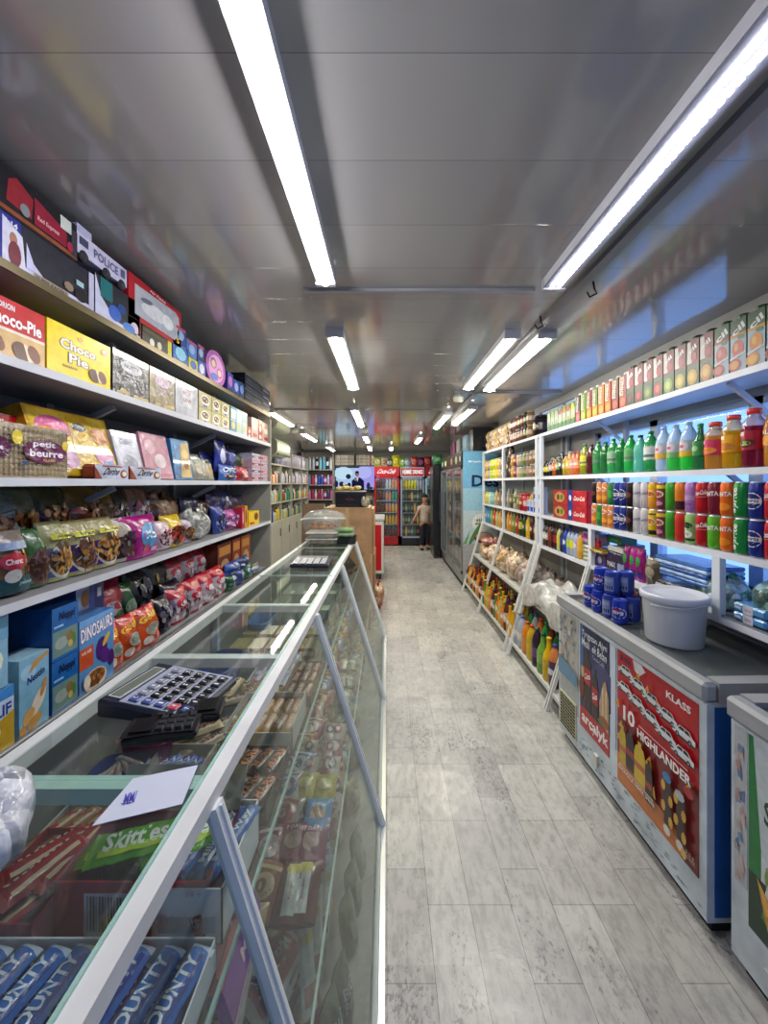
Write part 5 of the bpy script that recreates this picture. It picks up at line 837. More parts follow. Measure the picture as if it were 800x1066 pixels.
jl3 = [('cap', 'a8402c', '8c2424', 'd07048', 'brick red'), ('cap', '7c3028', '6c1c20', 'c86048', 'maroon'), ('cap', 'd8681c', 'b03c1c', 'f0a040', 'vivid orange'), ('cap', 'd8741c', 'c07828', 'f0b050', 'amber'), ('cap', 'e09018', '6c7c30', 'f4b840', 'green and orange'), ('cap', 'd88018', '8c2c28', 'f0a838', 'red and orange'), ('cap', '8cb030', '70a030', 'c0d860', 'lime'), ('cap', 'b83848', '3c2c38', 'd87880', 'plum')]
jl4 = [('x', c, '', e, n) for c, e, n in (('d8d030', 'b8c040', 'yellow topped'), ('c85038', 'c08040', 'coral topped'), ('d87040', 'a0c060', 'orange topped'), ('a83040', 'd0c8c0', 'crimson topped'), ('b8b8b0', '80a060', 'white topped'), ('98b850', '60a040', 'light green topped'), ('c8d060', '508838', 'lemon topped'))]
y = 1.325
for k, a in enumerate(jl+jl2+jl3+jl4):
    kd, c1, c2, c3, nm = a; wd = {'cil': .0765, 'red': .0765, 'cap': .078, 'x': .072}[kd]
    geo = juice(kd, c1, c2, c3, k); ds = {'cil': nm+' juice carton with green top', 'red': nm+' juice carton with dark red and green print', 'cap': nm+' juice carton with white cap', 'x': nm+' small juice carton'}[kd]
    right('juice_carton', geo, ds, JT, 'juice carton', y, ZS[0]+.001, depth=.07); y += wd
# --- bottles
def rb(Y, kind, r, h, col, cap, lab, art, desc, where=BT, z=ZS[1], X=RX+.03, liquid='liquid', parts=True, neck=None, band=(.3, .62), cat='drink bottle', sy=1, seg=16, capr=None):
    return right('drink_bottle', bottle(kind, r, h, col, cap, lab, art, liquid, seg, capr, band, parts, neck, sy), desc, where, cat, Y, z+.001, X+r-.02, 0)
rb(1.43, 'flat', .046, .25, 'e08c1c', 'e87818', 'b06014', [('t', 'PALMA', .5, .7, .8, .22, 'e8e0c8', 1), ('e', .5, .3, .3, .25, 'e8a030')], 'large orange juice bottle at the frame edge')
rb(1.525, 'square', .04, .235, '8c1430', 'e83c30', 'a8142c', [('r', .3, .75, .5, .95, 'e8c8d0'), ('e', .5, .35, .33, .22, '5c1020'), ('e', .5, .35, .2, .12, '8cb040')], 'dark cherry red bottle with red cap', neck='d8c8d4', capr=.024)
rb(1.615, 'square', .04, .225, 'e09c10', 'e8483c', 'e8a814', [('r', .3, .75, .5, .95, 'f8e8c0'), ('e', .5, .35, .33, .22, 'c87818')], 'golden mango bottle with red cap', neck='e8d8b0', capr=.024)
rb(1.705, 'square', .04, .21, 'e08828', 'e05038', 'c83460', [('r', .2, .75, .4, .95, 'f4d8e0'), ('e', .5, .3, .35, .22, 'e89030'), ('e', .4, .25, .2, .12, 'd86040')], 'pink and orange peach bottle with red cap', neck='e8c8a0', capr=.024)
rb(1.775, 'long', .03, .215, '2c7c38', '2c9c58', '3c8c48', [('e', .5, .5, .2, .2, '90c880')], 'slim dark green bottle', neck='2c7c38')
for i, (Y, c, l2, ds) in enumerate(((1.85, '30d838', 'e0b838', 'bright green soda bottle'), (1.935, '3cd040', '7cb070', 'bright green soda bottle'), (2.02, 'c8d4d0', 'e0b040', 'clear soda bottle with amber label foot'))):
    rb(Y, 'pet', .037, .235, c, 'b8c8d8', 'b4bcc4', [('e', .5, .62, .3, .25, 'd4c8d0'), ('e', .5, .62, .12, .1, 'c04860'), ('r', 0, 0, 1, .35, l2)], ds, neck='c8dce0', band=(.28, .62))
gl = [('2ca048', '207838', 'green lemonade bottle with dark cap'), ('6cc8a0', '283c38', 'mint water bottle with dark cap'), ('28b848', '1c6c30', 'emerald soda bottle'), ('1c8838', '2c9c50', 'deep green soda bottle'), ('40a850', '207840', 'leaf green soda bottle'), ('287838', '1c8040', 'forest green soda bottle'), ('389c48', '287c40', 'grass green soda bottle'), ('5c2420', '3c2020', 'brownish red soda bottle'), ('a0a828', '2c7c40', 'olive yellow soda bottle')]
for i, (c, cp, ds) in enumerate(gl):
    rb(2.115+i*.088, 'pet', .036, .225-(.01 if i % 2 else 0), c, cp, ('c8d0cc', None, '5c9c60', None, '88a888', None, '387848', None, 'c8c040')[i], [('r', 0, .2, 1, .4, '5a7468')] if i % 2 == 0 else (), ds, neck=c)
for i, (c, cp, l, h, ds, tx) in enumerate((('e06c28', 'd85c30', 'e08868', .18, 'orange nectar bottle with white script', 'FINES'), ('e08858', 'c83c3c', 'd89090', .18, 'salmon nectar bottle with red cap', 'FINES'), ('d8a040', 'c0c0b8', 'c8b060', .19, 'honey coloured nectar bottle', None), ('c8a828', '303848', 'b8a030', .17, 'mustard soft drink bottle', None), ('2c1c18', '2c3c70', '384858', .2, 'black cola bottle', None), ('3c3028', '404850', '88a060', .18, 'dark brown syrup bottle', None), ('c86828', '3c7048', 'd87838', .16, 'tangerine sauce bottle', None), ('241c20', 'c0a8c0', 'b8a0b0', .16, 'dark bottle with pinkish label', None), ('201c18', '2c3028', 'c8b830', .14, 'dark bottle with yellow label', None), ('242018', '303838', 'c8c030', .14, 'small black bottle with yellow label', None))):
    rb(2.91+i*.064, 'pet', .029, h, c, cp, l, [('t', tx, .5, .55, .8, .3, 'f4e8e4', 1)] if tx else [('e', .5, .5, .25, .25, 'd8d0c0')], ds, seg=12)
# --- cans: two tiers
def cart(kind):
    W = 'f2f2f0'
    return {'coke': ('b81420', [('t', 'Coca-Cola', .58, .72, .75, .18, W, 1, .12, .3), ('r', .1, .55, .9, .57, 'd8a0a0')], None, 'red cola can'),
     'pepsi': ('1a2c84', [('e', .5, .5, .4, .28, W), ('e', .5, .5, .36, .25, '1c2c78'), ('p', [(.16, .52), (.84, .52), (.78, .66), (.5, .75), (.22, .66)], 'c02438'), ('r', .12, .42, .88, .57, W), ('t', 'PEPSI', .5, .495, .55, .1, '101c50', 1)], None, 'blue cola can with round badge'),
     'sprite': ('18843c', [('t', 'Sprite', .42, .5, 1.25, .28, W, 1, 1.5, 0, .7)], None, 'green lemon soda can'),
     'forange': ('e06414', [('p', [(.05, .55), (.95, .6), (.95, .82), (.05, .78)], '24307c'), ('t', 'FANTA', .5, .69, .8, .17, W, 1, .06), ('e', .5, .25, .35, .14, 'f08c28')], None, 'orange soda can'),
     'fgreen': ('58b028', [('p', [(.05, .52), (.95, .6), (.95, .82), (.05, .78)], '24307c'), ('t', 'FANTA', .5, .67, .8, .17, W, 1, .06)], None, 'apple green soda can'),
     'fpurple': ('7a1c34', [('p', [(.05, .55), (.95, .6), (.95, .82), (.05, .78)], '3c2878'), ('t', 'FANTA', .5, .69, .8, .17, W, 1, .06)], None, 'dark grape soda can'),
     'lilac': ('a878b8', [('t', 'hy:t', .5, .25, .5, .12, '6c4880'), ('r', .1, .4, .9, .6, 'c0a0cc')], None, 'lilac drink can'),
     'mint': ('90c070', [('e', .5, .65, .3, .12, '20402c'), ('e', .5, .3, .3, .15, 'e8f0e0'), ('t', 'ZT', .5, .3, .3, .1, '20402c'), ('e', .4, .5, .1, .06, 'e8f0e0'), ('r', .1, .05, .9, .14, '204c2c')], None, 'pale green patterned can'),
     'ored': ('c82c24', [('p', [(0, .5), (1, .72), (1, .8), (0, .58)], 'e0a030'), ('p', [(0, .64), (1, .86), (1, .92), (0, .7)], '3c9c34')], None, 'red can with diagonal stripes'),
     'odark': ('d87820', [('p', [(0, .5), (1, .72), (1, .8), (0, .58)], 'e0b040'), ('r', 0, 0, 1, .35, '401c28')], None, 'orange can with dark foot'),
     'green': ('3c9828', [('p', [(0, .4), (1, .62), (1, .72), (0, .5)], 'd8b030'), ('p', [(0, .6), (1, .82), (1, .9), (0, .68)], 'c87828')], None, 'green can with diagonal stripes'),
     'yello': ('d8b420', [('e', .5, .6, .38, .17, 'f0e8c0'), ('e', .5, .6, .3, .13, 'c87020'), ('r', 0, .0, 1, .2, '202c28'), ('r', .1, .9, .9, .96, '283c6c')], None, 'yellow can with round picture'),
     'ypurp': ('7a3048', [('r', 0, .85, 1, 1, 'e0c828'), ('e', .5, .6, .36, .15, 'e8d8a8'), ('e', .5, .6, .26, .1, 'a03858'), ('e', .5, .2, .3, .1, 'c08898')], None, 'plum can with yellow rim'),
     'yorange': ('e09824', [('e', .5, .6, .38, .17, 'e8c880'), ('e', .5, .6, .28, .1, 'b85828'), ('r', 0, .88, 1, 1, 'd8c020')], None, 'amber can with oval badge'),
     'white': ('c4c0c4', [('t', 'Frutti', .5, .6, .8, .14, '3c5080', 0, .1, .3), ('p', [(0, 0), (.5, 0), (.4, .5), (0, .45)], 'e08848'), ('p', [(.5, 0), (1, 0), (1, .4), (.55, .35)], '38783c')], None, 'white can with fruit print'),
     'dark': ('1c1418', [('e', .5, .5, .3, .14, '6c3c38'), ('r', 0, .9, 1, 1, '3c2c2c')], None, 'black drink can'),
     'orgw': ('c87838', [('e', .5, .75, .36, .14, 'e8d8c8'), ('e', .5, .75, .2, .08, 'c05028'), ('e', .5, .28, .36, .14, 'e8a040')], None, 'tan can with ring print'),
     'gr2': ('2c7438', [('r', .2, .3, .8, .7, '409c48')], None, 'plain green can')}[kind]
up = ['coke', 'pepsi', 'sprite', 'forange', 'fpurple', 'coke', 'lilac', 'odark', 'green', 'ypurp', 'yorange', 'white', 'white', 'dark', 'pepsi', 'pepsi', 'gr2', 'orgw', 'orgw', 'dark']
dn = ['coke', 'pepsi', 'sprite', 'forange', 'fgreen', 'coke', 'mint', 'ored', 'green', 'ypurp', 'yello', 'white', 'white', 'dark', 'pepsi', 'pepsi', 'orgw', 'orgw', 'gr2', 'orgw']
for tier, row, z in (('lower', dn, ZS[2]+.001), ('upper', up, ZS[2]+.149)):
    for k, kd in enumerate(row):
        c, art, bn, ds = cart(kd); me = cached(('can', kd), lambda: can(c, art)); right('drink_can', me, tier+' '+ds, CT, 'drink can', 1.435+k*.0645, z, depth=.062)
        if k < 16 and tier == 'upper': right('drink_can', me, 'rear row '+ds, CT, 'drink can', 1.435+k*.0645, ZS[2]+.001, X=RX+.08, depth=.062)
y = 2.74
for k, (c, ds, L) in enumerate((('b8202c', 'red cola multipack', .2), ('24388c', 'blue multipack', .07), ('a82c2c', 'red and gold gift multipack', .26))):
    for t in range(2):
        art = [('e', .45, .5, .34, .36, 'b89844'), ('e', .35, .5, .09, .2, '6a2c20'), ('e', .6, .5, .1, .2, '507038')] if k == 2 else ([('t', 'Coca-Cola', .5, .5, .8, .3, 'f0e0e0', 1, 0, .3)] if k == 0 else [('e', .5, .5, .3, .2, 'e0e0f0')])
        right('drink_multipack', carton(L, .13, .115, c, art, c, 'film'), ('upper ' if t else 'lower ')+ds, CT, 'drinks pack', y+L/2, ZS[2]+.001+.117*t, depth=.13)
    y += L+.006
for k in range(4):
    for t in range(2 if k < 2 else 1): right('energy_drink_carton', carton(.07, .07, .125, 'c8d0e4', [('p', [(0, .1), (.9, .1), (.9, .45), (0, .45)], '2c48b0'), ('r', .1, .6, .5, .9, '9cb0e0')], 'b0bce0'), ('upper' if t else 'lower')+' white and blue slim carton', CT, 'drink carton', 3.60+k*.085, ZS[2]+.001+.127*t, depth=.07)
# --- under the cans
def misc(name, geo, ds, cat, Y, z=ZS[3], X=RX+.03, depth=.1, where=LT, **k): return right(name, geo, ds, where, cat, Y, z+.001, X, depth, **k)
misc('plastic_bag', sack(.3, .2, .2, '5c8c7c', ['78b0a8', '3c5c54', '90b8c0'], 41), 'dark green plastic bag bulging', 'plastic bag', 1.42, depth=.2, X=RX+.02)
for k in range(2): misc('wet_wipes_pack', carton(.14, .09, .035, '5c9ccc', [('r', .35, 0, .65, 1, 'c8ccd8'), ('t', 'Baby', .2, .5, .2, .4, 'e8f0f8'), ('r', .4, .3, .6, .6, 'b0a0b8')], '4c8cc0', 'film', bev=.008), ('upper' if k else 'lower')+' sky blue wet wipes pack', 'wet wipes', 1.50, ZS[3]+.012+k*.037, X=RX+.0, depth=.09)
misc('magazine', carton(.3, .2, .01, '8c8c94', (), '5c6068'), 'flat dark magazine under the wipes', 'magazine', 1.49, X=RX-.0, depth=.2)
misc('plastic_bag', sack(.22, .16, .14, '8cb0a8', ['a8c8d0', '5c9c70', 'c0d0d8', '407850'], 42), 'crumpled green and white carrier bag', 'plastic bag', 1.74, depth=.16)
misc('film_pack', carton(.28, .16, .06, '404448', [('r', .1, .3, .7, .7, 'c0c4c8')], '2c2e34', 'film', bev=.01), 'black packet with white label', 'packet', 1.95, depth=.14)
for k in range(5): misc('folded_sheet', carton(.34, .18, .018, ('3c70b8', '90b4e0', '2c58a0', 'a8c8f0', '4c80c8')[k], (), ('3c70b8', '90b4e0', '2c58a0', 'a8c8f0', '4c80c8')[k], 'film', bev=.005), ('mid blue', 'pale blue', 'deep blue', 'icy blue', 'azure')[k]+' folded plastic sheet', 'plastic sheet', 1.9, ZS[3]+.085+k*.02, depth=.18)
misc('packet', pouch(.12, .16, .06, '5c5040', [('e', .5, .5, .3, .2, 'a09880')], 51), 'olive brown packet', 'packet', 2.08, depth=.06, X=RX+.01)
for k in range(3): misc('packet', pouch(.07, .19, .05, ('a8207c', 'b83090', '8c2070')[k], [('e', .5, .6, .3, .15, '40a050'), ('r', .1, .1, .9, .3, '3c3c8c')], 52+k), ('magenta', 'hot pink', 'dark pink')[k]+' upright packet', 'packet', 2.2+k*.06, depth=.06, X=RX+.02)
misc('diaper_pack', carton(.22, .12, .13, '2c2c58', [('t', 'MAX', .3, .35, .4, .25, 'c8c8d8', 1), ('r', .6, .1, .9, .5, '8090b0')], '242448', 'film', bev=.012), 'dark navy pack with white letters', 'packet', 2.42, depth=.12)
misc('packet', carton(.16, .12, .03, 'b8b8b0', (), 'a8a8a0'), 'flat grey packet on the navy pack', 'packet', 2.42, ZS[3]+.132, depth=.12)
misc('napkin_pack', carton(.12, .1, .09, '403078', [('e', .4, .5, .2, .25, 'c8c0d8')], '382868', 'film'), 'violet printed pack', 'packet', 2.585, depth=.1)
for k in range(5): misc('incense_packet', wrapper(.12, .03, .025, 'c09c38', None, seed=k, accent='4c3c20'), 'golden slim packet', 'packet', 2.52+.03*k, ZS[3]+.095, depth=.03, rz=90)
misc('red_tub', bottle('jar', .03, .09, 'b82830', 'c83038', 'd84040', (), 'gloss', 12), 'small bright red tub', 'tub', 2.665, ZS[3]+.095, depth=0, X=RX+.05)
for k in range(4): misc('tissue_pack', carton(.17, .13, .028, 'b8c0a4', [('r', 0, .3, 1, .5, '9cac88')], 'c0c4b0', 'film', bev=.006), 'pale green tissue pack', 'tissues', 2.74, ZS[3]+k*.029, depth=.13)
misc('detergent_pack', carton(.2, .1, .08, 'c8a8c0', [('r', 0, .4, 1, .6, 'b02868'), ('e', .3, .7, .2, .2, '6c3090')], 'b898b8', 'film', bev=.01), 'pink and white pack lying on top', 'packet', 2.74, ZS[3]+.13, depth=.1)
misc('green_carton', carton(.16, .1, .05, '1c6c44', [('r', .2, .3, .8, .6, '2c8c5c')], '185c38'), 'dark green flat carton', 'carton', 2.52, ZS[3]+.17, depth=.1, X=RX+.08)
misc('carton', carton(.16, .08, .17, '6c7070', (), '5c6064'), 'grey carton supporting the green one', 'carton', 2.52, ZS[3], depth=.08, X=RX+.15)
for i, (c, cp, l, ds) in enumerate((('c89828', 'b88020', 'd8a838', 'yellow syrup bottle'), ('a8a8c0', '2c3870', 'b0a8d0', 'lilac water bottle'), ('98a8b8', '202c5c', 'd0d038', 'water bottle with yellow label'), ('8898a8', '2c3c78', 'a8c050', 'water bottle with lime label'), ('1c3c9c', '28408c', '2c50b8', 'royal blue cola bottle'), ('2c2838', '20306c', '304890', 'dark cola bottle with blue label'), ('b8b870', '243468', 'd0c83c', 'pale lemon bottle'), ('3c1818', '581c20', 'a02030', 'dark cherry bottle'), ('241418', '301c20', '402428', 'black cherry bottle'), ('6c2c1c', '282028', '8c3428', 'russet bottle'), ('30241c', '202430', '9c9c94', 'brown bottle with grey label'), ('443c38', '202028', 'c8c8b8', 'smoky bottle with cream label'))):
    rb(2.86+i*.058, 'pet', .027, .2, c, cp, l, [('e', .5, .5, .3, .3, 'e0dcd0')] if i in (1, 4, 10, 11) else (), ds, LT, ZS[3], seg=12, liquid='gloss')
# --- slanted middle board: bagged bread and the white sheet
MB = 'on the slanted bread board'
def crumple(x0, x1, y0, y1, z, amp, col, seed):
    rnd = random.Random(seed); ph = [rnd.uniform(0, 6) for _ in range(9)]; g = G()
    def f(u, v):
        x = x0+(x1-x0)*u; y = y0+(y1-y0)*v; e = min(1, u/.14); bulge = sin(pi*min(1, .15+.85*u))**.6*sin(pi*(.06+.88*v))**.5
        zz = z+amp*bulge*(1+.25*sin(7*v+ph[0]+5*u)+.14*sin(17*v+ph[1]-9*u)+.1*sin(27*u+ph[2]+9*v))+.012*sin(31*v+ph[3]+13*u)*e
        import mathutils; q = mathutils.Vector((x*7+seed, y*3.2+x*3, 1)); nz = 1-abs(mathutils.noise.noise(q))*2.4; nz2 = 1-abs(mathutils.noise.noise(q*2.1))*2; zz += .034*nz*e+.010*nz2*e; x -= .012*nz2*(1-e)
        if u < .14: zz -= (1-e)**1.5*(.10+.03*sin(11*v+ph[4])); x = x-.03*(1-(1-e)**2)
        return (x, y, zz)
    g.grid(f, 70, 130, col, 'film'); g.grid(lambda u, v: (f(u, v)[0]+.002, f(u, v)[1], f(u, v)[2]-.012), 22, 35, col, 'film', flip=True); return g
cx, cy, cz = 1.42, 2.9, .55; g = crumple(1.245, 1.64, 2.44, 3.5, .57, .135, 'babcb8', 3); g.v = [(a-cx, b-cy, max(c, .553)-cz if a > 1.27 else c-cz) for a, b, c in g.v]
thing('plastic_sheet', g, 'big crumpled whitish plastic sheet', 'spilling over the slanted bread board', 'plastic sheet', (cx, cy, cz))
for i, (Y, X, w_, h, c, cc, ds) in enumerate(((3.75, 1.30, .34, .26, 'a89c98', ['bcb0a8', '988c8c', 'c8c0b8', 'a88c7c'], 'grey pink bag of bread'), (4.10, 1.29, .34, .25, 'b89c7c', ['c8b090', 'a88868', 'd0c0a8', 'b8a494'], 'tan bag of round bread'), (4.45, 1.29, .33, .25, 'c0a078', ['c8a880', 'b08c60', 'd8c4a0'], 'golden bag of bread rolls'), (4.85, 1.29, .36, .22, 'c0a080', ['d0b898', 'a88460', 'c8b8a8'], 'light bag of flat bread'), (5.25, 1.29, .36, .2, 'c09c74', ['d0b088', 'b08858', 'd8c8b0'], 'straw coloured bag of bread'), (5.2, 1.30, .32, .1, 'c0888c', ['b03840', 'c8a8a0', 'a87868'], 'pinkish bag with red band'), (3.62, 1.44, .22, .2, 'a0948c', ['8c7c78', 'b8aca0', '705c58'], 'brown grey bag of buns'), (4.2, 1.46, .25, .24, '7c685c', ['5c4840', '9c8878'], 'dark bag of rye rolls'))):
    right('bread_bag', sack(w_, .27 if X < 1.4 else .18, h, c, cc, 60+i), ds, MB, 'bag of bread', Y, .55+.003+(.19 if i == 5 else 0), X, .24 if X < 1.4 else .18)
for i in range(5): right('bread_bag', sack(.2, .15, .16, ('a89490', 'b4a49c', '9c8880', 'b09c94', 'c0b0a4')[i], ['c8bcb4', '8c7870'], 70+i), ('rosy', 'cloudy', 'mauve', 'dusky', 'creamy')[i]+' little bag of buns behind the sheet', MB, 'bag of bread', 3.05+i*.13, .553, 1.50, .14)
# --- bottom board: sauces, oils and sodas, three rows
FB = 'on the bottom drinks board'
yl = [('long', 'd89c10', 'c8a830', 'd8a820', 'yellow'), ('long', 'd87818', 'c88030', 'e08820', 'orange'), ('pet', '3c1c20', '8c2428', 'b8a8a8', 'dark red'), ('long', '50803c', 'd8c838', '60903c', 'green'), ('pet', '281c20', '98202c', 'a89cb0', 'blackish'), ('pet', 'b8a848', 'd0b830', 'c8b040', 'mustard'), ('pet', '5c2c20', '3c2c58', 'c0b0b0', 'brown'), ('long', 'a03c20', 'b83028', 'c06030', 'rust')]
n = 22
for r in range(3):
    for k in range(n):
        Y = 3.6+k*.093+(.03 if r == 1 else 0); ty = yl[(k*3+r*5+(k//4)) % 8] if not (r == 0 and k in (1, 5, 8, 14, 17)) else yl[(0, 0, 1)[k % 3]]
        h = .25+.02*((k+r) % 3); me = cached(('fb', ty[4], (k+r) % 3), lambda: bottle(ty[0], .036, h, ty[1], ty[2], ty[3], [('e', .5, .5, .3, .3, 'e0d8d0')], 'gloss', 12))
        right('sauce_bottle', me, ('front', 'second', 'rear')[r]+' row '+ty[4]+' bottle', 'on the bottom jar side board', 'bottle', Y, .131, X=1.185+r*.085, depth=0, rz=random.uniform(-30, 30))
nr = [(2.74, 0, 'pet', '5c2c38', '2c3c98', '303c80', .3, 'amber water bottle with blue label and cap', 'c87840'), (2.84, 0, 'long', 'd8b010', 'd8b818', 'c8a010', .31, 'tall yellow lemonade bottle', None), (2.95, 0, 'long', '70a03c', '205048', '88b050', .3, 'pale green lemonade bottle', None), (3.06, 0, 'pet', '2c1c2c', '2c5c50', '6c4878', .3, 'dark grape soda bottle', None), (3.17, 0, 'pet', 'c8a420', 'c83c28', 'c8b028', .28, 'yellow oil bottle with red cap', None), (3.28, 0, 'pet', 'd07c18', 'd85c20', 'd08820', .27, 'orange soda bottle', None), (3.39, 0, 'pet', 'a8b0b8', '3c58a0', 'c8ccd0', .28, 'clear water bottle with blue cap', None), (3.48, 0, 'pet', '9ca4ac', 'a8acb0', 'b8bcc0', .28, 'clear water bottle with grey cap', None),
      (2.70, 1, 'long', 'd8a010', 'c8a010', 'd0a018', .31, 'golden lemonade bottle', None), (2.82, 1, 'pet', '205838', '1c4c48', '2c6848', .33, 'deep green soda bottle', None), (2.93, 1, 'pet', '1c6830', '205c38', '287840', .32, 'bottle green soda bottle', None), (3.04, 1, 'pet', '6c2420', 'c84828', '9c3428', .31, 'reddish syrup bottle', None), (3.15, 1, 'pet', '2c8c38', '2c8c40', '3c9c40', .31, 'grass green soda bottle', None), (3.26, 1, 'pet', 'c87020', 'd84820', 'c86020', .3, 'dark orange soda bottle', None), (3.37, 1, 'pet', 'a0a8b0', '4060a0', 'c0c4c8', .3, 'tall clear water bottle', None), (3.47, 1, 'pet', '38803c', '3c4ca0', '509048', .3, 'green bottle with blue cap', None)]
for (Y, r, kd, c, cp, l, h, ds, nk) in nr: right('drink_bottle', bottle(kd, .045, h, c, cp, l, [('e', .5, .5, .3, .3, 'd8d4cc')] if 'water' in ds else (), 'gloss', 16, None, (.25, .5), True, nk), ds, FB, 'drink bottle', Y, .131, X=1.2+r*.11, rz=random.uniform(-20, 20))
# --- jar side of the shelving
JW = 'on the jar shelving'
def far_row(z, ya, yb, items, where, X=RX+.045, step=None, tier=1):
    n = len(items); 
    for k, it in enumerate(items):
        Y = yb-(k+.5)*(yb-ya)/n; kd, r, h, c, cp, l, ds = it
        for t in range(tier):
            me = cached(('jr', kd, c, cp, l, h), lambda: bottle(kd, r, h, c, cp, l, [('e', .5, .5, .3, .3, jit('c8b8a0', .3))] if l else (), 'gloss', 12)); right('glass_jar' if kd == 'jar' else 'condiment_bottle', me, ('upper ' if t else '')+ds, where, 'jar' if kd == 'jar' else 'bottle', Y, z+.001+t*(h+.001), X=X)
J = lambda c, cp, l, ds, h=.14, r=.04: ('jar', r, h, c, cp, l, ds)
B_ = lambda c, cp, l, ds, h=.24, r=.032, k='pet': (k, r, h, c, cp, l, ds)
far_row(ZS[0], 3.62, 3.80, [J('1c1018', '18141c', '2c1c28', 'very large black lidded jar', .2, .085)], 'at the near end of the jar shelf top', X=RX+.09)
far_row(ZS[0], 3.84, 4.45, [J('5c3428', '6c2c1c', 'a89890', 'brown jar with dark red lid'), J('6c5c50', '58201c', 'b8a8a0', 'grey brown jar'), J('7c2c34', 'b0a8a8', 'c08890', 'rosy jar'), J('48502c', '201c20', '98a050', 'olive jar'), J('6c2c38', '8c8c88', 'b07078', 'berry jar'), J('3c3c28', '1c1c1c', '88a058', 'dark pickle jar'), J('8c6848', 'a8a078', 'c8b090', 'tan jar')], 'topping the jar shelving', tier=2)
for i in range(22):
    k = i % 11; t = i//11; right('pasta_bag', cached(('pb', i % 4), lambda: pouch(.12, .15, .07, ('a8906c', 'b49c64', 'a88474', 'b8a888')[i % 4], nuts(.15, .15, .85, .8, [['8c6848', 'c8b088', 'a04840'], ['c8b050', '8c8c40', 'd8c880'], ['c09898', '8c4848', 'd8c0b0'], ['b8a078', '6c5c48', 'd8d0b8']][i % 4], 16, .09, i % 4), i % 4)), ('upper ' if t else 'lower ')+('tan', 'golden', 'rosy', 'creamy')[i % 4]+' pasta bag', 'heaped on the jar shelf top', 'bag of pasta', 4.55+k*.098, ZS[0]+.001+t*.135, X=RX+.02, depth=.08)
far_row(ZS[1], 3.66, 4.62, [B_('38281c', '2c88c8', '4c3420', 'brown bottle with light blue top', .3), B_('3c2c24', '48382c', '5c4438', 'dark syrup bottle', .2), J('c89020', 'c8b898', 'd8a838', 'honey jar', .13), J('7c3048', '483848', 'a86878', 'purple jam jar', .13), J('c8a888', '4868b0', 'd8c0a0', 'cream jar with blue lid', .13), J('90a068', '385898', 'b0b890', 'light green jar', .13), J('6c7848', '707868', 'a8a080', 'olive jar', .13), J('907c68', '585c50', 'b89c90', 'grey tan jar', .13), J('8c6c4c', 'b8b0a0', 'b88878', 'caramel jar', .13), J('48583c', 'a8a090', '98a078', 'pickle jar', .13)], JW+' second board', tier=2)
far_row(ZS[1], 4.70, 5.6, [J('c89c20', 'c0a030', 'd8b030', 'yellow tin', .13), J('98888c', '686878', 'b0a0a8', 'lilac grey tin', .13), J('a8c030', 'b8c840', 'b8c838', 'lime tin', .13), J('b0b838', 'c0c040', 'c8c848', 'pale lime tin', .13), J('c8b828', 'c8c038', 'd8c828', 'lemon tin', .13), J('b89c70', 'a8a090', 'c8a878', 'beige tin', .13), J('8c98a8', '9898a0', 'b0b8c8', 'bluish tin', .13)], JW+' far bay second board', tier=2)
far_row(ZS[2], 3.66, 4.62, [B_('8c8478', '988c80', 'a89c94', 'ashen bottle', .22), B_('48482c', '2c2c20', '808058', 'dark olive bottle', .22), B_('a8a890', 'b8b8a8', '688048', 'clear bottle', .22), B_('70703c', '605c30', '989858', 'moss bottle', .2), J('a01c24', 'b82830', 'b8343c', 'crimson tin', .18, .045), J('b02028', 'a82028', 'c8b0a8', 'red tin', .18, .045), B_('b89838', 'a88c30', 'c8a840', 'amber bottle', .2), B_('707840', '807c40', '98a058', 'green glass bottle', .2)], JW+' third board')
far_row(ZS[2], 4.70, 5.6, [J('c8b430', 'c8b838', 'd8c438', 'yellow packet jar', .16, .045), J('b0c4a0', 'b8c8a8', 'c0ccb0', 'pale green jar', .16, .045), J('68b0b0', '78b8b8', '88c0c0', 'aqua jar', .16, .045), B_('a88c5c', 'a89060', 'b89c70', 'fawn bottle', .2), B_('7c6c58', '8c7c68', '98887c', 'taupe bottle', .2), B_('8c8c9c', '9898a8', 'a8a8b8', 'grey bottle', .2)], JW+' far bay third board')
far_row(ZS[3], 3.66, 4.62, [B_('c88828', 'c89030', 'd89c38', 'orange oil bottle'), B_('b07c30', 'b08030', 'c89040', 'amber oil bottle'), B_('5c8030', '486c28', '78983c', 'green sauce bottle'), B_('a83028', '98a038', 'b84438', 'ketchup bottle'), B_('284020', '203818', 'b8b830', 'dark green bottle with yellow label'), B_('1c3418', '243c1c', '3c5828', 'very dark green bottle'), B_('d8a818', 'c8a018', 'e0b828', 'bright yellow bottle'), B_('301c20', '402028', '583038', 'wine dark bottle'), B_('98682c', '9c6c30', 'b0803c', 'brown mustard bottle')], JW+' fourth board')
far_row(ZS[3], 4.70, 5.6, [B_('3c7cb0', '4888b8', '4c90c0', 'blue bottle'), B_('3878a8', '4080b0', '5090b8', 'cyan bottle'), B_('58a038', '60a840', '68b048', 'light green bottle'), B_('b83c2c', 'c04030', 'c85040', 'tomato bottle'), B_('a8a060', 'a8a068', 'b8b078', 'straw bottle'), B_('c88c38', 'c09040', 'd09c48', 'gold bottle'), B_('607c48', '688050', '789058', 'sage bottle')], JW+' far bay fourth board')
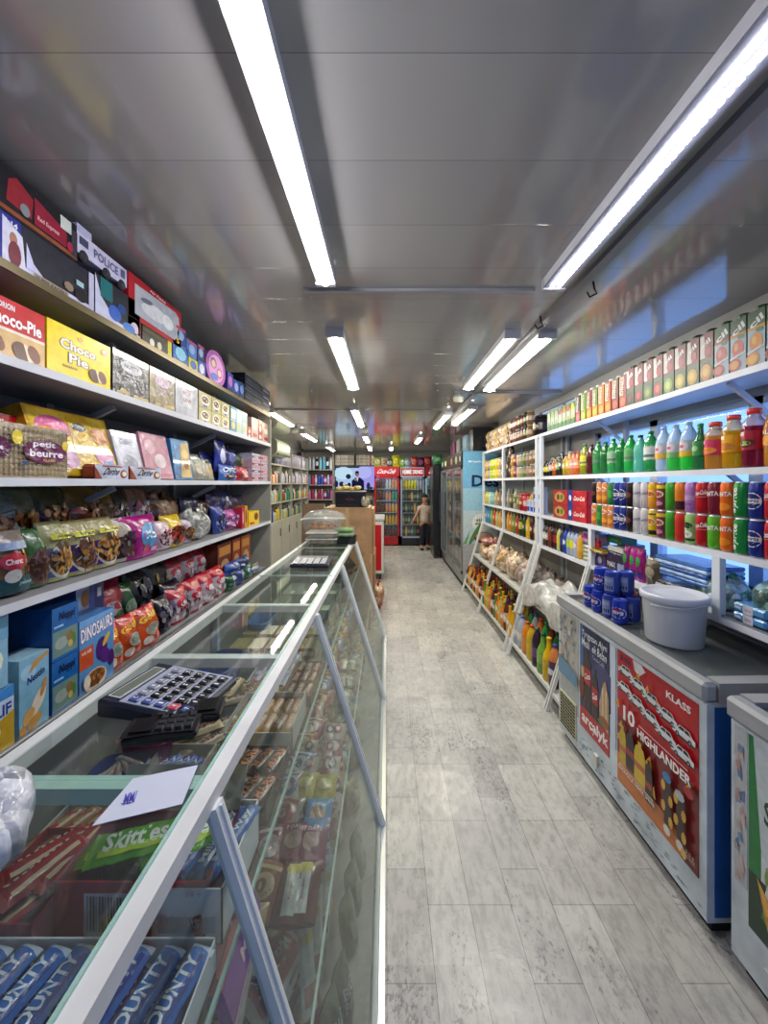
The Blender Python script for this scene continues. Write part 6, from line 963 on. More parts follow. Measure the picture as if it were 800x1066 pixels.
# ================================================================ CHEST FREEZERS
def freezer(desc, where, x0, y0, y1, depth, h, yaw=0, endart=None):
    t = thing('chest_freezer', [], desc, where, 'chest freezer', (x0, y0, 0), R(yaw)); L = y1-y0; D_ = depth
    g = G(); g.box(.01, D_, 0, L, .05, h-.07, 'cdd8e0', 'worn'); part('body', g, t)
    g = G(); g.box(.04, D_, .02, L-.02, 0, .05, '1a1b1e', 'matte'); part('plinth', g, t)
    g = G(); e = .045; z0, z1 = h-.07, h; c = '9ea1a4'
    g.box(-.008, e, -.008, L+.008, z0, z1, c, 'paint', bev=.012); g.box(D_-e, D_+.0, -.008, L+.008, z0, z1, c, 'paint', bev=.012); g.box(e, D_-e, -.008, e, z0, z1, c, 'paint'); g.box(e, D_-e, L-e, L+.008, z0, z1, c, 'paint'); part('rim_frame', g, t, 'grey rim')
    g = G(); g.box(e, D_-e, e, L/2+.02, z1-.012, z1-.006, 'fff', 'lid_glass'); part('sliding_lid', g, t); g = G(); g.box(e, D_-e, L/2-.02, L-e, z1-.022, z1-.016, 'fff', 'lid_glass'); part('sliding_lid', g, t)
    g = G(); g.box(e, D_-e, L/2-.012, L/2+.016, z1-.014, z1-.002, 'b4b8bc', 'metal'); part('lid_bar', g, t)
    g = G(); g.box(e, D_-e, e, L-e, z0-.2, z0-.19, '30343a', 'gloss'); g.box(e, e+.005, e, L-e, z0-.2, z1-.03, '40454c', 'gloss'); g.box(D_-e-.005, D_-e, e, L-e, z0-.2, z1-.03, '40454c', 'gloss'); part('inner_liner', g, t)
    return t, L
def FP(L, h0, h1): return lambda u, v, l: (.01-l, L*(1-u) if False else (1-u)*L, h0+v*(h1-h0))
fz, L = freezer('long chest freezer covered in red, blue and peeling posters', 'beneath the window shelving', 1.105, 1.335, 2.43, .555, .887, 1.3)
def poster(t, name, lab, ya, yb, z0, z1, art, base, m='gloss', x=.01):
    # ya is the far edge (on the viewer's left), yb the near edge
    g = G(); P = lambda u, v, l: (x-.0015-l, ya+(yb-ya)*u, z0+(z1-z0)*v); g.box(x-.0015, x, min(ya, yb), max(ya, yb), z0, z1, base, m); draw(g, art, P, m=m, lift0=.0003, step=.00012); return part(name, g, t, lab)
def car(x, y, s): return [('e', x+.02*s, y-.24*s*.3, .56*s, .07*s, '2a1014'), ('p', [(x-.5*s, y-.1*s), (x-.5*s, y+.02*s), (x-.3*s, y+.06*s), (x-.18*s, y+.17*s), (x+.25*s, y+.17*s), (x+.38*s, y+.06*s), (x+.5*s, y+.02*s), (x+.5*s, y-.1*s)], 'd9dce0'), ('p', [(x-.25*s, y+.06*s), (x-.15*s, y+.15*s), (x+.02*s, y+.15*s), (x+.02*s, y+.06*s)], '24262c'), ('p', [(x+.05*s, y+.06*s), (x+.05*s, y+.15*s), (x+.22*s, y+.15*s), (x+.32*s, y+.06*s)], '24262c'), ('r', x-.5*s, y-.04*s, x-.38*s, y, '30323a'), ('e', x-.27*s, y-.1*s, .09*s, .075*s, '1c1c20'), ('e', x+.28*s, y-.1*s, .09*s, .075*s, '1c1c20'), ('e', x-.27*s, y-.1*s, .04*s, .035*s, '9a9ca0'), ('e', x+.28*s, y-.1*s, .04*s, .035*s, '9a9ca0')]
A = [('r', 0, 0, 1, .5, '7a1d1c'), ('r', 0, .5, 1, 1, 'b3131c'), ('p', [(0, 0), (.83, 0), (.83, .12), (0, .22)], 'c8702c')]+[('r', .05, .03+i*.022, .8, .034+i*.022, 'd89050') for i in range(6)]+[('r', .83, 0, 1, .1, '6a2420'), ('t', '&&&', .92, .06, .1, .05, 'b08070')]
A += [('t', 'KLASS', .8, .93, .26, .045, 'f4ecec', 1), ('p', [(.27, .93), (.33, .91), (.42, .97), (.36, 1), (.24, 1)], 'd8d8dc'), ('t', '5 Oct', .13, .955, .16, .04, '30306c', 1)]
for i in range(5): A += car(.13+i*.185, .87-.026*i, .23)
for i in range(5): A += car(.13+i*.185, .75-.026*i, .23)
A += [('t', '10', .22, .575, .17, .11, 'f8f4f4', 1), ('t', 'HIGHLANDER', .65, .525, .62, .062, 'f8f4f4', 1), ('r', .36, .575, .93, .581, 'e8d0d0')]
for x, y, s in ((.05, .6, .04), (.1, .46, .04), (.07, .36, .04), (.5, .385, .06), (.55, .22, .05), (.93, .47, .04), (.36, .92, .03), (.48, .88, .03), (.6, .84, .02)): A.append(('p', [(x-s, y-s*.3), (x+s*.6, y-s*.6), (x+s*.2, y+s)], 'd89a28'))
for x, y, r_, c in ((.13, .32, .05, 'c0a028'), (.24, .34, .06, '241418'), (.38, .32, .075, 'd0b020'), (.5, .26, .045, '241418')):
    A += [('r', x-r_, y-.14, x+r_, y+.06, c), ('e', x, y+.06, r_, .07, c), ('r', x-r_*.3, y+.08, x+r_*.3, y+.15, c), ('r', x-r_, y-.04, x+r_, y+.0, 'b86030' if c != '241418' else '9c2c30')]
A += [('r', .08, .165, .56, .173, 'e8d8c8'), ('t', 'COCA-COLA  FANTA  SPRITE', .32, .145, .5, .025, 'f0e0d8', 1)]
for j, x in enumerate((.72, .86)):
    A += [('r', x-.035, .12, x+.035, .42-.03*j, '2c1c1c')]+[('e', x+(-.04 if i % 2 else .04), .16+i*.065, .025, .035, 'd0a030') for i in range(4)]+[('e', x, .42-.03*j, .05, .03, '3a80c0' if j == 0 else 'b0b4bc'), ('e', x, .09, .04, .03, 'd8d4c8')]
A += [('e', .95, .46, .05, .03, 'a82028'), ('e', .9, .07, .03, .03, 'd8b060')]
poster(fz, 'poster', 'red car prize draw poster', .50, .035, .17, .79, A, '8c1a1c')
Bq = [('r', 0, 0, 1, 1, '1c2450'), ('r', 0, .5, .12, 1, '385c94'), ('e', .8, .55, .4, .2, '30386c'), ('r', 0, 0, 1, .2, 'b01624'), ('t', 'arçalyk', .52, .1, .9, .13, 'f4f0f0', 1), ('r', .47, .035, .5, .052, 'f4f0f0'), ('t', 'Tyrgyzan Ajyn', .5, .92, .86, .075, 'e8ecf4', 0, 0, .2), ('t', 'Mesh  ek Belan', .5, .84, .84, .075, 'e8ecf4', 0, 0, .2), ('t', 'Coca-Cola', .66, .765, .4, .04, '9098b8')]
for x, r_, top in ((.28, .13, .78), (.55, .1, .66)): Bq += [('r', x-r_, .2, x+r_, top-.15, '2a1614'), ('e', x, top-.15, r_, .1, '2a1614'), ('r', x-r_*.35, top-.1, x+r_*.35, top, '2c2020'), ('r', x-r_, top-.32, x+r_, top-.17, 'a81c28'), ('t', 'Coca', x, top-.245, r_*1.7, .06, 'f0e0e0', 1, .2, .3), ('r', x-r_*.8, .22, x-r_*.6, top-.35, '7a4c3c')]
Bq += [('p', [(.72, .22), (1, .2), (1, .5), (.9, .64), (.82, .6), (.7, .4)], 'b89468'), ('r', .8, .28, .83, .56, 'd8c8b0'), ('r', .9, .28, .93, .55, 'd8c8b0'), ('e', .85, .26, .15, .05, '98502c'), ('e', .75, .235, .1, .025, '5c7030'), ('e', .08, .4, .1, .12, '6a2c20'), ('e', .12, .55, .06, .06, 'c8a070')]
poster(fz, 'poster', 'dark blue cola poster', .84, .565, .22, .79, Bq, '1c2450')
rn = random.Random(5); pl = [('r', 0, .28, 1, 1, 'b4b4ac')]+[('p', [(x, y), (x+rn.uniform(.03, .2), y+rn.uniform(-.02, .02)), (x+rn.uniform(.02, .2), y+rn.uniform(.01, .05)), (x+rn.uniform(-.05, .03), y+rn.uniform(.01, .05))], rn.choice(['8c94a0', 'b89c90', '949ca4', 'b8a8a0', '7c8894', 'a8b0b0', 'c0bcb4', '6c7888'])) for x, y in [(rn.uniform(0, .8), rn.uniform(.3, .95)) for _ in range(80)]]+[('p', [(0, .3), (1, .3), (1, .42), (0, .5)], '5888a8')]
poster(fz, 'poster', 'faded peeling collage sticker', 1.08, .86, .24, .8, pl, 'a8b0b0')
g = G(); g.box(.004, .012, .88, 1.07, .09, .3, 'c4c09c', 'paint')
for i in range(10): 
    for j in range(6): g.box(.001, .0045, .89+j*.03, .912+j*.03, .1+i*.0195, .109+i*.0195, '34342c', 'matte')
part('vent_grille', g, fz, 'cream slotted vent')
g = G(); draw(g, [('r', 0, 0, 1, 1, 'dfe7ee')], lambda u, v, l: (.008-l, .55-.03*u, .3+.49*v), m='card'); g.box(.006, .009, .512, .548, .3, .79, 'c8d4e4', 'card'); part('white_tape', g, fz)
rn = random.Random(9); g = G(); P = lambda u, v, l: (.0095-l, .86*(1-u), .06+v*.11)
draw(g, [('p', [(x, y), (x+.015, y+.08*rn.random()), (x+.03+.02*rn.random(), y+.02), (x+.012, y-.06)], rn.choice(['7c8c9c', '5c6468', '90a4b4', 'a0aca8'])) for x, y in [(rn.random()*.95, .1+.8*rn.random()) for _ in range(60)]], P, m='matte', lift0=.0002, step=.00001); sc = part('paint_scuffs', g, fz); sc['kind'] = 'stuff'
g = G(); g.box(.035, .5, -.002, .012, .07, h1 if False else .80, '1458a8', 'worn'); part('end_panel', g, fz, 'blue end panel')
g = G(); g.box(.004, .03, -.004, .012, .06, .81, 'c8d4e0', 'worn'); part('corner_strip', g, fz)
g = G(); g.box(-.002, .01, .66, .69, .1, .16, 'c8ccc0', 'card'); part('price_tag', g, fz)
fz2, L = freezer('green and white printed chest freezer cut by the frame', 'under the drinks shelves', 1.122, .25, 1.262, .54, .885, 0)
L = 1.012
A2 = [('r', 0, 0, 1, 1, 'ccd4d8'), ('p', [(.0, .3), (0, 1), (.16, 1), (.3, .45), (.3, .3)], '1c7a3c'), ('p', [(.12, 1), (.3, .45), (.55, .35), (1, .4), (1, 1)], 'c0ccd0'), ('p', [(0, .3), (1, .3), (1, 0), (0, 0)], '183c28'), ('p', [(.3, .12), (1, .0), (1, .35), (.5, .3)], '1c7c34'), ('p', [(.5, 1), (1, .6), (1, 1)], '1c7a3c'), ('t', 'Sera', .62, .66, .5, .24, '28503c', 1, 0, .3), ('e', .5, .34, .12, .07, '7c9450'), ('e', .62, .2, .24, .16, 'd8d8c8', .4), ('p', [(.2, .3), (.45, .24), (.7, .16), (.6, .04), (.4, .12)], 'c8882c'), ('p', [(.22, .29), (.4, .25), (.55, .17), (.42, .15)], 'e0ac50'), ('e', .75, .3, .1, .05, 'a85028')]
def squeeze(a):
    k = a[0]
    if k == 'r': return ('r', a[1]*.15, a[2], a[3]*.15, a[4], a[5])
    if k == 'e': return ('e', a[1]*.15, a[2], a[3]*.15, a[4], a[5])
    if k == 'p': return ('p', [(x*.15, y) for x, y in a[1]], a[2])
    return ('t', a[1], .105, a[3], a[4]*.2, a[5]*.5)+a[6:8]
A2 = [squeeze(a) for a in A2]+[('r', .15, .4, 1, 1, '1c7a3c'), ('r', .15, 0, 1, .4, '183c28')]
poster(fz2, 'poster', 'green printed food wrap', .95, .05, .20, .80, A2, 'ccd4d8')
rn = random.Random(3); pl = [('p', [(x, y), (x+.35, y+rn.uniform(-.02, .02)), (x+rn.uniform(.1, .4), y+rn.uniform(.02, .08)), (x-.05, y+.04)], rn.choice(['b88c80', '6c8cb4', 'c8b0a8', '5c7ca4', 'b09c94', 'c8c8cc'])) for x, y in [(rn.uniform(0, .6), rn.uniform(0, .92)) for _ in range(26)]]
poster(fz2, 'poster', 'narrow strip of colourful stickers', 1.0, .955, .3, .8, pl, 'b8bcc0')
g = G(); g.box(.006, .0095, .1, .9, .075, .13, 'b8bec4', 'card'); part('rating_label', g, fz2)
# --- on the freezer
FTZ = .8885
BS = .87; bk = thing('plastic_bucket', [], 'large white lidded plastic bucket', 'on the poster covered freezer', 'bucket', (1.262, 1.69, FTZ))
g = G(); g.lathe([(.118, 0), (.122, .006), (.136, .19), (.139, .195)], 'c9ccd2', 'plastic', 40); g.v = [(a*BS, b*BS, c) for a, b, c in g.v]; part('tub', g, bk)
g = G(); g.lathe([(.139, .18), (.146, .184), (.147, .206), (.141, .214), (.13, .212), (.125, .205), (.06, .208), (0, .209)], 'c4c9d4', 'plastic', 40, cap=False); g.v = [(a*BS, b*BS, c) for a, b, c in g.v]; part('lid', g, bk)
g = G(); g.tube([(.147*cos(a), .147*sin(a), .19-.02*abs(sin(a*1.0+1.2))) for a in [-2.9+i*.1 for i in range(24)]], .0025, 'b0b4bc', 'plastic', 6); g.v = [(a*BS, b*BS, c) for a, b, c in g.v]; part('handle', g, bk)
g = G(); g.tube([(-.05, .14, .0), (-.12, .35, .0)], .012, 'a8b8d0', 'gloss', 8); thing('rolled_paper', g, 'rolled pale blue paper tube', 'behind the white bucket', 'paper roll', (1.33, 1.86, FTZ+.015), rot=(0, 0, 0)) if False else None
pc = ('1c34a8', [('e', .5, .5, .42, .3, 'd8dcf0'), ('e', .5, .5, .37, .26, '1c34a0'), ('t', 'PEPSI', .5, .5, .5, .16, 'f0f0f8', 1), ('e', .5, .66, .2, .06, 'c02438')])
me = can(pc[0], pc[1], .036, .118, top='3048b0', seg=20).mesh('can'); mb = can('2a3f9c', [('r', .2, .1, .75, .9, '8494c0'), ('t', '||||', .5, .3, .4, .2, '20285c'), ('r', .25, .6, .7, .8, 'a0acd0')], .036, .118, top='3048b0', seg=20).mesh('can')
k = 0
for (x, y, r_, m_) in ((1.155, 1.90, 20, me), (1.155, 1.985, 0, mb), (1.145, 2.07, -10, me), (1.145, 2.155, 0, me), (1.235, 1.93, 0, mb), (1.225, 2.03, 0, mb)): thing('drink_can', m_, 'lower blue soda can', 'in the pyramid on the freezer', 'drink can', (x, y, FTZ), R(-70+r_))
for (x, y, m_) in ((1.165, 1.985, mb), (1.155, 2.07, me), (1.235, 1.98, mb)): thing('drink_can', m_, 'upper blue soda can', 'in the pyramid on the freezer', 'drink can', (x, y, FTZ+.119), R(-60))
for (x, y) in ((1.24, 2.02+.09), (1.30, 2.05)): thing('juice_bottle', bottle('square', .032, .165, 'c87828', 'c83038', 'c89040', [('e', .5, .5, .3, .3, 'd8b070')], 'liquid', 16, .02, (.25, .6), True), 'amber juice bottle with red cap', 'between the cans and bucket', 'juice bottle', (x+.02, y-.12, FTZ))
# ================================================================ FAR LEFT: cosmetics cabinets, air conditioner
CXF, CXB = -1.95, -2.28
cs = thing('cosmetics_cabinet', [], 'pale grey wall cabinet with open shelves of bottles over cupboards', 'past the snack shelving', 'cabinet', (-2.1, 6.5, 0))
def Q2(n, g, lab=None): g.v = [(a+2.1, b-6.5, c) for a, b, c in g.v]; return part(n, g, cs, lab)
CL = [.9, 1.24, 1.58, 1.92]
g = G(); g.box(CXB, CXF, 3.3, 9.55, .05, .88, 'a9a99e', 'wood'); Q2('base_body', g)
for k in range(10):
    y = 3.3+k*.625; d = G(); d.box(CXF+.001, CXF+.016, y+.008, y+.617, .1, .86, 'b0b0a5', 'wood'); dd = Q2('cupboard_door', d); h = G(); h.box(CXF+.016, CXF+.03, y+.53, y+.545, .62, .76, '6c6c68', 'metal'); h.v = [(a+2.1, b-6.5, c) for a, b, c in h.v]; part('handle', h, dd)
for z in CL: g = G(); g.box(CXB, CXF, 3.3, 9.55, z-.022, z, 'bcbcb2', 'wood'); Q2('shelf_board', g)
for y in (3.31, 4.2, 5.1, 6.2, 7.1, 7.9, 8.85, 9.54): g = G(); g.box(CXB, CXF, y-.011, y+.011, .88, 1.95 if 6 < y < 7.5 else 2.2, 'b4b4aa', 'wood'); Q2('partition_board', g)
g = G(); g.box(CXB-.015, CXB, 3.3, 9.55, .05, 2.3, '8c8c84', 'wood'); Q2('back_panel', g)
rc = random.Random(21)
pal = [['c8c4b8', '3c3c3c', 'b8a8a0', 'e0dcd4', 'd8c0c8'], ['8cb02c', 'c8d0c0', '3c2c48', 'c8c8e0', 'd88038', '4c5ca8', 'e8e8e4'], ['302c34', 'c8c8c4', '3c8c58', 'c09018', '8c4c30', '1c7c60', 'a8b8b0'], ['c8b030', '6c7c40', '2c3c8c', '50a0b0', 'b8b8a8', '8ca870']]
nmz = ['on the top cosmetics board', 'on the second cosmetics board', 'on the third cosmetics board', 'on the lowest cosmetics board']
for li, z in enumerate((1.58, 1.24, .9)):
    for k in range(34):
        y = 6.25+k*.098; c = rc.choice(pal[li+1 if li else 0] if li else pal[0]+pal[1][3:]); kd = rc.choice(('pet', 'square', 'flat')); h = rc.choice((.18, .21, .24)); me = cached(('cos', kd, c, h), lambda: bottle(kd, .033, h, c, rc.choice(('e0e0e0', '303030', c)), None, (), 'gloss', 8))
        thing('cosmetic_bottle', me, 'small coloured cosmetic bottle standing', nmz[li], 'cosmetic bottle', (CXF-.05, y, z+.001), 0, group='cosmetic bottles '+nmz[li], shared=True)
for k in range(22):
    y = 6.9+k*.11; c = rc.choice(('a8acc8', 'b8b8d0', '9898b8', 'c8b8c8')); me = cached(('cosb', c), lambda: bottle('long', .035, .3, c, '505080', 'c8c8d8', (), 'gloss', 8)); thing('shampoo_bottle', me, 'tall greyish lilac shampoo bottle', 'above the cosmetics near the air conditioner', 'shampoo bottle', (CXF-.05, y, CL[3]+.001), 0, group='tall shampoo bottles', shared=True)
ac = thing('air_conditioner', [], 'pale greenish wall air conditioner', 'above the cosmetics cabinet', 'air conditioner', (-1.86, 6.8, 2.03))
g = G(); g.grid(lambda u, v: (-.2+.24*min(1, 1.08*sin(pi*v)**.3), -.42+.84*u, .33*v), 2, 12, 'c4d0bc', 'gloss', flip=True)
for s in (-.42, .42): g.add([(-.2+.24*min(1, 1.08*max(0, sin(pi*v/12))**.3), s, .33*v/12) for v in range(13)], [list(range(13))], '8c9088', 'gloss')
part('housing', g, ac); g = G(); g.box(.03, .046, -.38, .38, .02, .05, '2c3028', 'gloss'); part('air_outlet', g, ac); g = G(); g.box(.041, .047, -.40, .40, .07, .075, '9aa894', 'gloss'); part('panel_seam', g, ac)
g = G(); g.box(-.42, -.2, -.3, .3, .05, .3, '707468', 'paint'); part('wall_mount', g, ac)
# ================================================================ FAR WALL: shelves, television, cartons, fridges
def frack(desc, x0, x1, y, zs, where):
    t = thing('wall_shelving', [], desc, where, 'shelving', ((x0+x1)/2, y, 0)); ox = (x0+x1)/2
    def Q(n, g): g.v = [(a-ox, b-y, c) for a, b, c in g.v]; return part(n, g, t)
    for z in zs: g = G(); g.box(x0, x1, y, y+.3, z-.02, z, 'b4b0a8', 'wood'); Q('shelf_board', g)
    for x in (x0, x1): g = G(); g.box(x-.02, x, y, y+.3, 0, 2.38, '9a8c84', 'wood'); Q('side_panel', g)
    g = G(); g.box(x0, x1, y+.3, y+.32, 0, 2.38, '8a8680', 'wood'); Q('back_panel', g)
    return t
frack('wooden wall shelving of cleaning bottles', -2.15, -1.36, 9.75, [.5, .84, 1.17, 1.54, 1.93], 'left of the television' if False else 'beside the television')
rows_ = [(1.93, ['181818', 'b8c8d8', 'b8bcd0', '201818', '88c8d8', '58b0d8', '2c2c34', 'c8d4d8'], .32, 'tall cleaner bottle', 'on the highest cleaning shelf'), (1.54, ['b070b8', '6888c8', 'b83048', 'c890c8', '3050b8', '3c58c0', 'b03878', 'a0a8d8', 'c05090'], .25, 'bright detergent bottle', 'on the second cleaning shelf'), (1.17, ['b84890', 'd080b8', 'a8305c', 'c8a0b8', '983048', 'b86090', '8c3060', '403c78', 'c878a8'], .25, 'pink and magenta detergent bottle', 'on the third cleaning shelf'), (.84, ['c8d0c8', '28302c', '80a888', 'b8b8b0', '705048', 'a8c0a8', '404c40', 'd0d0cc'], .22, 'pale cleaner bottle', 'on the fourth cleaning shelf')]
for z, cl, h, ds, wh in rows_:
    for k, c in enumerate(cl):
        me = cached(('cl', c, h), lambda: bottle(('flat', 'pet', 'square')[k % 3], .038, h, c, 'e0e0e0' if k % 2 else c, 'd0d0d8' if k % 3 == 0 else None, (), 'gloss', 8)); thing('cleaner_bottle', me, ds, wh, 'cleaning bottle', (-2.1+k*.72/len(cl)+.04, 9.82, z+.001), 0, group=ds+'s '+wh, shared=True)
tv = thing('television', [], 'wall television showing a man in a dark suit', 'between cleaning shelving and red fridge', 'television', (-.85, 10.2, 1.385))
g = G(); g.box(-.53, .53, -.02, .04, 0, .63, '15161a', 'gloss', bev=.01); part('bezel', g, tv)
g = G(); P = lambda u, v, l: (-.5+u*1.0, -.0215-l*3, .03+v*.57); g.add([P(0, 0, 0), P(1, 0, 0), P(1, 1, 0), P(0, 1, 0)], [[0, 1, 2, 3]], 'a8c4e8', 'screen')
draw(g, [('e', .85, .6, .3, .6, 'a098e8'), ('e', .75, .8, .2, .3, 'b0b4f0'), ('e', .2, .75, .25, .3, 'c0dcf0'), ('p', [(.42, 0), (.75, 0), (.74, .4), (.64, .55), (.52, .55), (.42, .4)], '141c3c'), ('e', .56, .72, .055, .12, '8c6458'), ('e', .56, .8, .055, .06, '1c1818'), ('p', [(.54, .55), (.6, .55), (.57, .35)], 'c8ccd8'), ('e', .52, .45, .04, .05, '9c7060'), ('e', .33, .6, .07, .12, '202c3c'), ('e', .15, .25, .07, .12, '202430'), ('e', .25, .12, .12, .12, '2c3444'), ('e', .22, .25, .04, .07, 'c8c0b8'), ('e', .35, .2, .05, .12, '1c2430'), ('e', .86, .15, .05, .18, '283044'), ('e', .93, .06, .06, .06, '283044'), ('e', .02, .25, .04, .16, '1c2434')], P, m='screen', lift0=.0003, step=.0002); part('screen', g, tv)
g = G(); g.box(-.15, .15, .04, .24, .2, .45, '2a2a2a', 'paint'); part('wall_bracket', g, tv)
g = G(); g.box(-1.35, -.34, 9.95, 10.43, 2.02, 2.05, '3a3434', 'paint'); g.box(-.82, -.79, 9.95, 10.43, 2.05, 2.38, '3a3030', 'paint'); g.box(-1.35, -1.33, 9.95, 10.43, 2.05, 2.38, '3a3030', 'paint')
thing('carton_shelf', G().box(-.505, .505, -.24, .24, -.03, 0, '3a3434', 'paint').box(.02, .05, -.24, .24, 0, .3, '3a3030', 'paint'), 'dark shelf holding a row of pale cartons', 'above the television', 'shelf', (-.845, 10.19, 2.05))
for k in range(18):
    x = -1.325+k*.054+(.03 if k > 8 else 0); c = ('b8b4a8', 'c8c4b8', 'a8a49c', 'bcb4a8')[k % 4] if k != 16 else '8c2c28'; thing('tea_carton', carton(.048, .2, .26, c, [('e', .5, .6, .3, .1, '7c7468'), ('r', .2, .2, .8, .4, '9c948c')]), 'pale narrow carton' if k != 16 else 'dark red narrow carton', 'on the shelf above the television', 'carton', (x+.01, 10.08, 2.051), group='cartons above the television', shared=True)
g = G(); g.box(-.5, .5, -.25, .2, .0, .9, '9a9a94', 'wood', top='a8a8a0'); g.box(-.52, .52, -.27, .2, .9, .93, 'b4b4ac', 'gloss'); cbn = thing('low_cabinet', [], 'grey low cabinet with worktop', 'under the television', 'cabinet', (-.85, 10.1, 0)); part('body', g, cbn)
for s in (-.25, .25): g = G(); g.box(s-.23, s+.23, -.265, -.25, .06, .86, 'a4a49c', 'wood'); part('cupboard_door', g, cbn)
thing('printer_box', carton(.5, .25, .22, '40444a', [('r', .1, .3, .6, .7, '8c9094')], '34383c'), 'dark office machine box', 'on the low cabinet', 'box', (-.62, 9.98, .931))
thing('grey_tub', carton(.5, .25, .1, '8c8c80', (), '9c9c90'), 'flat grey carton', 'on the dark machine box', 'carton', (-.62, 9.98, 1.153))
def fridge(name, desc, where, x0, x1, y, h, frame, hdr, hart, seed, foot='b01020', cols=()):
    t = thing(name, [], desc, where, 'drinks fridge', ((x0+x1)/2, y, 0)); w_ = x1-x0; D_ = .55; a = w_/2
    g = G(); g.box(-a, -a+.03, 0, D_, .03, h, frame, 'gloss'); g.box(a-.03, a, 0, D_, .03, h, frame, 'gloss'); g.box(-a, a, D_-.02, D_, .03, h, frame, 'gloss'); g.box(-a, a, 0, D_, h-.02, h, frame, 'gloss'); g.box(-a, a, 0, D_, .03, .2, foot, 'gloss'); g.box(-a+.03, a-.03, D_-.05, D_-.02, .2, h-.25, 'b8c0c4', 'gloss'); part('body', g, t)
    g = G(); g.box(-a, a, -.02, .02, h-.24, h, hdr, 'gloss'); draw(g, hart, lambda u, v, l: (-a+u*w_, -.02-l, h-.24+v*.24), m='sign', lift0=.001, step=.0004); part('header_sign', g, t)
    g = G(); f = .045
    for q in ((-a, -a+f, .2, h-.25), (a-f, a, .2, h-.25), (-a, a, .2, .2+f), (-a, a, h-.25-f, h-.25)): g.box(q[0], q[1], -.025, .0, q[2], q[3], frame, 'gloss')
    dr = part('door', g, t); g = G(); g.box(-a+f, a-f, -.015, -.01, .2+f, h-.25-f, 'fff', 'glass'); part('door_glass', g, dr); g = G(); g.bar((a-.03, -.05, .95), (a-.03, -.05, 1.35), .02, .02, '2c2c30'); part('handle', g, dr)
    g = G(); g.box(-a+.06, a-.06, .02, .045, h-.285, h-.27, 'eef4ff', 'fridge_fill_glow'); part('added_fill_strip', g, t)  # added glowing strip, out of sight behind the header, to brighten the inside
    n = 5; sh = (h-.25-.25)/n
    for k in range(n):
        z = .24+k*sh; g = G(); g.box(-a+.035, a-.035, .04, D_-.06, z-.012, z, 'd0d4d8', 'metal'); part('fridge_shelf', g, t)
        m = 7
        for j in range(m):
            c, cp, l = cols[(k, j*3//m)] if (k, j*3//m) in cols else cols['d'][(j+k) % len(cols['d'])]; me = cached(('fr', c, cp, l), lambda: bottle('pet', .034, .25, c, cp, l, (), 'gloss', 8)); thing('chilled_bottle', me, 'chilled bottle behind glass', 'in the '+desc.split(' with')[0], 'drink bottle', ((x0+x1)/2-a+.075+j*(w_-.15)/(m-1), y+.09, z+.001), group='bottles in the '+desc.split(' with')[0], shared=True)
            if True: thing('chilled_bottle', me, 'chilled bottle behind glass', 'in the '+desc.split(' with')[0], 'drink bottle', ((x0+x1)/2-a+.075+j*(w_-.15)/(m-1), y+.17, z+.001), group='bottles in the '+desc.split(' with')[0], shared=True) if k == 0 else None
    return t
dk = ('3c1418', '8c1c20', '7c2028'); og = ('d88018', 'c86c18', 'd89020'); yl_ = ('e0a818', 'd89818', 'e0b020'); gn = ('2c8c3c', '207838', '3c9c48')
fridge('drinks_fridge', 'red drinks fridge with script lettering on its header', 'at the far end of the aisle', -.315, .315, 9.7, 2.0, 'a81420', 'b8101c', [('t', 'Coca-Cola', .5, .5, .72, .5, 'f8f4f4', 1, 0, .3)], 1, 'b0101c', {(0, 0): dk, (0, 1): dk, (0, 2): dk, (1, 0): dk, (1, 1): yl_, (1, 2): yl_, (2, 0): dk, (2, 1): og, (2, 2): yl_, (3, 0): dk, (3, 1): og, (3, 2): gn, (4, 0): ('30181c', '701c20', '5c2028'), (4, 1): ('b0b4b8', '8c9094', 'c8c8cc'), (4, 2): og, 'd': [dk]})
fridge('drinks_fridge', 'grey framed drinks fridge with white and red header', 'beside the red script fridge', .345, .945, 9.7, 1.98, '98a4c0', 'c8ccd4', [('r', .03, .1, .97, .9, 'a81820'), ('t', 'HEMME', .27, .52, .38, .5, 'f8f8f8', 1), ('t', 'DRINKS', .72, .52, .42, .45, 'f8f8f8', 1)], 2, '181c24', {(4, 0): ('c8b018', 'd8c020', 'e0c820'), (4, 1): ('c8c020', 'd8c828', 'e0d030'), (4, 2): ('a8a8b0', '586080', 'b8b8c0'), 'd': [('3c2c28', '8c2c30', 'b87078'), ('c8a060', 'd0a870', 'e0c890'), ('283830', '2c4838', '90a8a0'), ('5c6870', '40485c', 'b0b8c0'), ('1c4830', '205038', '50805c')]})
fridge('drinks_fridge', 'half hidden red topped drinks fridge', 'behind the child', .97, 1.57, 9.7, 2.0, 'c0d8ec', 'a81420', [('t', 'Coca-Cola', .5, .4, .7, .3, 'f0e8e8', 1, 0, .3)], 3, 'a0101c', {'d': [('80c0d0', 'a0d0d8', 'c0e0e8'), ('60a0c0', '90c0d0', 'a8d0e0'), ('3c8cb0', '406c90', '80b0c8')]})
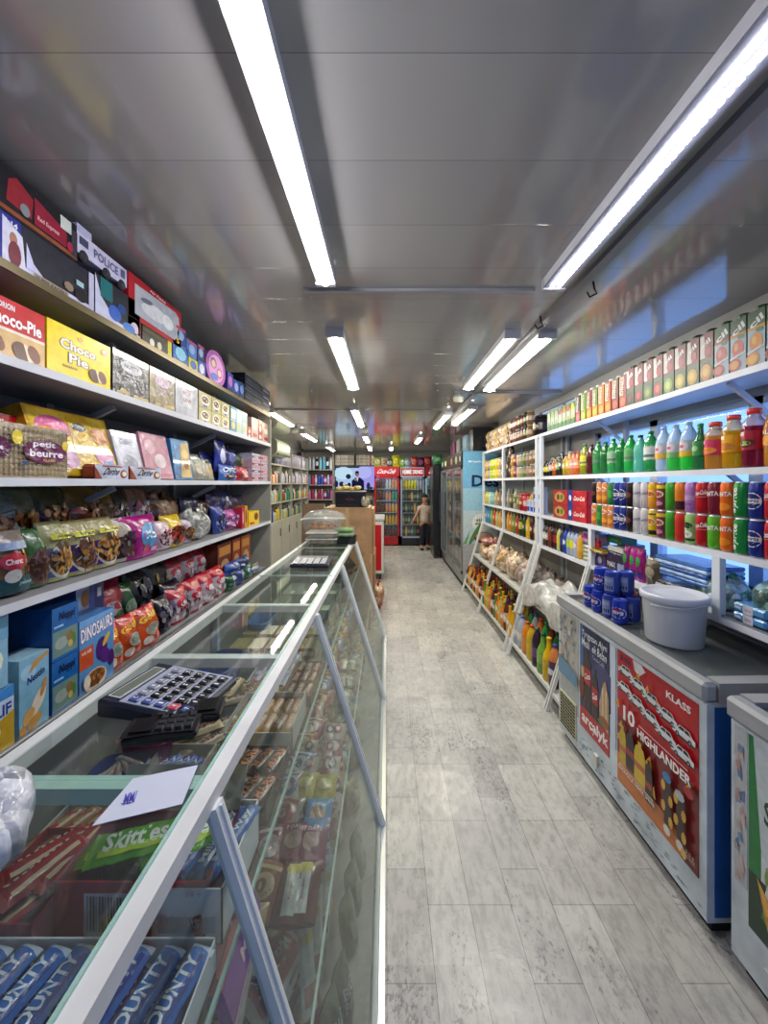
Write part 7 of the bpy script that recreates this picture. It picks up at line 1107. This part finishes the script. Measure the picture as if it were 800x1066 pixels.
for k, (x, c1, c2, h, ds) in enumerate(((-.24, '98a850', 'c8c8a0', .24, 'pale green snack sack'), (-.06, 'a8a088', '7c3440', .24, 'beige snack sack with red patch'), (.07, '3c6050', 'a8b8b0', .2, 'dark green snack sack'), (.23, 'd0c810', 'e8e050', .3, 'bright yellow green snack sack'), (.40, '80b030', 'e0e8d8', .25, 'lime white snack sack'), (.53, '88b0c8', 'c8e0e8', .24, 'pale blue snack sack'), (.70, 'c03c38', 'e89080', .28, 'coral red snack sack'), (.87, '4c2058', 'c84878', .26, 'purple snack sack'), (1.05, 'a82838', 'd07058', .26, 'crimson snack sack'))):
    thing('snack_sack', pouch(.19, h, .1, c1, [('e', .5, .5, .35, .25, c2), ('e', .45, .5, .15, .1, c1)], 500+k), ds, 'on top of the far drinks fridges', 'snack bag', (x, 9.85, 2.002 if not (.33 < x < .95) else 1.982))
# black fridge, pale blue dairy fridge
t = thing('upright_fridge', [], 'tall black upright fridge seen edge on', 'between the child and the glass door fridge', 'fridge', (1.27, 8.38, 0))
g = G(); g.box(-.27, .35, -.3, .33, .06, 1.98, '1b1d21', 'gloss', bev=.015); part('body', g, t); g = G(); g.box(-.3, -.272, -.28, .31, .3, 1.94, '23262c', 'gloss'); dd = part('door', g, t); g = G(); g.bar((-.32, -.22, .9), (-.32, -.22, 1.5), .02, .02, '50545c'); part('handle', g, dd); g = G(); g.box(-.285, -.2, -.28, .31, 0.02, .26, '34373c', 'gloss'); part('motor_cover', g, t)
t = thing('glass_door_fridge', [], 'long silver fridge with three glass doors and pale blue printed side', 'beyond the jar shelving', 'fridge', (1.4, 6.85, 0)); y0, y1 = -1.1, 1.1
g = G(); g.box(-.26, .26, y0, y0+.04, .08, 2.06, 'c2c8ca', 'gloss'); g.box(-.26, .26, y1-.04, y1, .08, 2.06, 'c2c8ca', 'gloss'); g.box(.22, .26, y0, y1, .08, 2.06, 'c2c8ca', 'gloss'); g.box(-.26, .26, y0, y1, 2.02, 2.06, '2a2c30', 'gloss'); g.box(-.26, .26, y0, y1, .08, .2, '9a9ea0', 'metal'); part('body', g, t)
g = G(); g.box(-.24, .24, y0+.02, y1-.02, 0, .08, '25272a', 'matte'); part('plinth', g, t)
g = G(); g.box(-.285, -.255, y0, y1, 1.84, 2.06, '1c1e24', 'gloss'); draw(g, [('e', .8, .5, .05, .3, 'b8b090'), ('e', .6, .5, .05, .3, 'b0784c'), ('e', .3, .5, .05, .25, 'c8c870'), ('e', .95, .5, .02, .2, 'e0e0e0'), ('e', .12, .5, .04, .25, '90c0d8')], lambda u, v, l: (-.285-l, y1-u*(y1-y0), 1.84+v*.22)); part('header_sign', g, t)
for k in range(3):
    a, b = y0+.01+k*.73, y0+.01+(k+1)*.73-.01; g = G(); f = .04
    for q in ((a, a+f, .22, 1.83), (b-f, b, .22, 1.83), (a, b, .22, .22+f), (a, b, 1.83-f, 1.83)): g.box(-.285, -.262, q[0], q[1], q[2], q[3], 'a9adb0', 'metal')
    dd = part('door', g, t); g = G(); g.box(-.276, -.271, a+f, b-f, .26, 1.79, 'fff', 'glass'); part('door_glass', g, dd); g = G(); g.bar((-.31, b-.03, .8), (-.31, b-.03, 1.4), .018, .018, '383a40'); part('handle', g, dd)
for k in range(4): g = G(); g.box(-.22, .2, y0+.05, y1-.05, .3+k*.37, .31+k*.37, 'c8ccd0', 'metal'); part('fridge_shelf', g, t)
for k in range(4):
    for j in range(16):
        c = (('b8c8d8', 'd0a890', 'c86050'), ('d8d8d0', 'c84c40', 'e0dcd8'), ('c05040', 'c8c8c8', '90b0c8'), ('c8c0b0', 'b84c40', 'd0d0d8'))[k][j % 3]; me = cached(('dairy', c), lambda: carton(.09, .08, .2, c, [('r', .1, .4, .9, .6, 'e0e0e0')])); thing('dairy_carton', me, 'chilled dairy carton behind glass door', 'in the long silver fridge', 'dairy carton', (1.24, 5.87+j*.125, .312+k*.37), R(-90), group='dairy cartons in the silver fridge', shared=True)
g = G(); P = lambda u, v, l: (-.26+u*.52, y0-.003-l, .08+v*1.98); g.box(-.26, .26, y0-.003, y0, .08, 2.06, 'a8c4d4', 'gloss')
draw(g, [('r', 0, .72, 1, 1, '6aa8d0'), ('r', 0, .55, 1, .72, '90bcd4'), ('r', 0, .35, 1, .55, 'b4c8d0'), ('r', 0, 0, 1, .3, 'a8acae'), ('r', 0, .0, 1, .002, '888'), ('t', 'Dessert', 1.05, .775, 1.6, .09, '1c2c50', 1, 0, .1), ('t', 'fresh & tasty', .65, .92, 1.0, .02, 'dce8f0'), ('e', .55, .46, .3, .07, 'd8dcd4'), ('t', 'süt', .5, .48, .25, .025, '3c5c40'), ('t', 'eýran', .55, .45, .4, .03, '3c5c40'), ('e', .75, .53, .2, .02, '3c7038', -.6), ('e', .35, .375, .2, .03, '507c48', .4), ('e', .6, .345, .28, .045, '6c3c24'), ('e', .6, .355, .24, .03, 'b8a088'), ('p', [(0, .3), (.2, .4), (.1, .3)], '6c9c58')]+[('r', 0, .03+i*.035, 1, .032+i*.035, '8c9094') for i in range(8)], P, m='gloss', lift0=.0005, step=.0002); part('side_wrap', g, t, 'pale blue printed side')
# clip text overflow of the side wrap is hidden behind the jar shelving
for k, (y, c, c2, w_, h, ds) in enumerate(((6.2, '80b4d0', 'c0e0ec', .3, .3, 'light blue carton with white print'), (6.75, 'a0a4a0', '606468', .3, .3, 'grey household carton'), (7.2, '9c5478', '404060', .2, .3, 'violet and orange packet'), (7.45, '6c3c60', 'b85c40', .18, .26, 'plum packet'))):
    thing('carton', carton(.3, w_, h-.02, c, [('e', .4, .5, .3, .3, c2), ('r', .6, .2, .9, .5, 'b0c8d8')], c), ds, 'on top of the long silver fridge', 'carton', (1.4, y, 2.061))
for k, (y, c, ds) in enumerate(((8.3, '2c8c40', 'green snack packet'), (8.5, '3c5080', 'dark blue snack packet'))): thing('snack_packet', pouch(.2, .22, .1, c, [('e', .5, .5, .3, .2, 'a8d0a8')], 600+k), ds, 'on top of the black fridge', 'snack bag', (1.1, y, 1.981))
thing('speaker_box', carton(.36, .3, .34, '131418', [('e', .5, .5, .3, .3, '1c1e24')], '101114'), 'black speaker box', 'on the silver fridge near the jar shelving', 'speaker', (1.47, 5.90, 2.061))
# red chest cooler near the cardboard
t = thing('chest_cooler', [], 'white chest cooler with red panel and caster', 'past the cardboard boxes', 'chest cooler', (-.38, 6.7, 0)); g = G(); g.box(-.35, .33, -.45, .5, .1, .97, 'd0d0cc', 'gloss', bev=.02); part('body', g, t)
g = G(); g.grid(lambda u, v: (.332, -.41+.86*u, .16+.74*v), 1, 1, 'b8101c', 'gloss'); g.box(-.30, .29, -.454, -.45, .16, .9, 'b8101c', 'gloss'); part('side_panel', g, t, 'red panel')
g = G(); g.box(-.36, .34, -.46, .51, .97, 1.0, 'b8bcc0', 'gloss'); part('lid', g, t)
for a, b in ((-.3, -.38), (.27, -.38), (-.3, .42), (.27, .42)): g = G(); g.lathe([(.035, -.012), (.035, .012)], '1a1a1c', 'matte', 12); g.v = [(a+z, b+x, .036+y) for x, y, z in g.v]; g.box(a-.02, a+.02, b-.02, b+.02, .07, .1, '54565a', 'metal'); part('caster', g, t)
# ================================================================ CHILD by the fridges
def skin_body(name, verts, edges, radii, parent, col, m, root=0, sub=2):
    me = D.meshes.new(name); me.from_pydata(verts, edges, []); o = D.objects.new(name, me); link(o)
    sk = o.modifiers.new('s', 'SKIN'); sv = me.skin_vertices[0].data if me.skin_vertices else None
    if sv is None: return None
    for i, r in enumerate(radii): sv[i].radius = r if isinstance(r, tuple) else (r, r); sv[i].use_root = (i == root)
    sb = o.modifiers.new('b', 'SUBSURF'); sb.levels = sub; sb.render_levels = sub
    bpy.context.view_layer.update(); dg = bpy.context.evaluated_depsgraph_get(); m2 = D.meshes.new_from_object(o.evaluated_get(dg)); D.objects.remove(o)
    m2.name = name; m2.materials.clear(); m2.materials.append(MATS[m]); ca = m2.color_attributes.new('Col', 'FLOAT_COLOR', 'CORNER'); c = lin(col)
    for p in m2.polygons:
        p.use_smooth = True; p.material_index = 0
        z = p.center.z
        cc = c if not callable(col) else c
        for li in p.loop_indices: ca.data[li].color = cc
    if parent is None: return m2
    ob = D.objects.new(name, m2); link(ob, parent); return ob
SK = 'b58468'
px_, py_ = .90, 9.15
import bmesh
def skinmesh_prep(me): pass
bv = [(0, 0, .66), (0, 0, .78), (0, -.005, .92), (0, 0, 1.03), (0, 0, 1.09), (0, -.01, 1.15), (0, -.015, 1.21), (0, -.01, 1.27),   # pelvis..head 0-7
      (.065, 0, .62), (.07, -.01, .36), (.07, .01, .08), (.075, -.09, .035),                                                          # leg 8-11
      (-.065, 0, .62), (-.075, -.04, .36), (-.09, -.03, .08), (-.10, -.13, .035),                                                     # leg 12-15
      (.12, 0, 1.0), (.19, -.04, .86), (.10, -.17, .88), (.04, -.2, .90),                                                             # arm across the belly 16-19
      (-.12, 0, 1.0), (-.2, -.03, .86), (-.29, -.08, .74), (-.33, -.1, .69)]                                                          # arm down to the side 20-23
be = [(0, 1), (1, 2), (2, 3), (3, 4), (4, 5), (5, 6), (6, 7), (0, 8), (8, 9), (9, 10), (10, 11), (0, 12), (12, 13), (13, 14), (14, 15), (3, 16), (16, 17), (17, 18), (18, 19), (3, 20), (20, 21), (21, 22), (22, 23)]
br = [(.1, .075), (.1, .07), (.11, .075), (.1, .065), .038, (.06, .068), (.078, .09), (.068, .08), .07, .05, .036, .03, .07, .05, .036, .03, .042, .034, .027, .022, .042, .034, .027, .022]
pme = D.meshes.new('person'); pme.from_pydata(bv, be, [])
def make_skin(verts, edges, radii, colf, m, sub=2):
    me = D.meshes.new('b'); me.from_pydata(verts, edges, []); o = D.objects.new('b', me); link(o)
    bpy.context.view_layer.objects.active = o; o.modifiers.new('s', 'SKIN')
    if not me.skin_vertices:
        bm = bmesh.new(); bm.from_mesh(me); bm.verts.layers.skin.verify(); bm.to_mesh(me); bm.free()
    sv = me.skin_vertices[0].data
    for i, r in enumerate(radii): sv[i].radius = r if isinstance(r, tuple) else (r, r); sv[i].use_root = (i == 0)
    s2 = o.modifiers.new('b', 'SUBSURF'); s2.levels = sub
    bpy.context.view_layer.update(); dg = bpy.context.evaluated_depsgraph_get(); m2 = D.meshes.new_from_object(o.evaluated_get(dg)); D.objects.remove(o)
    m2.materials.clear(); m2.materials.append(MATS[m])
    for ca0 in list(m2.color_attributes): m2.color_attributes.remove(ca0)
    ca = m2.color_attributes.new('Col', 'FLOAT_COLOR', 'CORNER')
    for p in m2.polygons:
        p.use_smooth = True; p.material_index = 0; c = lin(colf(p.center))
        for li in p.loop_indices: ca.data[li].color = c
    return m2
body = make_skin(bv, be, br, lambda c: SK, 'skin')
ch = thing('person', body, 'child in pale T-shirt and dark trousers, arm across belly', 'before the grey drinks fridge', 'person', (px_, py_, 0), R(14))
sh = [(0, 0, .63), bv[1], bv[2], bv[3], (0, 0, 1.06), bv[16], (.165, -.022, .92), bv[20], (-.17, -.018, .91)]
shirt = make_skin(sh, [(0, 1), (1, 2), (2, 3), (3, 4), (3, 5), (5, 6), (3, 7), (7, 8)], [(.128, .105), (.126, .1), (.128, .095), (.115, .078), .05, .056, .05, .056, .05], lambda c: 'c8b8a8', 'cloth'); part('shirt', shirt, ch, 'pale beige T-shirt')
tr_ = [(0, 0, .70), (0, 0, .64), (.065, 0, .6), (.07, -.01, .36), (.07, .01, .1), (-.065, 0, .6), (-.075, -.04, .36), (-.09, -.03, .1)]
trous = make_skin(tr_, [(0, 1), (1, 2), (2, 3), (3, 4), (1, 5), (5, 6), (6, 7)], [(.112, .088), (.11, .09), .08, .062, .05, .08, .062, .05], lambda c: '1c1f2c', 'cloth'); part('trousers', trous, ch, 'dark navy trousers')
g = G(); g.blob((0, .012, 1.255), .083, .095, .075, '15110f', 'matte', 14, 8); part('hair', g, ch)
g = G()
for s in (-.028, .028): g.blob((s, -.098, 1.225), .012, .006, .007, 'e8e4e0', 'gloss', 8, 5); g.blob((s, -.103, 1.225), .005, .003, .005, '1c1410', 'gloss', 6, 4); g.box(s-.014, s+.014, -.104, -.098, 1.242, 1.247, '1c1410', 'matte')
g.blob((0, -.108, 1.198), .009, .014, .014, 'b08066', 'skin', 8, 5); g.blob((0, -.1, 1.168), .02, .006, .005, '8c4c44', 'skin', 8, 4)
for s in (-.082, .082): g.blob((s, -.01, 1.21), .008, .016, .022, 'a87860', 'skin', 8, 5)
part('face_features', g, ch)
def hand(base, d, spread, curl):
    import mathutils
    b = mathutils.Vector(base); f = mathutils.Vector(d).normalized(); s = mathutils.Vector(spread).normalized(); n = f.cross(s); vs = [b, b+f*.03, b+f*.05]; es = [(0, 1), (1, 2)]; rs = [.018, (.024, .014), (.022, .013)]
    for k, L in enumerate((.034, .04, .037, .028)):
        o_ = s*(.016-.0105*k); i = len(vs); vs += [b+f*.052+o_, b+f*(.052+L*.5)+o_+n*curl*.4, b+f*(.052+L*.85)+o_+n*curl*1.3]; es += [(2, i), (i, i+1), (i+1, i+2)]; rs += [.0065, .006, .005]
    i = len(vs); vs += [b+f*.02+s*.024, b+f*.042+s*.036]; es += [(1, i), (i, i+1)]; rs += [.0075, .006]
    return make_skin([tuple(v) for v in vs], es, rs, lambda c: SK, 'skin', 1)
part('hand', hand((.04, -.2, .90), (-1, -.25, .1), (0, 0, 1), .012), ch); part('hand', hand((-.33, -.1, .69), (-.6, -.3, -.7), (.7, -.2, -.6), .012), ch)
g = G()
for (x, y) in ((.075, -.07), (-.10, -.11)): g.blob((x, y, .028), .036, .085, .03, '14151a', 'gloss', 10, 6)
part('shoe', g, ch) if False else None
for (x, y) in ((.075, -.045), (-.10, -.085)): part('shoe', G().blob((x, y, .033), .04, .09, .033, '14151a', 'matte', 12, 6), ch)
finish_labels()
